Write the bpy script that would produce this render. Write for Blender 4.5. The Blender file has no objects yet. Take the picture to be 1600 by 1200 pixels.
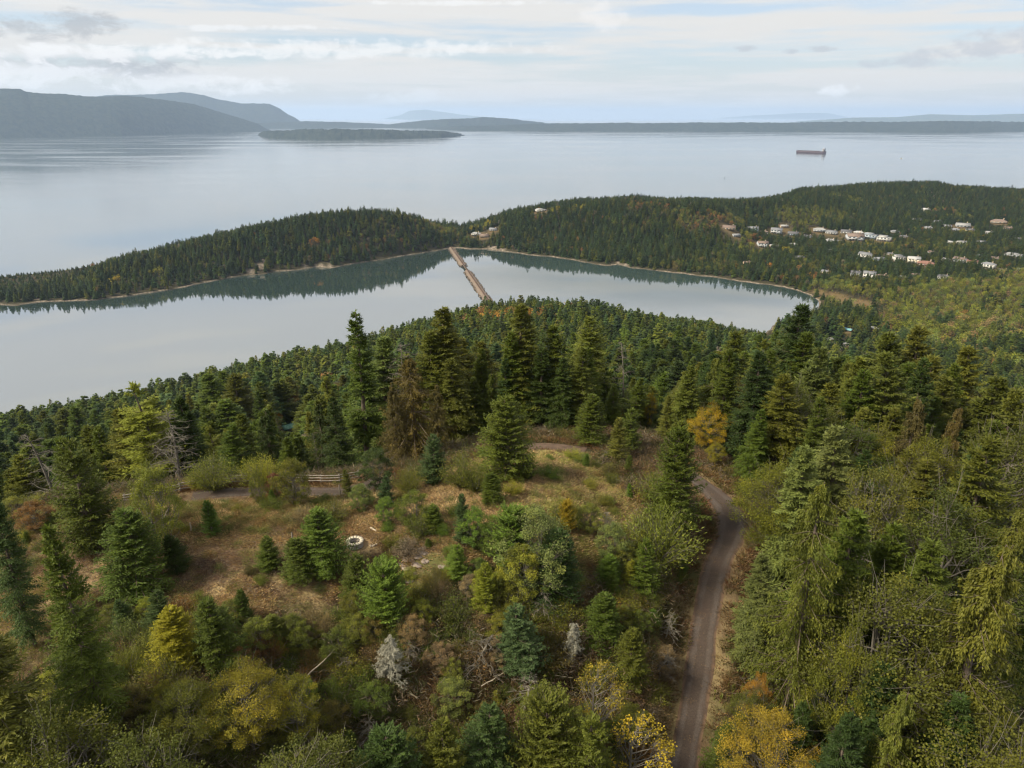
import bpy, math, random
import numpy as np
from math import radians, sin, cos, pi

rnd = random.Random(11)
rng = np.random.default_rng(11)
S = bpy.context.scene
COL = S.collection

# ------------------------------------------------------------------ camera
CAM_Z = 300.0
TH = radians(20.74)
F = 1109.0                      # focal length in photo pixels (1600 wide)
CT, ST = cos(TH), sin(TH)
cam_d = bpy.data.cameras.new('camera')
cam_d.sensor_width = 36.0
cam_d.lens = 36.0 * F / 1600.0
cam_d.clip_start = 1.0
cam_d.clip_end = 200000.0
cam = bpy.data.objects.new('camera', cam_d)
cam.location = (0, 0, CAM_Z)
cam.rotation_euler = (radians(90) - TH, 0, 0)
COL.objects.link(cam)
S.camera = cam

# ------------------------------------------------------------------ light
SUN_EL, SUN_AZ = radians(46), radians(-112)     # azimuth measured clockwise from the view direction
EXPOSURE = 0.62
SKY_STRENGTH = 0.1
w = bpy.data.worlds.new('World')
S.world = w
w.use_nodes = True
nt = w.node_tree
for n in list(nt.nodes):
    nt.nodes.remove(n)


def node(nt, typ, **kw):
    n = nt.nodes.new(typ)
    for k, v in kw.items():
        if k.startswith('i_'):
            key = k[2:]
            key = int(key) if key.isdigit() else key.replace('_', ' ')
            n.inputs[key].default_value = v
        else:
            setattr(n, k, v)
    return n


def mth(nt, op, a, b=None, c=None, clamp=False):
    n = nt.nodes.new('ShaderNodeMath')
    n.operation = op
    n.use_clamp = clamp
    for i, x in enumerate((a, b, c)):
        if x is None:
            continue
        if isinstance(x, (int, float)):
            n.inputs[i].default_value = x
        else:
            nt.links.new(x, n.inputs[i])
    return n.outputs[0]


def mixc(nt, f, a, b, blend='MIX'):
    n = nt.nodes.new('ShaderNodeMix')
    n.data_type = 'RGBA'
    n.blend_type = blend
    for sock, x in ((n.inputs[0], f), (n.inputs[6], a), (n.inputs[7], b)):
        if isinstance(x, (int, float)):
            sock.default_value = x
        elif isinstance(x, tuple):
            sock.default_value = x if len(x) == 4 else (*x, 1)
        else:
            nt.links.new(x, sock)
    return n.outputs[2]


def ramp(nt, f, lo, hi, a=0.0, b=1.0):
    n = nt.nodes.new('ShaderNodeMapRange')
    n.interpolation_type = 'SMOOTHSTEP'
    nt.links.new(f, n.inputs[0])
    n.inputs[1].default_value = lo
    n.inputs[2].default_value = hi
    n.inputs[3].default_value = a
    n.inputs[4].default_value = b
    return n.outputs[0]


def noise(nt, vec, scale, detail=4.0, rough=0.55, out=0, dist=0.0):
    n = nt.nodes.new('ShaderNodeTexNoise')
    n.inputs['Scale'].default_value = scale
    n.inputs['Detail'].default_value = detail
    n.inputs['Roughness'].default_value = rough
    n.inputs['Distortion'].default_value = dist
    if vec is not None:
        nt.links.new(vec, n.inputs['Vector'])
    return n.outputs[out]


def mapping(nt, vec, scale=(1, 1, 1), loc=(0, 0, 0), rot=(0, 0, 0)):
    n = nt.nodes.new('ShaderNodeMapping')
    n.inputs['Location'].default_value = loc
    n.inputs['Rotation'].default_value = rot
    n.inputs['Scale'].default_value = scale
    nt.links.new(vec, n.inputs['Vector'])
    return n.outputs[0]


def pix_dir(px, py):
    v = (600 - py) / F
    d = np.array([(px - 800) / F, CT + v * ST, -ST + v * CT])
    return d / np.linalg.norm(d)


tc = node(nt, 'ShaderNodeTexCoord')
D = tc.outputs['Generated']
sky = node(nt, 'ShaderNodeTexSky', sky_type='NISHITA')
sky.sun_disc = False
sky.sun_elevation = SUN_EL
sky.sun_rotation = SUN_AZ
sky.air_density = 1.0
sky.dust_density = 1.5
sky.ozone_density = 1.2
# veil of thin high cloud in long streaks, made denser and brighter above the view for the water's reflection
node_zs = node(nt, 'ShaderNodeSeparateXYZ')
nt.links.new(D, node_zs.inputs[0])
node_z = node_zs.outputs['Z']
streak = noise(nt, mapping(nt, D, (1.6, 1.6, 22.0)), 2.2, 6, 0.55, dist=0.25)
veil = mth(nt, 'MAXIMUM', mth(nt, 'MAXIMUM', ramp(nt, streak, 0.36, 0.58, 0.42, 1.0), ramp(nt, node_z, 0.11, 0.02, 0.0, 0.8)), ramp(nt, node_z, 0.13, 0.26, 0.0, 0.9))
fine = noise(nt, mapping(nt, D, (3.0, 3.0, 40.0), (4, 1, 2)), 3.5, 5, 0.6)
fine_f = ramp(nt, fine, 0.50, 0.70, 0.0, 0.4)
skyc = mixc(nt, 1.0, sky.outputs[0], (0.86, 1.0, 1.16), 'MULTIPLY')
sepd = node(nt, 'ShaderNodeSeparateXYZ')
nt.links.new(D, sepd.inputs[0])
veilc = mixc(nt, ramp(nt, sepd.outputs['Z'], 0.08, 0.28), (5.45, 5.35, 5.15), (6.1, 5.95, 5.75))
skyd = node(nt, 'ShaderNodeVectorMath', operation='SCALE')
nt.links.new(skyc, skyd.inputs[0])
skyd.inputs['Scale'].default_value = 1.0
c1 = mixc(nt, veil, skyd.outputs[0], veilc)
c2 = mixc(nt, fine_f, c1, (5.6, 5.65, 5.6))
# low heaped clouds: grey puffs and white ones at their own directions
puff_n = noise(nt, mapping(nt, D, (1, 1, 2.0)), 34, 6, 0.6, dist=0.3)
acc = c2
for (px, py, rx, ry, colr, amt) in [(110, 42, 85, 24, (5.9, 6.0, 6.2), .75), (150, 98, 150, 22, (6.2, 6.3, 6.5), .8),
                                    (230, 112, 90, 18, (6.0, 6.15, 6.4), .7), (60, 118, 120, 20, (7.9, 7.9, 7.9), .8),
                                    (300, 130, 130, 16, (8.2, 8.1, 8.0), .7), (380, 140, 80, 10, (8.2, 8.1, 8.0), .6),
                                    (1310, 141, 28, 9, (8.3, 8.3, 8.3), .9), (1165, 76, 18, 5, (5.9, 6.2, 6.6), .8),
                                    (1285, 76, 26, 5, (5.9, 6.2, 6.6), .8), (1235, 80, 12, 4, (5.9, 6.2, 6.6), .8),
                                    (1430, 98, 75, 9, (6.1, 6.4, 6.8), .8), (1560, 70, 70, 20, (6.2, 6.4, 6.8), .8),
                                    (1500, 85, 60, 8, (6.1, 6.4, 6.8), .7), (940, 25, 40, 25, (7.9, 7.7, 7.5), .5),
                                    (510, 68, 30, 6, (6.1, 6.4, 6.8), .7), (170, 82, 190, 14, (8.1, 8.0, 7.9), .8),
                                    (500, 75, 380, 15, (8.0, 7.95, 7.8), .75), (390, 43, 150, 5, (7.9, 7.9, 7.9), .6), (700, 5, 200, 4, (7.9, 7.9, 7.9), .6),
                                    (640, 150, 90, 12, (7.4, 7.6, 7.7), .5)]:
    c = pix_dir(px, py)
    rgt = np.array([1.0, 0, 0])
    up = np.array([0, -c[2], c[1]])
    up /= np.linalg.norm(up)
    # angular offset along the horizon and upward, each divided by its radius
    def dotn(v, rad):
        n = node(nt, 'ShaderNodeVectorMath', operation='DOT_PRODUCT')
        nt.links.new(D, n.inputs[0])
        n.inputs[1].default_value = tuple(v)
        return mth(nt, 'DIVIDE', mth(nt, 'SUBTRACT', n.outputs['Value'], float(np.dot(v, c))), rad)
    a = dotn(rgt, rx / F * 0.93)
    b = dotn(up, ry / F * 0.93)
    r2 = mth(nt, 'ADD', mth(nt, 'MULTIPLY', a, a), mth(nt, 'MULTIPLY', b, b))
    fwd = node(nt, 'ShaderNodeVectorMath', operation='DOT_PRODUCT')
    nt.links.new(D, fwd.inputs[0])
    fwd.inputs[1].default_value = tuple(c)
    front = ramp(nt, fwd.outputs['Value'], 0.0, 0.1)
    body = mth(nt, 'SUBTRACT', 1.15, r2)
    m = ramp(nt, mth(nt, 'ADD', mth(nt, 'MULTIPLY', body, 0.55), mth(nt, 'MULTIPLY', mth(nt, 'SUBTRACT', puff_n, 0.5), 2.6)), 0.1, 0.75, 0, amt)
    m = mth(nt, 'MULTIPLY', mth(nt, 'MULTIPLY', m, ramp(nt, r2, 1.9, 0.6)), front)
    acc = mixc(nt, m, acc, tuple(v * ((0.54 if px < 400 else 0.66) if max(colr) < 7 else 0.82) for v in colr))
bg = node(nt, 'ShaderNodeBackground')
nt.links.new(acc, bg.inputs[0])
bg.inputs[1].default_value = SKY_STRENGTH
wo = node(nt, 'ShaderNodeOutputWorld')
nt.links.new(bg.outputs[0], wo.inputs[0])
w.cycles.sampling_method = 'MANUAL'
w.cycles.sample_map_resolution = 512

sun_d = bpy.data.lights.new('sun', 'SUN')
sun_d.energy = 4.9
sun_d.angle = radians(15)
sun_d.color = (1.0, 0.89, 0.70)
sun = bpy.data.objects.new('sun', sun_d)
sdir = np.array([sin(SUN_AZ) * cos(SUN_EL), cos(SUN_AZ) * cos(SUN_EL), sin(SUN_EL)])
from mathutils import Vector, Matrix
sun.rotation_euler = Vector(sdir).to_track_quat('Z', 'Y').to_euler()
sun.location = (0, 0, 900)
COL.objects.link(sun)

S.view_settings.view_transform = 'Standard'
S.view_settings.look = 'None'
S.view_settings.exposure = EXPOSURE
S.view_settings.gamma = 1.0
S.view_settings.use_curve_mapping = False
S.render.engine = 'CYCLES'
cy = S.cycles
cy.use_denoising = True
try:
    cy.denoiser = 'OPENIMAGEDENOISE'
    cy.denoising_input_passes = 'RGB_ALBEDO_NORMAL'
    cy.denoising_prefilter = 'ACCURATE'
except Exception:
    pass
cy.max_bounces = 5
cy.diffuse_bounces = 2
cy.glossy_bounces = 2
cy.transmission_bounces = 3
cy.volume_bounces = 3
cy.transparent_max_bounces = 4
cy.caustics_reflective = False
cy.caustics_refractive = False
cy.use_adaptive_sampling = True
cy.adaptive_threshold = 0.015
cy.sample_clamp_indirect = 3.0
cy.pixel_filter_type = 'BLACKMAN_HARRIS'
cy.filter_width = 1.2
S.render.use_persistent_data = False

# ------------------------------------------------------------------ projection helpers


def slope_of(py):
    v = (600 - py) / F
    return (ST - v * CT) / (CT + v * ST)        # drop per metre forward


def ray_at(px, py, Y):
    v = (600 - py) / F
    k = Y / (CT + v * ST)
    return ((px - 800) / F * k, Y, CAM_Z + (-ST + v * CT) * k)


def on_z(px, py, z):
    return ray_at(px, py, (CAM_Z - z) / slope_of(py))


def to_pix(x, y, z):
    x, y, z = np.asarray(x, float), np.asarray(y, float), np.asarray(z, float) - CAM_Z
    dep = y * CT - z * ST
    dep = np.where(np.abs(dep) < 1e-6, 1e-6, dep)
    return 800 + F * x / dep, 600 - F * (y * ST + z * CT) / dep


def interp(tab, x):
    a = np.array(tab, float)
    return np.interp(x, a[:, 0], a[:, 1])


# ------------------------------------------------------------------ terrain
ctrl = []


def G(px, py, z):
    ctrl.append(on_z(px, py, z))


def R_(px, py, Y, h=0.0):
    p = ray_at(px, py, Y)
    ctrl.append((p[0], p[1], p[2] - h))


def W(x, y, z):
    ctrl.append((x, y, z))


# clearing
for a in [(555, 845, 262), (300, 880, 261), (430, 905, 261.5), (150, 900, 260), (50, 900, 258.5), (0, 850, 257), (330, 765, 260.3),
          (200, 775, 258.5), (80, 790, 256), (540, 760, 261.5), (860, 700, 260), (780, 720, 261), (900, 760, 261), (960, 785, 260), (850, 830, 262),
          (700, 860, 262.6), (650, 780, 262.3), (880, 870, 260.6), (450, 930, 260.8), (600, 935, 260), (750, 930, 260), (50, 1050, 255.5), (200, 960, 259),
          (1030, 800, 259.2)]:
    G(*a)
for a in [(450, 1010, 47), (600, 1010, 47.5), (750, 1020, 47.5), (600, 1100, 43.5), (600, 1200, 40.5), (300, 1080, 41), (200, 1200, 36), (800, 1200, 41), (900, 1000, 50), (900, 1100, 46), (980, 900, 57), (20, 1200, 37)]:
    R_(*a)
for a in [(1068, 1200, 43.5), (1082, 1100, 48.5), (1098, 1000, 53.7), (1112, 900, 60), (1140, 840, 65.5), (1150, 800, 69.5), (1110, 762, 74.5), (1195, 760, 76)]:
    R_(*a)
for x, y in [(-30, 15), (0, 15), (30, 15)]:
    W(x, y, 236)
for x, y in [(-40, 28), (-10, 28), (14, 28), (40, 28)]:
    W(x, y, 243)
for a in [(28, 60, 252), (45, 60, 246), (30, 45, 247), (45, 42, 242), (60, 60, 240), (60, 90, 241), (40, 90, 250), (85, 70, 232), (75, 120, 232), (110, 110, 224),
          (42, 112, 243), (20, 110, 250), (-5, 112, 249), (-25, 112, 236), (-25, 96, 245), (-42, 95, 240), (-50, 112, 226), (-80, 100, 220), (-62, 82, 243), (-90, 70, 234), (-70, 50, 250), (-120, 110, 200)]:
    W(*a)
# seaward slope and the second ridge
for px, sky_, ysh in [(-150, 672, 430), (0, 645, 480), (100, 632, 520), (200, 612, 560), (300, 586, 600), (380, 563, 650), (450, 548, 700), (540, 534, 760),
                      (600, 519, 830), (700, 492, 860), (760, 472, 830), (850, 463, 800), (930, 468, 800), (1000, 486, 790), (1100, 499, 770), (1170, 519, 720)]:
    R_(px, sky_, ysh, 25)
for px, py, Y in [(0, 690, 250), (0, 745, 150), (150, 670, 270), (300, 642, 300), (300, 700, 170), (560, 606, 300), (560, 660, 180), (700, 560, 400),
                  (700, 620, 220), (850, 520, 520), (850, 585, 300), (850, 640, 180), (1000, 540, 480), (1000, 590, 280), (1000, 650, 160), (1100, 560, 480), (1100, 620, 240),
                  (-150, 720, 220), (400, 610, 450), (200, 640, 420)]:
    R_(px, py, Y, 26)
for px, Y, z in [(1250, 150, 232), (1250, 220, 208), (1250, 330, 165), (1250, 500, 105), (1250, 700, 42), (1250, 820, 14), (1420, 150, 222), (1420, 220, 192), (1420, 330, 140),
                 (1420, 500, 75), (1420, 650, 28), (1420, 760, 12), (1620, 140, 212), (1620, 220, 175), (1620, 350, 115), (1620, 500, 55), (1620, 640, 20), (1620, 800, 14),
                 (1900, 300, 120), (1900, 600, 30), (2200, 300, 110)]:
    W((px - 800) / F * Y / 0.94, Y, z)
R_(452, 662, 300, 0)
R_(452, 690, 260, 6)
R_(430, 665, 300, 3)
R_(475, 665, 300, 3)
# shores
near_shore = [(-900, 900), (-400, 790), (-200, 735), (0, 690), (200, 652), (400, 612), (500, 582), (600, 547), (700, 505), (765, 478), (800, 492), (900, 507), (1000, 520), (1100, 527),
              (1150, 530), (1190, 524), (1203, 516), (1210, 508), (1222, 504), (1235, 505), (1246, 503), (1262, 494), (1278, 484)]
far_shore = [(1282, 476), (1277, 468), (1266, 461), (1250, 455), (1225, 449), (1200, 445), (1150, 439), (1120, 434), (1090, 431), (1040, 425), (1010, 421), (985, 419), (965, 413), (950, 416),
             (900, 407), (860, 401), (840, 400), (790, 393), (760, 389), (735, 390), (712, 387), (700, 388), (680, 392), (640, 398), (600, 405), (580, 408), (545, 413), (520, 419), (495, 417), (465, 422),
             (430, 424), (410, 429), (385, 430), (330, 440), (270, 452), (200, 463), (150, 469), (120, 470), (60, 472), (25, 478), (0, 476), (-30, 474), (-60, 470)]
outer = [(-60, 1345), (-20, 1385), (60, 1430), (200, 1570), (350, 1760), (500, 1960), (650, 2080), (710, 2060), (780, 2160), (900, 2330), (1100, 2480), (1250, 2680), (1400, 2850), (1600, 2800), (1900, 2700)]
poly = [on_z(px, py, 0)[:2] for px, py in near_shore + far_shore] + [((px - 800) / F * Y / 1.01, Y) for px, Y in outer] + [(4500, 2600), (4500, -300), (-1500, -300), (-1500, 300)]
poly = np.array(poly)


def wiggle(P, keep=0):
    out = []
    n = len(P)
    r = np.random.default_rng(5)
    for i in range(n):
        a, b = P[i], P[(i + 1) % n]
        L = np.linalg.norm(b - a)
        k = int(min(8, max(1, L / 22)))
        if L > 400:
            k = 1
        nrm = np.array([-(b - a)[1], (b - a)[0]]) / max(L, 1e-6)
        for j in range(k):
            t = j / k
            p = a + (b - a) * t
            if j:
                p = p + nrm * r.normal(0, 3.0)
            out.append(p)
    return np.array(out)


poly = wiggle(poly)
for px, py in near_shore[2:] + far_shore:
    p = on_z(px, py, 0)
    ctrl.append((p[0], p[1], 2.0))
# left peninsula ridge, saddle, right hill
for px, py, Y, h in [(60, 438, 1320, 12), (200, 393, 1370, 20), (300, 370, 1480, 20), (400, 345, 1540, 22), (520, 326, 1630, 22), (600, 327, 1690, 22), (660, 331, 1760, 22),
                     (710, 352, 1860, 19), (745, 346, 1890, 19), (680, 344, 1830, 22), (715, 356, 1960, 19), (745, 350, 1980, 19), (790, 327, 1920, 20), (860, 313, 1890, 20), (1000, 309, 1830, 22), (1100, 311, 1800, 20), (1190, 308, 2000, 18), (1250, 293, 2250, 18),
                     (300, 372, 1560, 24), (520, 329, 1760, 24), (600, 330, 1830, 24), (400, 349, 1640, 24), (860, 315, 2000, 22), (1000, 311, 1960, 22), (1100, 313, 1960, 22), (1330, 287, 2500, 18),
                     (1400, 284, 2550, 18), (1470, 284, 2550, 18), (1520, 291, 2500, 18), (1600, 296, 2450, 18), (1750, 300, 2400, 18),
                     (500, 375, 1540, 18), (600, 368, 1620, 18), (300, 412, 1385, 16), (1000, 368, 1640, 16), (1100, 372, 1620, 14), (900, 362, 1720, 16),
                     (1200, 360, 1850, 8), (1300, 361, 1850, 8), (1200, 405, 1560, 12), (1380, 370, 1780, 8), (1500, 376, 1780, 8), (1600, 400, 1640, 8), (1400, 404, 1560, 6), (1500, 408, 1540, 6), (1300, 425, 1420, 8),
                     (1350, 430, 1390, 4), (1470, 434, 1370, 6), (1430, 340, 2020, 10), (1560, 345, 2020, 10), (1446, 322, 2200, 14)]:
    R_(px, py, Y, h)
for px, py, z in [(1330, 470, 5), (1290, 450, 8), (1400, 470, 7), (1500, 480, 8), (1600, 480, 12), (1400, 530, 7), (1500, 540, 8), (1600, 560, 10), (1300, 530, 7), (1360, 500, 6), (1700, 500, 20), (1900, 450, 60), (1250, 520, 5), (1480, 450, 14), (1600, 440, 24)]:
    G(px, py, z)
C = np.array(ctrl, float)


def warp(x, y):
    d = np.hypot(x, y)
    return np.arctan2(x, np.maximum(y, 1e-3)), np.log(np.maximum(d, 12.0)) * 0.9


CU, CV = warp(C[:, 0], C[:, 1])


def kern(r2):
    return np.sqrt(r2 + 0.0009)


A = kern((CU[:, None] - CU[None]) ** 2 + (CV[:, None] - CV[None]) ** 2)
n = len(C)
M = np.zeros((n + 1, n + 1))
M[:n, :n] = A - np.eye(n) * 0.004
M[:n, n] = M[n, :n] = 1
LAM = np.linalg.solve(M, np.append(C[:, 2], 0))


def sd_poly(x, y, P=None):
    """signed distance to the shoreline, + on land"""
    P = poly if P is None else P
    d2 = np.full(x.shape, 1e18)
    inside = np.zeros(x.shape, bool)
    m = len(P)
    for i in range(m):
        ax, ay = P[i]
        bx, by = P[(i + 1) % m]
        ex, ey = bx - ax, by - ay
        L2 = ex * ex + ey * ey + 1e-9
        t = np.clip(((x - ax) * ex + (y - ay) * ey) / L2, 0, 1)
        dx, dy = x - ax - t * ex, y - ay - t * ey
        np.minimum(d2, dx * dx + dy * dy, out=d2)
        if ay != by:
            c = ((ay > y) != (by > y)) & (x < (bx - ax) * (y - ay) / (by - ay) + ax)
            inside ^= c
    d = np.sqrt(d2)
    return np.where(inside, d, -d)


def vnoise(x, y, scale, seed=0):
    """smooth value noise -1..1"""
    x = np.asarray(x, float) / scale + seed * 17.3
    y = np.asarray(y, float) / scale + seed * 9.1
    xi, yi = np.floor(x), np.floor(y)
    fx, fy = x - xi, y - yi
    fx, fy = fx * fx * (3 - 2 * fx), fy * fy * (3 - 2 * fy)

    def h(a, b):
        v = np.sin(a * 127.1 + b * 311.7 + seed * 74.7) * 43758.5453
        return (v - np.floor(v)) * 2 - 1
    return (h(xi, yi) * (1 - fx) + h(xi + 1, yi) * fx) * (1 - fy) + (h(xi, yi + 1) * (1 - fx) + h(xi + 1, yi + 1) * fx) * fy


def fbm(x, y, scale, seed=0, octv=4):
    s, a, t = 0, 1.0, 0
    for i in range(octv):
        s = s + a * vnoise(x, y, scale / 2 ** i, seed + i)
        t += a
        a *= 0.5
    return s / t


def rbf(x, y):
    x, y = np.atleast_1d(np.asarray(x, float)), np.atleast_1d(np.asarray(y, float))
    out = np.empty(x.shape)
    xf, yf, of = x.ravel(), y.ravel(), out.ravel()
    for k in range(0, len(xf), 20000):
        u, v = warp(xf[k:k + 20000], yf[k:k + 20000])
        of[k:k + 20000] = kern((u[:, None] - CU) ** 2 + (v[:, None] - CV) ** 2) @ LAM[:n] + LAM[n]
    return of.reshape(x.shape)


# gravel road centre line (world), from the photograph
road_px = [(1060, 1330, 39.5), (1062, 1260, 41.2), (1067, 1200, 43.5), (1084, 1100, 48.5), (1099, 1000, 53.7), (1113, 900, 60), (1136, 850, 64.5), (1143, 815, 68), (1131, 788, 71), (1108, 764, 74), (1075, 748, 77.5)]
path_px = [(915, 709, 82), (880, 705, 83), (850, 704, 83.5), (815, 706, 83)]
road_pts = np.array([ray_at(*a) for a in road_px])
drive_px = [(300, 776), (360, 770), (420, 769), (480, 768), (520, 766), (560, 760), (600, 748)]


def dense(P, step=0.7):
    P = np.asarray(P, float)
    # catmull-rom
    out = []
    for i in range(len(P) - 1):
        p0, p1, p2, p3 = P[max(i - 1, 0)], P[i], P[i + 1], P[min(i + 2, len(P) - 1)]
        k = max(2, int(np.linalg.norm(p2 - p1) / step))
        for j in range(k):
            t = j / k
            out.append(0.5 * (2 * p1 + (p2 - p0) * t + (2 * p0 - 5 * p1 + 4 * p2 - p3) * t * t + (3 * p1 - p0 - 3 * p2 + p3) * t ** 3))
    out.append(P[-1])
    return np.array(out)


def smooth(v, k):
    v = v.copy()
    for _ in range(k):
        v[1:-1] = (v[:-2] + 2 * v[1:-1] + v[2:]) / 4
    return v


road = dense(road_pts[:, :2])
road_z = smooth(rbf(road[:, 0], road[:, 1]), 40)
path = dense(np.array([ray_at(*a) for a in path_px])[:, :2])
path_z = smooth(rbf(path[:, 0], path[:, 1]), 20)
dr = []
for px, py in drive_px:
    z = 260.5
    for _ in range(12):
        p = on_z(px, py, z)
        z = float(rbf(p[0], p[1])[0])
    dr.append(p[:2])
drive = dense(dr)
drive_z = smooth(rbf(drive[:, 0], drive[:, 1]), 40)


def near_line(x, y, L, lz):
    d2 = np.full(x.shape, 1e18)
    zz = np.zeros(x.shape)
    for i in range(len(L) - 1):
        ax, ay = L[i]
        ex, ey = L[i + 1] - L[i]
        t = np.clip(((x - ax) * ex + (y - ay) * ey) / (ex * ex + ey * ey + 1e-9), 0, 1)
        q = (x - ax - t * ex) ** 2 + (y - ay - t * ey) ** 2
        m = q < d2
        d2 = np.where(m, q, d2)
        zz = np.where(m, lz[i] + (lz[i + 1] - lz[i]) * t, zz)
    return np.sqrt(d2), zz


def sstep(a, b, x):
    t = np.clip((x - a) / (b - a), 0, 1)
    return t * t * (3 - 2 * t)


SKY2 = [(-60, 452), (0, 455), (60, 437), (110, 428), (180, 400), (240, 387), (300, 371), (340, 360), (400, 345), (450, 336), (520, 326), (560, 323), (620, 323), (660, 327), (690, 334), (705, 345), (722, 352), (735, 343), (760, 336), (800, 323), (830, 317), (870, 312), (960, 306), (1000, 304), (1040, 309), (1100, 309), (1150, 311), (1200, 308), (1225, 303), (1250, 293), (1300, 290), (1340, 286), (1400, 283), (1460, 282), (1490, 289), (1540, 291), (1600, 295), (1700, 300)]


def crest_cap(x, y, z):
    """the crests of the far hills keep to the measured ridge heights"""
    px, _ = to_pix(x, y, z)
    lim = np.interp(px, [a for a, b in SKY2], [b for a, b in SKY2])
    v = (600 - lim) / F
    zt = CAM_Z + (-ST + v * CT) / (CT + v * ST) * y
    cap = zt - np.where(px < 130, 11.0, 17.0) + fbm(x, y, 70.0, 17) * 3.5
    return np.minimum(z, cap)


def height(x, y, detail=True):
    x, y = np.atleast_1d(np.asarray(x, float)), np.atleast_1d(np.asarray(y, float))
    z = rbf(x, y)
    d = np.hypot(x, y)
    far = d > 300
    if detail:
        z = z + np.where(d < 250, fbm(x, y, 9.0, 3) * 0.55, 0) + np.where(far, fbm(x, y, 110.0, 8) * np.clip(z * 0.10, 0, 6.0), 0)
    z = np.where(y > 1280, crest_cap(x, np.maximum(y, 1.0), z), z)
    sd = np.full(x.shape, 500.0)
    if far.any():
        sd[far] = sd_poly(x[far], y[far])
    lim = np.maximum(sd, 0) * 1.0 + 0.35
    floor_ = 1.5 + np.clip((sd - 4) * 0.12, 0, 2.6)
    land = np.minimum(np.maximum(z, floor_), lim)
    z = np.where(sd >= 0, land, np.maximum(-12.0, sd * 0.35))
    nr = (~far) & (d < 140)
    if nr.any():
        for L, lz, hw in ((road, road_z, 1.8), (drive, drive_z, 1.3), (path, path_z, 1.2)):
            q, zz = near_line(x[nr], y[nr], L, lz)
            k = 1 - sstep(hw + 0.5, hw + 3.2, q)
            z[nr] = z[nr] * (1 - k) + (zz - 0.07) * k
    return z


def hz(x, y):
    return float(height(x, y)[0])


def hit(px, py, ymin=30.0, ymax=3000.0):
    """where the pixel's ray meets the terrain"""
    Y = np.exp(np.linspace(math.log(ymin), math.log(ymax), 900))
    P = np.array([ray_at(px, py, yy) for yy in Y])
    hh = height(P[:, 0], P[:, 1])
    below = np.where(P[:, 2] <= hh)[0]
    if len(below) == 0:
        if ymax > 200:
            return None
        i = int(np.argmin(P[:, 2] - hh))          # grazes a crest: take the closest point
        return np.array([P[i, 0], P[i, 1], hh[i]])
    i = below[0]
    if i == 0:
        return P[0]
    a = (P[i - 1, 2] - hh[i - 1])
    b = (hh[i] - P[i, 2])
    t = a / (a + b + 1e-9)
    p = P[i - 1] + (P[i] - P[i - 1]) * t
    return np.array([p[0], p[1], hh[i - 1] * (1 - t) + hh[i] * t])


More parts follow.
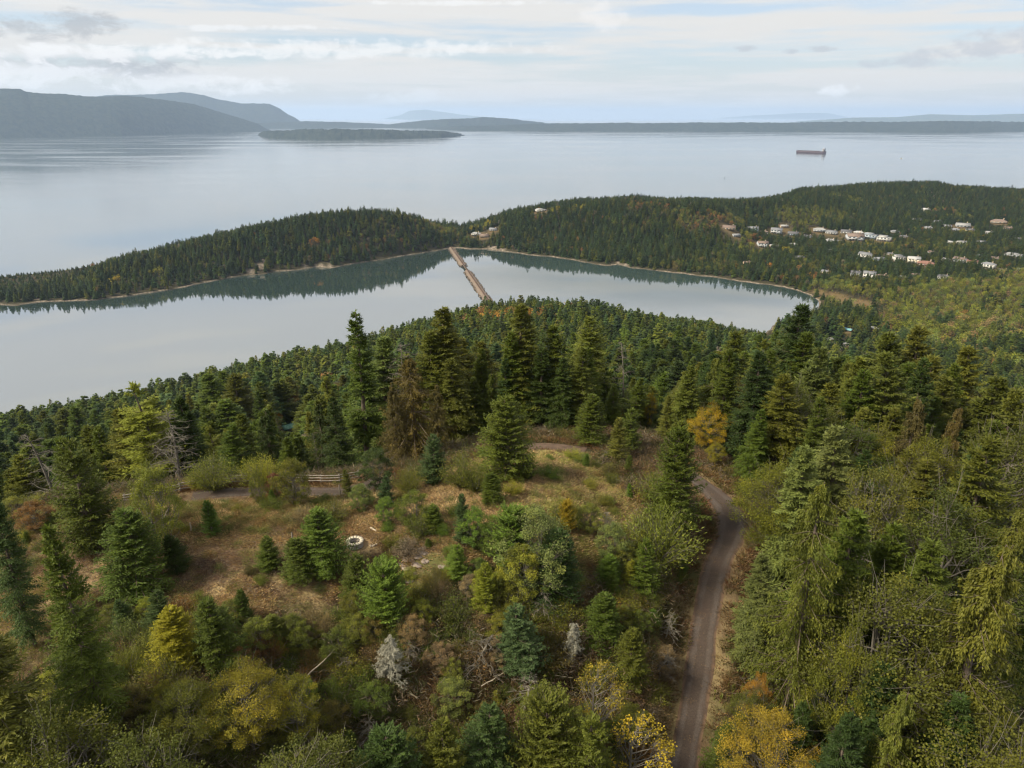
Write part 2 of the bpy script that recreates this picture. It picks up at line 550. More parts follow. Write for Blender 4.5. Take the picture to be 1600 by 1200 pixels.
# ------------------------------------------------------------------ mesh helpers
class MB:
    def __init__(self):
        self.v, self.f, self.t, self.m, self.n = [], [], [], [], 0

    def add(self, V, Fc, tint=0.5, mat=0):
        V = np.asarray(V, float).reshape(-1, 3)
        Fc = np.asarray(Fc, int)
        self.v.append(V)
        self.f.append((Fc + self.n))
        self.t.append(np.full(len(V), tint) if np.isscalar(tint) else np.asarray(tint, float))
        self.m.append(np.full(len(Fc), mat))
        self.n += len(V)

    def merged(self, other):
        r = MB()
        for k in (self, other):
            if k.n:
                V = np.concatenate(k.v)
                off = r.n
                r.v.append(V)
                for fc, mm in zip(k.f, k.m):
                    r.f.append(fc + off)
                    r.m.append(mm)
                r.t.append(np.concatenate(k.t))
                r.n += len(V)
        return r

    def mesh(self, name, mats, smooth_=False):
        me = bpy.data.meshes.new(name)
        V = np.concatenate(self.v)
        me.vertices.add(len(V))
        me.vertices.foreach_set('co', V.astype(np.float32).ravel())
        loops, starts, tot, ms = [], [], 0, []
        for fc, mm in zip(self.f, self.m):
            k = fc.shape[1]
            loops.append(fc.ravel())
            starts.append(tot + np.arange(len(fc)) * k)
            tot += len(fc) * k
            ms.append(mm)
        me.loops.add(tot)
        me.loops.foreach_set('vertex_index', np.concatenate(loops).astype(np.int32))
        st = np.concatenate(starts)
        me.polygons.add(len(st))
        me.polygons.foreach_set('loop_start', st.astype(np.int32))
        me.polygons.foreach_set('material_index', np.concatenate(ms).astype(np.int32))
        if smooth_:
            me.polygons.foreach_set('use_smooth', np.ones(len(st), bool))
        at = me.attributes.new('tint', 'FLOAT', 'POINT')
        at.data.foreach_set('value', np.concatenate(self.t).astype(np.float32))
        for mt in (mats if isinstance(mats, (list, tuple)) else [mats]):
            me.materials.append(mt)
        me.update()
        return me

    # ---- shapes
    def tubes(self, P, R, sides=5, tint=0.5, mat=0, cap=True):
        P = np.asarray(P, float)
        if P.ndim == 2:
            P = P[None]
        R = np.asarray(R, float)
        if R.ndim == 1:
            R = np.broadcast_to(R, P.shape[:2])
        m_, k = P.shape[:2]
        T = np.gradient(P, axis=1)
        T /= np.linalg.norm(T, axis=2, keepdims=True) + 1e-9
        ref = np.where(np.abs(T[..., 2:3]) > 0.9, np.array([1.0, 0, 0]), np.array([0, 0, 1.0]))
        N = np.cross(T, ref)
        N /= np.linalg.norm(N, axis=2, keepdims=True) + 1e-9
        B = np.cross(T, N)
        a = np.arange(sides) * 2 * pi / sides
        V = P[:, :, None] + (N[:, :, None] * np.cos(a)[None, None, :, None] + B[:, :, None] * np.sin(a)[None, None, :, None]) * R[:, :, None, None]
        idx = np.arange(m_ * k * sides).reshape(m_, k, sides)
        q = np.stack([idx[:, :-1], np.roll(idx, -1, 2)[:, :-1], np.roll(idx, -1, 2)[:, 1:], idx[:, 1:]], -1).reshape(-1, 4)
        if not np.isscalar(tint):
            tint = np.repeat(np.asarray(tint), k * sides)
        self.add(V, q[:, ::-1], tint, mat)
        return self

    def box(self, c, s, rz=0.0, tint=0.5, mat=0, R=None):
        c, s = np.array(c, float), np.array(s, float) / 2
        V = np.array([[sx, sy, sz] for sx in (-1, 1) for sy in (-1, 1) for sz in (-1, 1)]) * s
        if R is not None:
            V = V @ np.array(R).T
        if rz:
            cr, sr = cos(rz), sin(rz)
            V = V @ np.array([[cr, sr, 0], [-sr, cr, 0], [0, 0, 1]])
        self.add(V + c, [[0, 1, 3, 2], [4, 6, 7, 5], [0, 4, 5, 1], [2, 3, 7, 6], [0, 2, 6, 4], [1, 5, 7, 3]], tint, mat)
        return self

    def kites(self, base, d, wv, tint=0.5, mat=0, mid=0.4):
        """leaf-shaped quads: base point, full length vector, half width vector"""
        V = np.stack([base, base + d * mid + wv, base + d, base + d * mid - wv], 1)
        k = len(base)
        idx = np.arange(k * 4).reshape(k, 4)
        if not np.isscalar(tint):
            tint = np.repeat(np.asarray(tint), 4)
        self.add(V.reshape(-1, 3), idx, tint, mat)
        return self


def obj(name, me, parent=None, loc=None, rz=0.0, sc=None, col=None):
    o = bpy.data.objects.new(name, me)
    COL.objects.link(o)
    if parent is not None:
        o.parent = parent
    if loc is not None:
        o.location = loc
    if rz:
        o.rotation_euler = (0, 0, rz)
    if sc is not None:
        o.scale = sc if not np.isscalar(sc) else (sc, sc, sc)
    if col is not None:
        o.color = (*col, 1)
    return o


def tag(o, label=None, cat=None, group=None, kind=None):
    if label:
        o['label'] = label
    if cat:
        o['category'] = cat
    if group:
        o['group'] = group
    if kind:
        o['kind'] = kind
    return o


def empty(name, loc=(0, 0, 0), rz=0.0, sc=None):
    o = obj(name, None, None, loc, rz, sc)
    o.empty_display_size = 0.5
    return o


# ------------------------------------------------------------------ materials
def new_mat(name):
    m_ = bpy.data.materials.new(name)
    m_.use_nodes = True
    t = m_.node_tree
    for q in list(t.nodes):
        t.nodes.remove(q)
    out = t.nodes.new('ShaderNodeOutputMaterial')
    return m_, t, out


def simple(name, colr, rough=0.7, var=0.15, scale=3.0, metal=0.0, bump=0.0, spec=0.3):
    m_, t, out = new_mat(name)
    tcn = node(t, 'ShaderNodeTexCoord')
    nz = noise(t, tcn.outputs['Object'], scale, 5, 0.6)
    k = ramp(t, nz, 0.3, 0.7, 1 - var, 1 + var)
    b = t.nodes.new('ShaderNodeBsdfPrincipled')
    mul = node(t, 'ShaderNodeVectorMath', operation='SCALE')
    mul.inputs[0].default_value = colr
    t.links.new(k, mul.inputs['Scale'])
    t.links.new(mul.outputs[0], b.inputs['Base Color'])
    b.inputs['Roughness'].default_value = rough
    b.inputs['Metallic'].default_value = metal
    b.inputs['Specular IOR Level'].default_value = spec
    if bump:
        bp = node(t, 'ShaderNodeBump')
        bp.inputs['Distance'].default_value = bump
        bp.inputs['Strength'].default_value = 0.7
        t.links.new(nz, bp.inputs['Height'])
        t.links.new(bp.outputs[0], b.inputs['Normal'])
    t.links.new(b.outputs[0], out.inputs[0])
    return m_


def leaf_mat(name, instancer, trans=0.33, warm=(1.22, 1.06, 0.75), spread=0.7):
    """foliage: the plant's own colour, varied from spray to spray"""
    m_, t, out = new_mat(name)
    if instancer:
        a = node(t, 'ShaderNodeAttribute', attribute_type='INSTANCER', attribute_name='pcol')
        colr = a.outputs['Color']
    else:
        oi = node(t, 'ShaderNodeObjectInfo')
        colr = oi.outputs['Color']
    ti = node(t, 'ShaderNodeAttribute', attribute_type='GEOMETRY', attribute_name='tint')
    f = ti.outputs['Fac']
    k = mth(t, 'ADD', mth(t, 'MULTIPLY', f, spread), 1 - spread * 0.5)
    sc = node(t, 'ShaderNodeVectorMath', operation='SCALE')
    t.links.new(colr, sc.inputs[0])
    t.links.new(k, sc.inputs['Scale'])
    wv = node(t, 'ShaderNodeVectorMath', operation='MULTIPLY')
    t.links.new(sc.outputs[0], wv.inputs[0])
    wv.inputs[1].default_value = warm
    c = mixc(t, ramp(t, f, 0.6, 1.0, 0, 0.8), sc.outputs[0], wv.outputs[0])
    d = node(t, 'ShaderNodeBsdfPrincipled')
    t.links.new(c, d.inputs['Base Color'])
    d.inputs['Roughness'].default_value = 0.6
    d.inputs['Specular IOR Level'].default_value = 0.18
    tr = node(t, 'ShaderNodeBsdfTranslucent')
    t.links.new(c, tr.inputs[0])
    mx = t.nodes.new('ShaderNodeMixShader')
    mx.inputs[0].default_value = trans
    t.links.new(d.outputs[0], mx.inputs[1])
    t.links.new(tr.outputs[0], mx.inputs[2])
    t.links.new(mx.outputs[0], out.inputs[0])
    return m_


M_LEAF = leaf_mat('foliage', False)
M_LEAF_I = leaf_mat('foliage_scattered', True)
M_BARK = simple('bark', (0.11, 0.085, 0.065), 0.9, 0.4, 1.5)
M_BARK_GREY = simple('bark_grey', (0.12, 0.108, 0.088), 0.9, 0.35, 1.5)
M_BARK_PALE = simple('bark_weathered', (0.21, 0.19, 0.15), 0.9, 0.3, 2.0)


# ------------------------------------------------------------------ plants
def unit(v):
    return v / (np.linalg.norm(v, axis=-1, keepdims=True) + 1e-9)


def make_fir(r, H=22.0, Rm=3.6, base=0.08, n=260, droop=0.35, up=0.25, gap=0.0, leafL=0.46, leafW=0.064, nodes=13, power=0.8, lean=0.0, ragged=0.25, dead_low=0):
    """returns crown MB, trunk MB"""
    cr, tk = MB(), MB()
    zz = np.linspace(-0.4, H, 12)
    bend = lean * (np.clip(zz, 0, H) / H) ** 2 * H
    wob = np.stack([np.sin(zz * 0.35 + r.uniform(0, 6)) * 0.10 + bend, np.cos(zz * 0.3 + r.uniform(0, 6)) * 0.10, zz], 1)
    rad = 0.016 * H * (1 - np.clip(zz, 0, H) / H) ** 0.85 + 0.02
    tk.tubes(wob, rad, 7, 0.5, 0)
    t = np.sort(r.uniform(0, 1, n)) ** 0.95
    h = base + (1 - base) * t
    hz_ = h * H
    keep = np.ones(n, bool)
    if gap > 0:
        keep = (vnoise(hz_ * 1.0, np.zeros(n), 1.3, int(r.integers(99))) > -1 + gap * 1.2) | (h > 0.93)
    prof = np.minimum(1.0, ((1 - h) / (1 - base)) ** power * 1.05 + 0.02) * np.minimum(1.0, 0.55 + (h - base) * 3.0)
    L = Rm * prof * r.uniform(1 - ragged, 1 + ragged * 0.8, n) + 0.18
    a = r.uniform(0, 2 * pi, n)
    # one-sided irregularity
    L *= 1 + 0.22 * np.cos(a - r.uniform(0, 6)) * (1 - h)
    hz_, L, a, h = hz_[keep], L[keep], a[keep], h[keep]
    n = len(L)
    pit = up * (0.15 + h * 1.6) + r.normal(0, 0.10, n)
    dr_ = droop * (1.25 - h) + r.normal(0, 0.05, n)
    cx = np.interp(hz_, zz, wob[:, 0])
    cyy = np.interp(hz_, zz, wob[:, 1])
    D_ = np.stack([np.cos(a), np.sin(a), np.zeros(n)], 1)
    P0 = np.stack([cx, cyy, hz_], 1)

    def at(tt):          # tt (n,k)
        return P0[:, None] + D_[:, None] * (L[:, None] * tt)[..., None] + np.array([0, 0, 1.0]) * (L[:, None] * (np.sin(pit)[:, None] * tt - dr_[:, None] * tt ** 2 + 0.10 * tt ** 4))[..., None]
    tt = np.linspace(0, 0.92, 4)[None].repeat(n, 0)
    cr_t = r.uniform(0.05, 0.95, n) * 0.55 + 0.22
    tk.tubes(at(tt), np.stack([0.012 * L + 0.012, 0.009 * L + 0.01, 0.005 * L + 0.006, np.full(n, 0.004)], 1), 3, 0.5, 0)
    k = nodes
    tt = (np.linspace(0.14, 1.0, k)[None] + r.uniform(-0.04, 0.04, (n, k))).clip(0.05, 1.0)
    Pn = at(tt)
    dirn = unit(at(tt + 0.02) - at(tt - 0.02))
    for side in (-1, 1, 0, 2):
        perp = np.stack([-np.sin(a), np.cos(a), np.zeros(n)], 1)[:, None].repeat(k, 1)
        if side in (-1, 1):
            ang = r.uniform(0.7, 1.15, (n, k))
            l_ = (0.46 * L[:, None] * (1.05 - tt) ** 0.8 * r.uniform(0.65, 1.15, (n, k)) + leafL * 0.45)
            d = dirn * np.cos(ang)[..., None] + perp * side * np.sin(ang)[..., None]
            d[..., 2] += r.normal(-0.16, 0.14, (n, k))
        elif side == 0:
            l_ = np.full((n, k), leafL * 1.1) * r.uniform(0.7, 1.2, (n, k))
            d = dirn + r.normal(0, 0.35, (n, k, 3))
        else:
            l_ = np.full((n, k), leafL * 0.9) * r.uniform(0.7, 1.2, (n, k))
            d = dirn * 0.6 + perp * r.choice([-1, 1], (n, k))[..., None] * 0.4 + np.array([0, 0, -0.55]) + r.normal(0, 0.2, (n, k, 3))
        d = unit(d)
        # each side twig carries 2-3 overlapping sprays
        for s in range(3 if side in (-1, 1) else 1):
            seg = l_ / (2.1 if side in (-1, 1) else 1)
            b = Pn + d * (l_ * (0.30 * s if side in (-1, 1) else 0))[..., None]
            dd = unit(d + r.normal(0, 0.22, d.shape)) * seg[..., None]
            wv = unit(np.cross(dd, np.array([0, 0, 1.0]) + r.normal(0, 0.45, d.shape))) * (leafW * r.uniform(0.7, 1.3, (n, k)) * (0.75 + 0.25 * seg / leafL))[..., None]
            ti = np.clip(cr_t[:, None] + r.normal(0, 0.09, (n, k)), 0, 1)
            cr.kites(b.reshape(-1, 3), dd.reshape(-1, 3), wv.reshape(-1, 3), ti.ravel())
    # leader
    m_ = 26
    hh = r.uniform(H * 0.93, H * 1.01, m_)
    aa = r.uniform(0, 2 * pi, m_)
    b = np.stack([np.interp(hh, zz, wob[:, 0]), np.interp(hh, zz, wob[:, 1]), hh], 1)
    d = np.stack([np.cos(aa) * 0.3, np.sin(aa) * 0.3, r.uniform(0.1, 0.5, m_)], 1)
    cr.kites(b, d, unit(np.cross(d, r.normal(0, 1, (m_, 3)))) * leafW, 0.6)
    if dead_low:
        m_ = dead_low
        hh = r.uniform(0.12, base + 0.08, m_) * H
        aa = r.uniform(0, 2 * pi, m_)
        ll = r.uniform(0.4, 1.6, m_)
        s = np.linspace(0, 1, 3)
        P = np.stack([np.interp(hh, zz, wob[:, 0])[:, None] + np.cos(aa)[:, None] * ll[:, None] * s, np.sin(aa)[:, None] * ll[:, None] * s, hh[:, None] - 0.25 * ll[:, None] * s ** 2], 2)
        tk.tubes(P, np.array([0.03, 0.02, 0.008]), 3, 0.5, 0)
    return cr, tk


def make_cedar(r, H=20.0, Rm=4.0, n=190, base=0.05, lean=0.0, bare=0.10):
    """drooping sprays hung from long arching limbs"""
    cr, tk = MB(), MB()
    zz = np.linspace(-0.4, H, 10)
    wob = np.stack([np.sin(zz * 0.3 + r.uniform(0, 6)) * 0.12, np.cos(zz * 0.25) * 0.12, zz], 1)
    tk.tubes(wob, 0.02 * H * (1 - np.clip(zz, 0, H) / H) ** 0.9 + 0.02, 7)
    h = base + (1 - base) * np.sort(r.uniform(0, 1, n))
    a = r.uniform(0, 2 * pi, n)
    L = Rm * (1 - h) ** 0.80 * r.uniform(0.65, 1.15, n) * np.minimum(1, 0.6 + (h - base) * 3) + 0.3
    pit = 0.35 * h + r.normal(0, 0.12, n)
    D_ = np.stack([np.cos(a), np.sin(a), np.zeros(n)], 1)
    P0 = np.stack([np.interp(h * H, zz, wob[:, 0]), np.interp(h * H, zz, wob[:, 1]), h * H], 1)

    def at(tt):
        return P0[:, None] + D_[:, None] * (L[:, None] * tt)[..., None] + np.array([0, 0, 1.0]) * (L[:, None] * (np.sin(pit)[:, None] * tt - 0.75 * tt ** 2 + 0.42 * tt ** 4))[..., None]
    tk.tubes(at(np.linspace(0, 0.95, 5)[None].repeat(n, 0)), np.stack([0.012 * L + 0.015, 0.01 * L + 0.01, 0.007 * L + 0.008, 0.004 * L + 0.006, np.full(n, 0.005)], 1), 3)
    k = 14
    tt = (np.linspace(0.12, 1.0, k)[None] + r.uniform(-0.04, 0.04, (n, k))).clip(0.04, 1)
    Pn = at(tt)
    ct = r.uniform(0.2, 0.8, n)
    for s in range(20):
        perp = np.stack([-np.sin(a), np.cos(a), np.zeros(n)], 1)[:, None] * r.uniform(-1, 1, (n, k))[..., None]
        off = perp * (0.36 * L[:, None] * (1.1 - tt) ** 0.9)[..., None] * (s / 19.0 + 0.1)
        off[..., 2] -= np.abs(r.normal(0, 0.22, (n, k))) * (1 + s * 0.08)
        d = D_[:, None] * r.uniform(0.05, 0.65, (n, k))[..., None] + perp * 0.5 + np.array([0, 0, -1.0]) * r.uniform(0.25, 1.0, (n, k))[..., None]
        d = unit(d) * r.uniform(0.12, 0.27, (n, k))[..., None]
        wv = unit(np.cross(d, D_[:, None] * 0.3 + r.normal(0, 0.6, d.shape))) * r.uniform(0.025, 0.05, (n, k))[..., None]
        ti = np.clip(ct[:, None] + r.normal(0, 0.08, (n, k)), 0, 1)
        kp = r.uniform(0, 1, (n, k)) > bare
        cr.kites((Pn + off)[kp], d[kp], wv[kp], ti[kp])
    return cr, tk


def make_broad(r, H=12.0, Rc=4.2, leaves=9000, leaf=0.17, clumps=70, stems=1, open_=0.0, low=0.25, upright=0.3):
    """limbs carrying clumps of leaves, with gaps between the clumps"""
    cr, tk = MB(), MB()
    cents = []
    for _ in range(clumps):
        for _ in range(40):
            u = unit(r.normal(0, 1, 3))
            rr = r.uniform(0.25, 1.0) ** 0.45
            p = u * rr
            z = low + (1 - low) * (p[2] * 0.5 + 0.5)
            wd = np.interp(z, [low, low + 0.25 * (1 - low), 0.65, 0.88, 1.0], [0.45, 0.95, 1.0, 0.62, 0.28])
            q = np.array([p[0] * Rc * wd, p[1] * Rc * wd, z * H])
            if all(np.linalg.norm(q - c) > Rc * 0.17 for c in cents[-30:]):
                break
        cents.append(q)
    cents = np.array(cents)
    roots = []
    for s in range(stems):
        a = r.uniform(0, 2 * pi)
        top = np.array([cos(a) * Rc * 0.25 * (stems > 1), sin(a) * Rc * 0.25 * (stems > 1), H * 0.78])
        b0 = np.array([cos(a) * 0.2, sin(a) * 0.2, -0.3]) * (1 if stems > 1 else 0.2)
        b0[2] = -0.3
        s_ = np.linspace(0, 1, 7)[:, None]
        P = b0 * (1 - s_) + top * s_ + np.stack([np.sin(s_[:, 0] * 5 + a) * 0.12, np.cos(s_[:, 0] * 4) * 0.12, s_[:, 0] * 0], 1) * H * 0.08
        tk.tubes(P, np.linspace(0.016 * H, 0.004 * H, 7) / (stems ** 0.4), 6)
        roots.append(P)
    A_ = np.concatenate([p[1:] for p in roots])
    n_ = len(cents)
    # limb: from a lower point of the stem up and out to the clump
    tgt_z = cents[:, 2] - np.linalg.norm(cents[:, :2], axis=1) * (0.55 + upright)
    src = np.array([A_[np.argmin(np.abs(A_[:, 2] - z) + 0.2 * np.linalg.norm(A_[:, :2] - c[:2], axis=1))] for z, c in zip(tgt_z, cents)])
    s_ = np.linspace(0, 1, 5)[None, :, None]
    P = src[:, None] * (1 - s_) + cents[:, None] * s_
    P[:, :, 2] -= (np.sin(s_[..., 0] * pi) * 0.06 * H * r.uniform(0.2, 1, (n_, 1)))
    P[:, 1:4] += r.normal(0, 0.03 * Rc, (n_, 3, 3))
    tk.tubes(P, np.array([0.0055, 0.0045, 0.0032, 0.002, 0.001]) * H, 3)
    # twigs
    m_ = 5
    tw = cents[:, None] + r.normal(0, 0.16, (n_, m_, 3)) * Rc
    P = np.stack([P[:, 3][:, None].repeat(m_, 1), (P[:, 3][:, None] + tw) / 2 + r.normal(0, 0.02 * Rc, (n_, m_, 3)), tw], 2).reshape(-1, 3, 3)
    tk.tubes(P, np.array([0.0016, 0.001, 0.0006]) * H, 3)
    per = leaves // n_
    ct = r.uniform(0.1, 0.9, n_)
    csz = r.uniform(0.13, 0.24, n_) * Rc
    u = unit(r.normal(0, 1, (n_, per, 3))) * (r.uniform(0, 1, (n_, per)) ** 0.5)[..., None]
    u[..., 2] *= 0.7
    pos = cents[:, None] + u * csz[:, None, None]
    kp = r.uniform(0, 1, (n_, per)) > open_ * r.uniform(0, 1.6, (n_, 1))
    d = unit(r.normal(0, 1, pos.shape) + u * 0.8 + np.array([0, 0, -0.15]))
    nrm = unit(np.array([0, 0, 1.0]) + r.normal(0, 0.7, pos.shape))
    wv = unit(np.cross(d, nrm))
    ls = leaf * r.uniform(0.6, 1.3, (n_, per))[..., None]
    ti = np.clip(ct[:, None] + r.normal(0, 0.09, (n_, per)), 0, 1)
    cr.kites(pos[kp], (d * ls)[kp], (wv * ls * 0.42)[kp], ti[kp], mid=0.45)
    return cr, tk


def make_bush(r, H=3.0, Rb=1.8, stems=46, per=90, leaf=0.11, narrow=0.3, droop=0.25, fine=0.0):
    """many stems fanning from the ground, leaves all along them"""
    cr, tk = MB(), MB()
    a = r.uniform(0, 2 * pi, stems)
    sp = r.uniform(0, 1, stems) ** 0.6
    hh = H * r.uniform(0.7, 1.05, stems) * (1 - 0.45 * sp ** 2)
    s_ = np.linspace(0, 1, 6)[None]
    rr = Rb * sp[:, None] * (s_ ** (0.75))
    P = np.stack([np.cos(a)[:, None] * rr, np.sin(a)[:, None] * rr, hh[:, None] * (s_ - droop * sp[:, None] * s_ ** 3)], 2)
    P[:, 1:] += r.normal(0, 0.035 * Rb, (stems, 5, 3))
    P[:, 0, 2] = -0.15
    tk.tubes(P, np.array([0.011, 0.009, 0.007, 0.005, 0.003, 0.0015]) * H * 0.8, 3)
    t = r.uniform(0.12, 1.03, (stems, per))
    idx = np.clip(t * 5, 0, 4.999)
    i0 = idx.astype(int)
    fr = (idx - i0)[..., None]
    ar = np.arange(stems)[:, None]
    pos = P[ar, i0] * (1 - fr) + P[ar, i0 + 1] * fr
    pos = pos + r.normal(0, 0.10, pos.shape) * Rb * (0.6 + 0.5 * t[..., None])
    pos[..., 2] = np.abs(pos[..., 2])
    dirn = unit(P[ar, i0 + 1] - P[ar, i0])
    d = unit(dirn * (0.5 + fine) + r.normal(0, 0.6, pos.shape))
    ls = leaf * r.uniform(0.6, 1.4, (stems, per))[..., None]
    wv = unit(np.cross(d, r.normal(0, 1, pos.shape))) * ls * narrow
    ti = np.clip(r.uniform(0.1, 0.9, stems)[:, None] + r.normal(0, 0.18, (stems, per)), 0, 1)
    cr.kites(pos.reshape(-1, 3), (d * ls).reshape(-1, 3), wv.reshape(-1, 3), ti.ravel(), mid=0.45)
    return cr, tk


def make_snag(r, H=10.0, n=60, Rm=2.2, lean=0.1, twigs=7, thick=0.013, lichen=0):
    cr, tk = MB(), MB()
    zz = np.linspace(-0.3, H, 9)
    wob = np.stack([lean * (np.clip(zz, 0, H) / H) ** 1.5 * H + np.sin(zz * 0.7) * 0.08, np.cos(zz * 0.5) * 0.1, zz], 1)
    tk.tubes(wob, thick * H * (1 - np.clip(zz, 0, H) / H) ** 0.8 + 0.02, 6)
    h = r.uniform(0.25, 0.99, n)
    a = r.uniform(0, 2 * pi, n)
    L = Rm * (1.1 - h) ** 0.6 * r.uniform(0.4, 1.1, n)
    s_ = np.linspace(0, 1, 5)[None]
    P = np.stack([np.interp(h * H, zz, wob[:, 0])[:, None] + np.cos(a)[:, None] * L[:, None] * s_, np.sin(a)[:, None] * L[:, None] * s_,
                  h[:, None] * H + L[:, None] * (r.normal(0.25, 0.25, n)[:, None] * s_ - 0.35 * s_ ** 2)], 2)
    P[:, 1:] += r.normal(0, 0.04, (n, 4, 3)) * L[:, None, None]
    tk.tubes(P, np.array([0.032, 0.025, 0.018, 0.013, 0.008])[None] * (0.5 + 0.3 * L[:, None]), 4)
    m_ = twigs
    t = r.uniform(0.25, 1, (n, m_))
    idx = np.clip(t * 4, 0, 3.999)
    i0 = idx.astype(int)
    fr = (idx - i0)[..., None]
    ar = np.arange(n)[:, None]
    b = P[ar, i0] * (1 - fr) + P[ar, i0 + 1] * fr
    d = unit(unit(P[ar, i0 + 1] - P[ar, i0]) + r.normal(0, 0.6, b.shape)) * (L[:, None] * 0.4 * r.uniform(0.4, 1, (n, m_)))[..., None]
    q = np.stack([b, b + d * 0.5 + r.normal(0, 0.03, b.shape), b + d], 2).reshape(-1, 3, 3)
    tk.tubes(q, np.array([0.012, 0.009, 0.005]), 3)
    if lichen:
        t = r.uniform(0, 1, (len(q), lichen))[..., None]
        b = (q[:, 0][:, None] * (1 - t) + q[:, 2][:, None] * t).reshape(-1, 3)
        d = r.normal(0, 0.10, b.shape) + np.array([0, 0, -0.12])
        tk.kites(b, d, unit(np.cross(d, r.normal(0, 1, d.shape))) * 0.02)
    return cr, tk


def tuft(r, H=0.5, n=26, spread=0.35, width=0.03, lean=0.6):
    mb = MB()
    a = r.uniform(0, 2 * pi, n)
    b = np.stack([np.cos(a), np.sin(a), np.zeros(n)], 1) * r.uniform(0, spread, (n, 1))
    d = np.stack([np.cos(a) * lean * r.uniform(0.2, 1, n), np.sin(a) * lean * r.uniform(0.2, 1, n), r.uniform(0.5, 1.0, n)], 1) * H
    b[:, 2] = -0.04
    wv = unit(np.cross(d, r.normal(0, 1, d.shape))) * width
    mb.kites(b, d, wv, r.uniform(0, 1, n), mid=0.3)
    return mb


def clump(r, H=0.8, R=0.8, n=220, leaf=0.11, twigs=16):
    """low bramble or fern clump"""
    mb = MB()
    u = unit(r.normal(0, 1, (n, 3)))
    u[:, 2] = np.abs(u[:, 2])
    lump = 1 + 0.35 * np.sin(u[:, 0] * 5 + r.uniform(0, 6)) * np.cos(u[:, 1] * 4 + r.uniform(0, 6))
    p = u * np.array([R, R, H]) * (r.uniform(0.35, 1.0, n) ** 0.6 * lump)[:, None]
    d = unit(r.normal(0, 1, (n, 3)) + u * 0.5)
    ls = leaf * r.uniform(0.6, 1.4, (n, 1))
    mb.kites(p, d * ls, unit(np.cross(d, np.array([0, 0, 1.0]) + r.normal(0, 0.6, (n, 3)))) * ls * 0.4, r.uniform(0, 1, n), mid=0.45)
    if twigs:
        a = r.uniform(0, 2 * pi, twigs)
        s_ = np.linspace(0, 1, 4)[None]
        L = R * r.uniform(0.7, 1.5, twigs)[:, None]
        P = np.stack([np.cos(a)[:, None] * L * s_, np.sin(a)[:, None] * L * s_, H * r.uniform(0.8, 1.5, twigs)[:, None] * np.sin(s_ * 2.2)], 2)
        mb.tubes(P, np.array([0.010, 0.008, 0.006, 0.003]), 3, 0.3)
    return mb


def litter(r, n=90, R=1.6):
    """fallen twigs and dead stalks lying on the ground"""
    mb = MB()
    b = np.stack([r.uniform(-R, R, n), r.uniform(-R, R, n), r.uniform(0, 0.12, n)], 1)
    d = np.stack([r.normal(0, 1, n), r.normal(0, 1, n), np.abs(r.normal(0, 0.35, n))], 1)
    d = unit(d) * r.uniform(0.15, 0.7, (n, 1))
    mb.kites(b, d, unit(np.cross(d, r.normal(0, 1, (n, 3)))) * 0.022, r.uniform(0, 1, n))
    return mb


def low_fir(r, H=18.0, R=2.7, n=90, k=3):
    """tree for great distances: tiers of drooping sprays round a stem"""
    mb = MB()
    mb.tubes(np.array([[0, 0, -0.5], [0, 0, H * 0.6], [0, 0, H]]), np.array([0.22, 0.1, 0.02]), 3, 0.4, 1)
    h = 0.06 + 0.94 * r.uniform(0, 1, n) ** 0.9
    a = r.uniform(0, 2 * pi, n)
    L = R * (1.02 - h) ** 0.75 * r.uniform(0.7, 1.2, n) + 0.25
    for s in range(k):
        aa = a + r.normal(0, 0.5, n)
        b = np.stack([np.cos(aa) * L * 0.18 * s, np.sin(aa) * L * 0.18 * s, h * H + 0.3 + r.normal(0, 0.2, n)], 1)
        d = np.stack([np.cos(aa), np.sin(aa), -0.35 + 0.7 * (h - 0.5) + r.normal(0, 0.15, n)], 1) * (L * (1 - 0.16 * s))[:, None]
        wv = unit(np.cross(d, np.array([0, 0, 1.0]) + r.normal(0, 0.5, (n, 3)))) * (0.15 * L + 0.16)[:, None]
        mb.kites(b, d, wv, np.clip(r.uniform(0.1, 0.9, n), 0, 1), mid=0.6)
    m_ = 8
    aa = r.uniform(0, 2 * pi, m_)
    b = np.stack([np.zeros(m_), np.zeros(m_), np.full(m_, H * 0.95)], 1)
    d = np.stack([np.cos(aa) * 0.35, np.sin(aa) * 0.35, np.full(m_, 0.9)], 1)
    mb.kites(b, d, unit(np.cross(d, r.normal(0, 1, (m_, 3)))) * 0.18, 0.5)
    return mb


def low_broad(r, H=12.0, R=4.0, n=260):
    mb = MB()
    mb.tubes(np.array([[0, 0, -0.5], [0.1, 0, H * 0.4], [0, 0.1, H * 0.75]]), np.array([0.25, 0.14, 0.04]), 4, 0.4, 1)
    nc = 14
    c = unit(r.normal(0, 1, (nc, 3))) * r.uniform(0.35, 0.85, (nc, 1)) * np.array([R, R, H * 0.4]) + np.array([0, 0, H * 0.58])
    ci = r.integers(0, nc, n)
    ct = r.uniform(0.1, 0.9, nc)
    p = c[ci] + unit(r.normal(0, 1, (n, 3))) * r.uniform(0.3, 1, (n, 1)) ** 0.5 * R * 0.42
    d = unit(r.normal(0, 1, (n, 3))) * r.uniform(0.5, 1.1, (n, 1))
    mb.kites(p, d, unit(np.cross(d, np.array([0, 0, 1.0]) + r.normal(0, 0.6, (n, 3)))) * 0.34, np.clip(ct[ci] + r.normal(0, 0.15, n), 0, 1), mid=0.5)
    return mb


PROTO = {}


def proto(kind, H, pair, bark=None):
    cr, tk = pair
    e = {'H': H, 'tk': tk.mesh(kind + '_trunk', [bark or M_BARK]), 'cr': cr.mesh(kind + '_crown', [M_LEAF]) if cr.n else None, 'cm': cr, 'tm': tk, 'bark': bark or M_BARK}
    PROTO.setdefault(kind, []).append(e)


def RR(s):
    return np.random.default_rng(s)


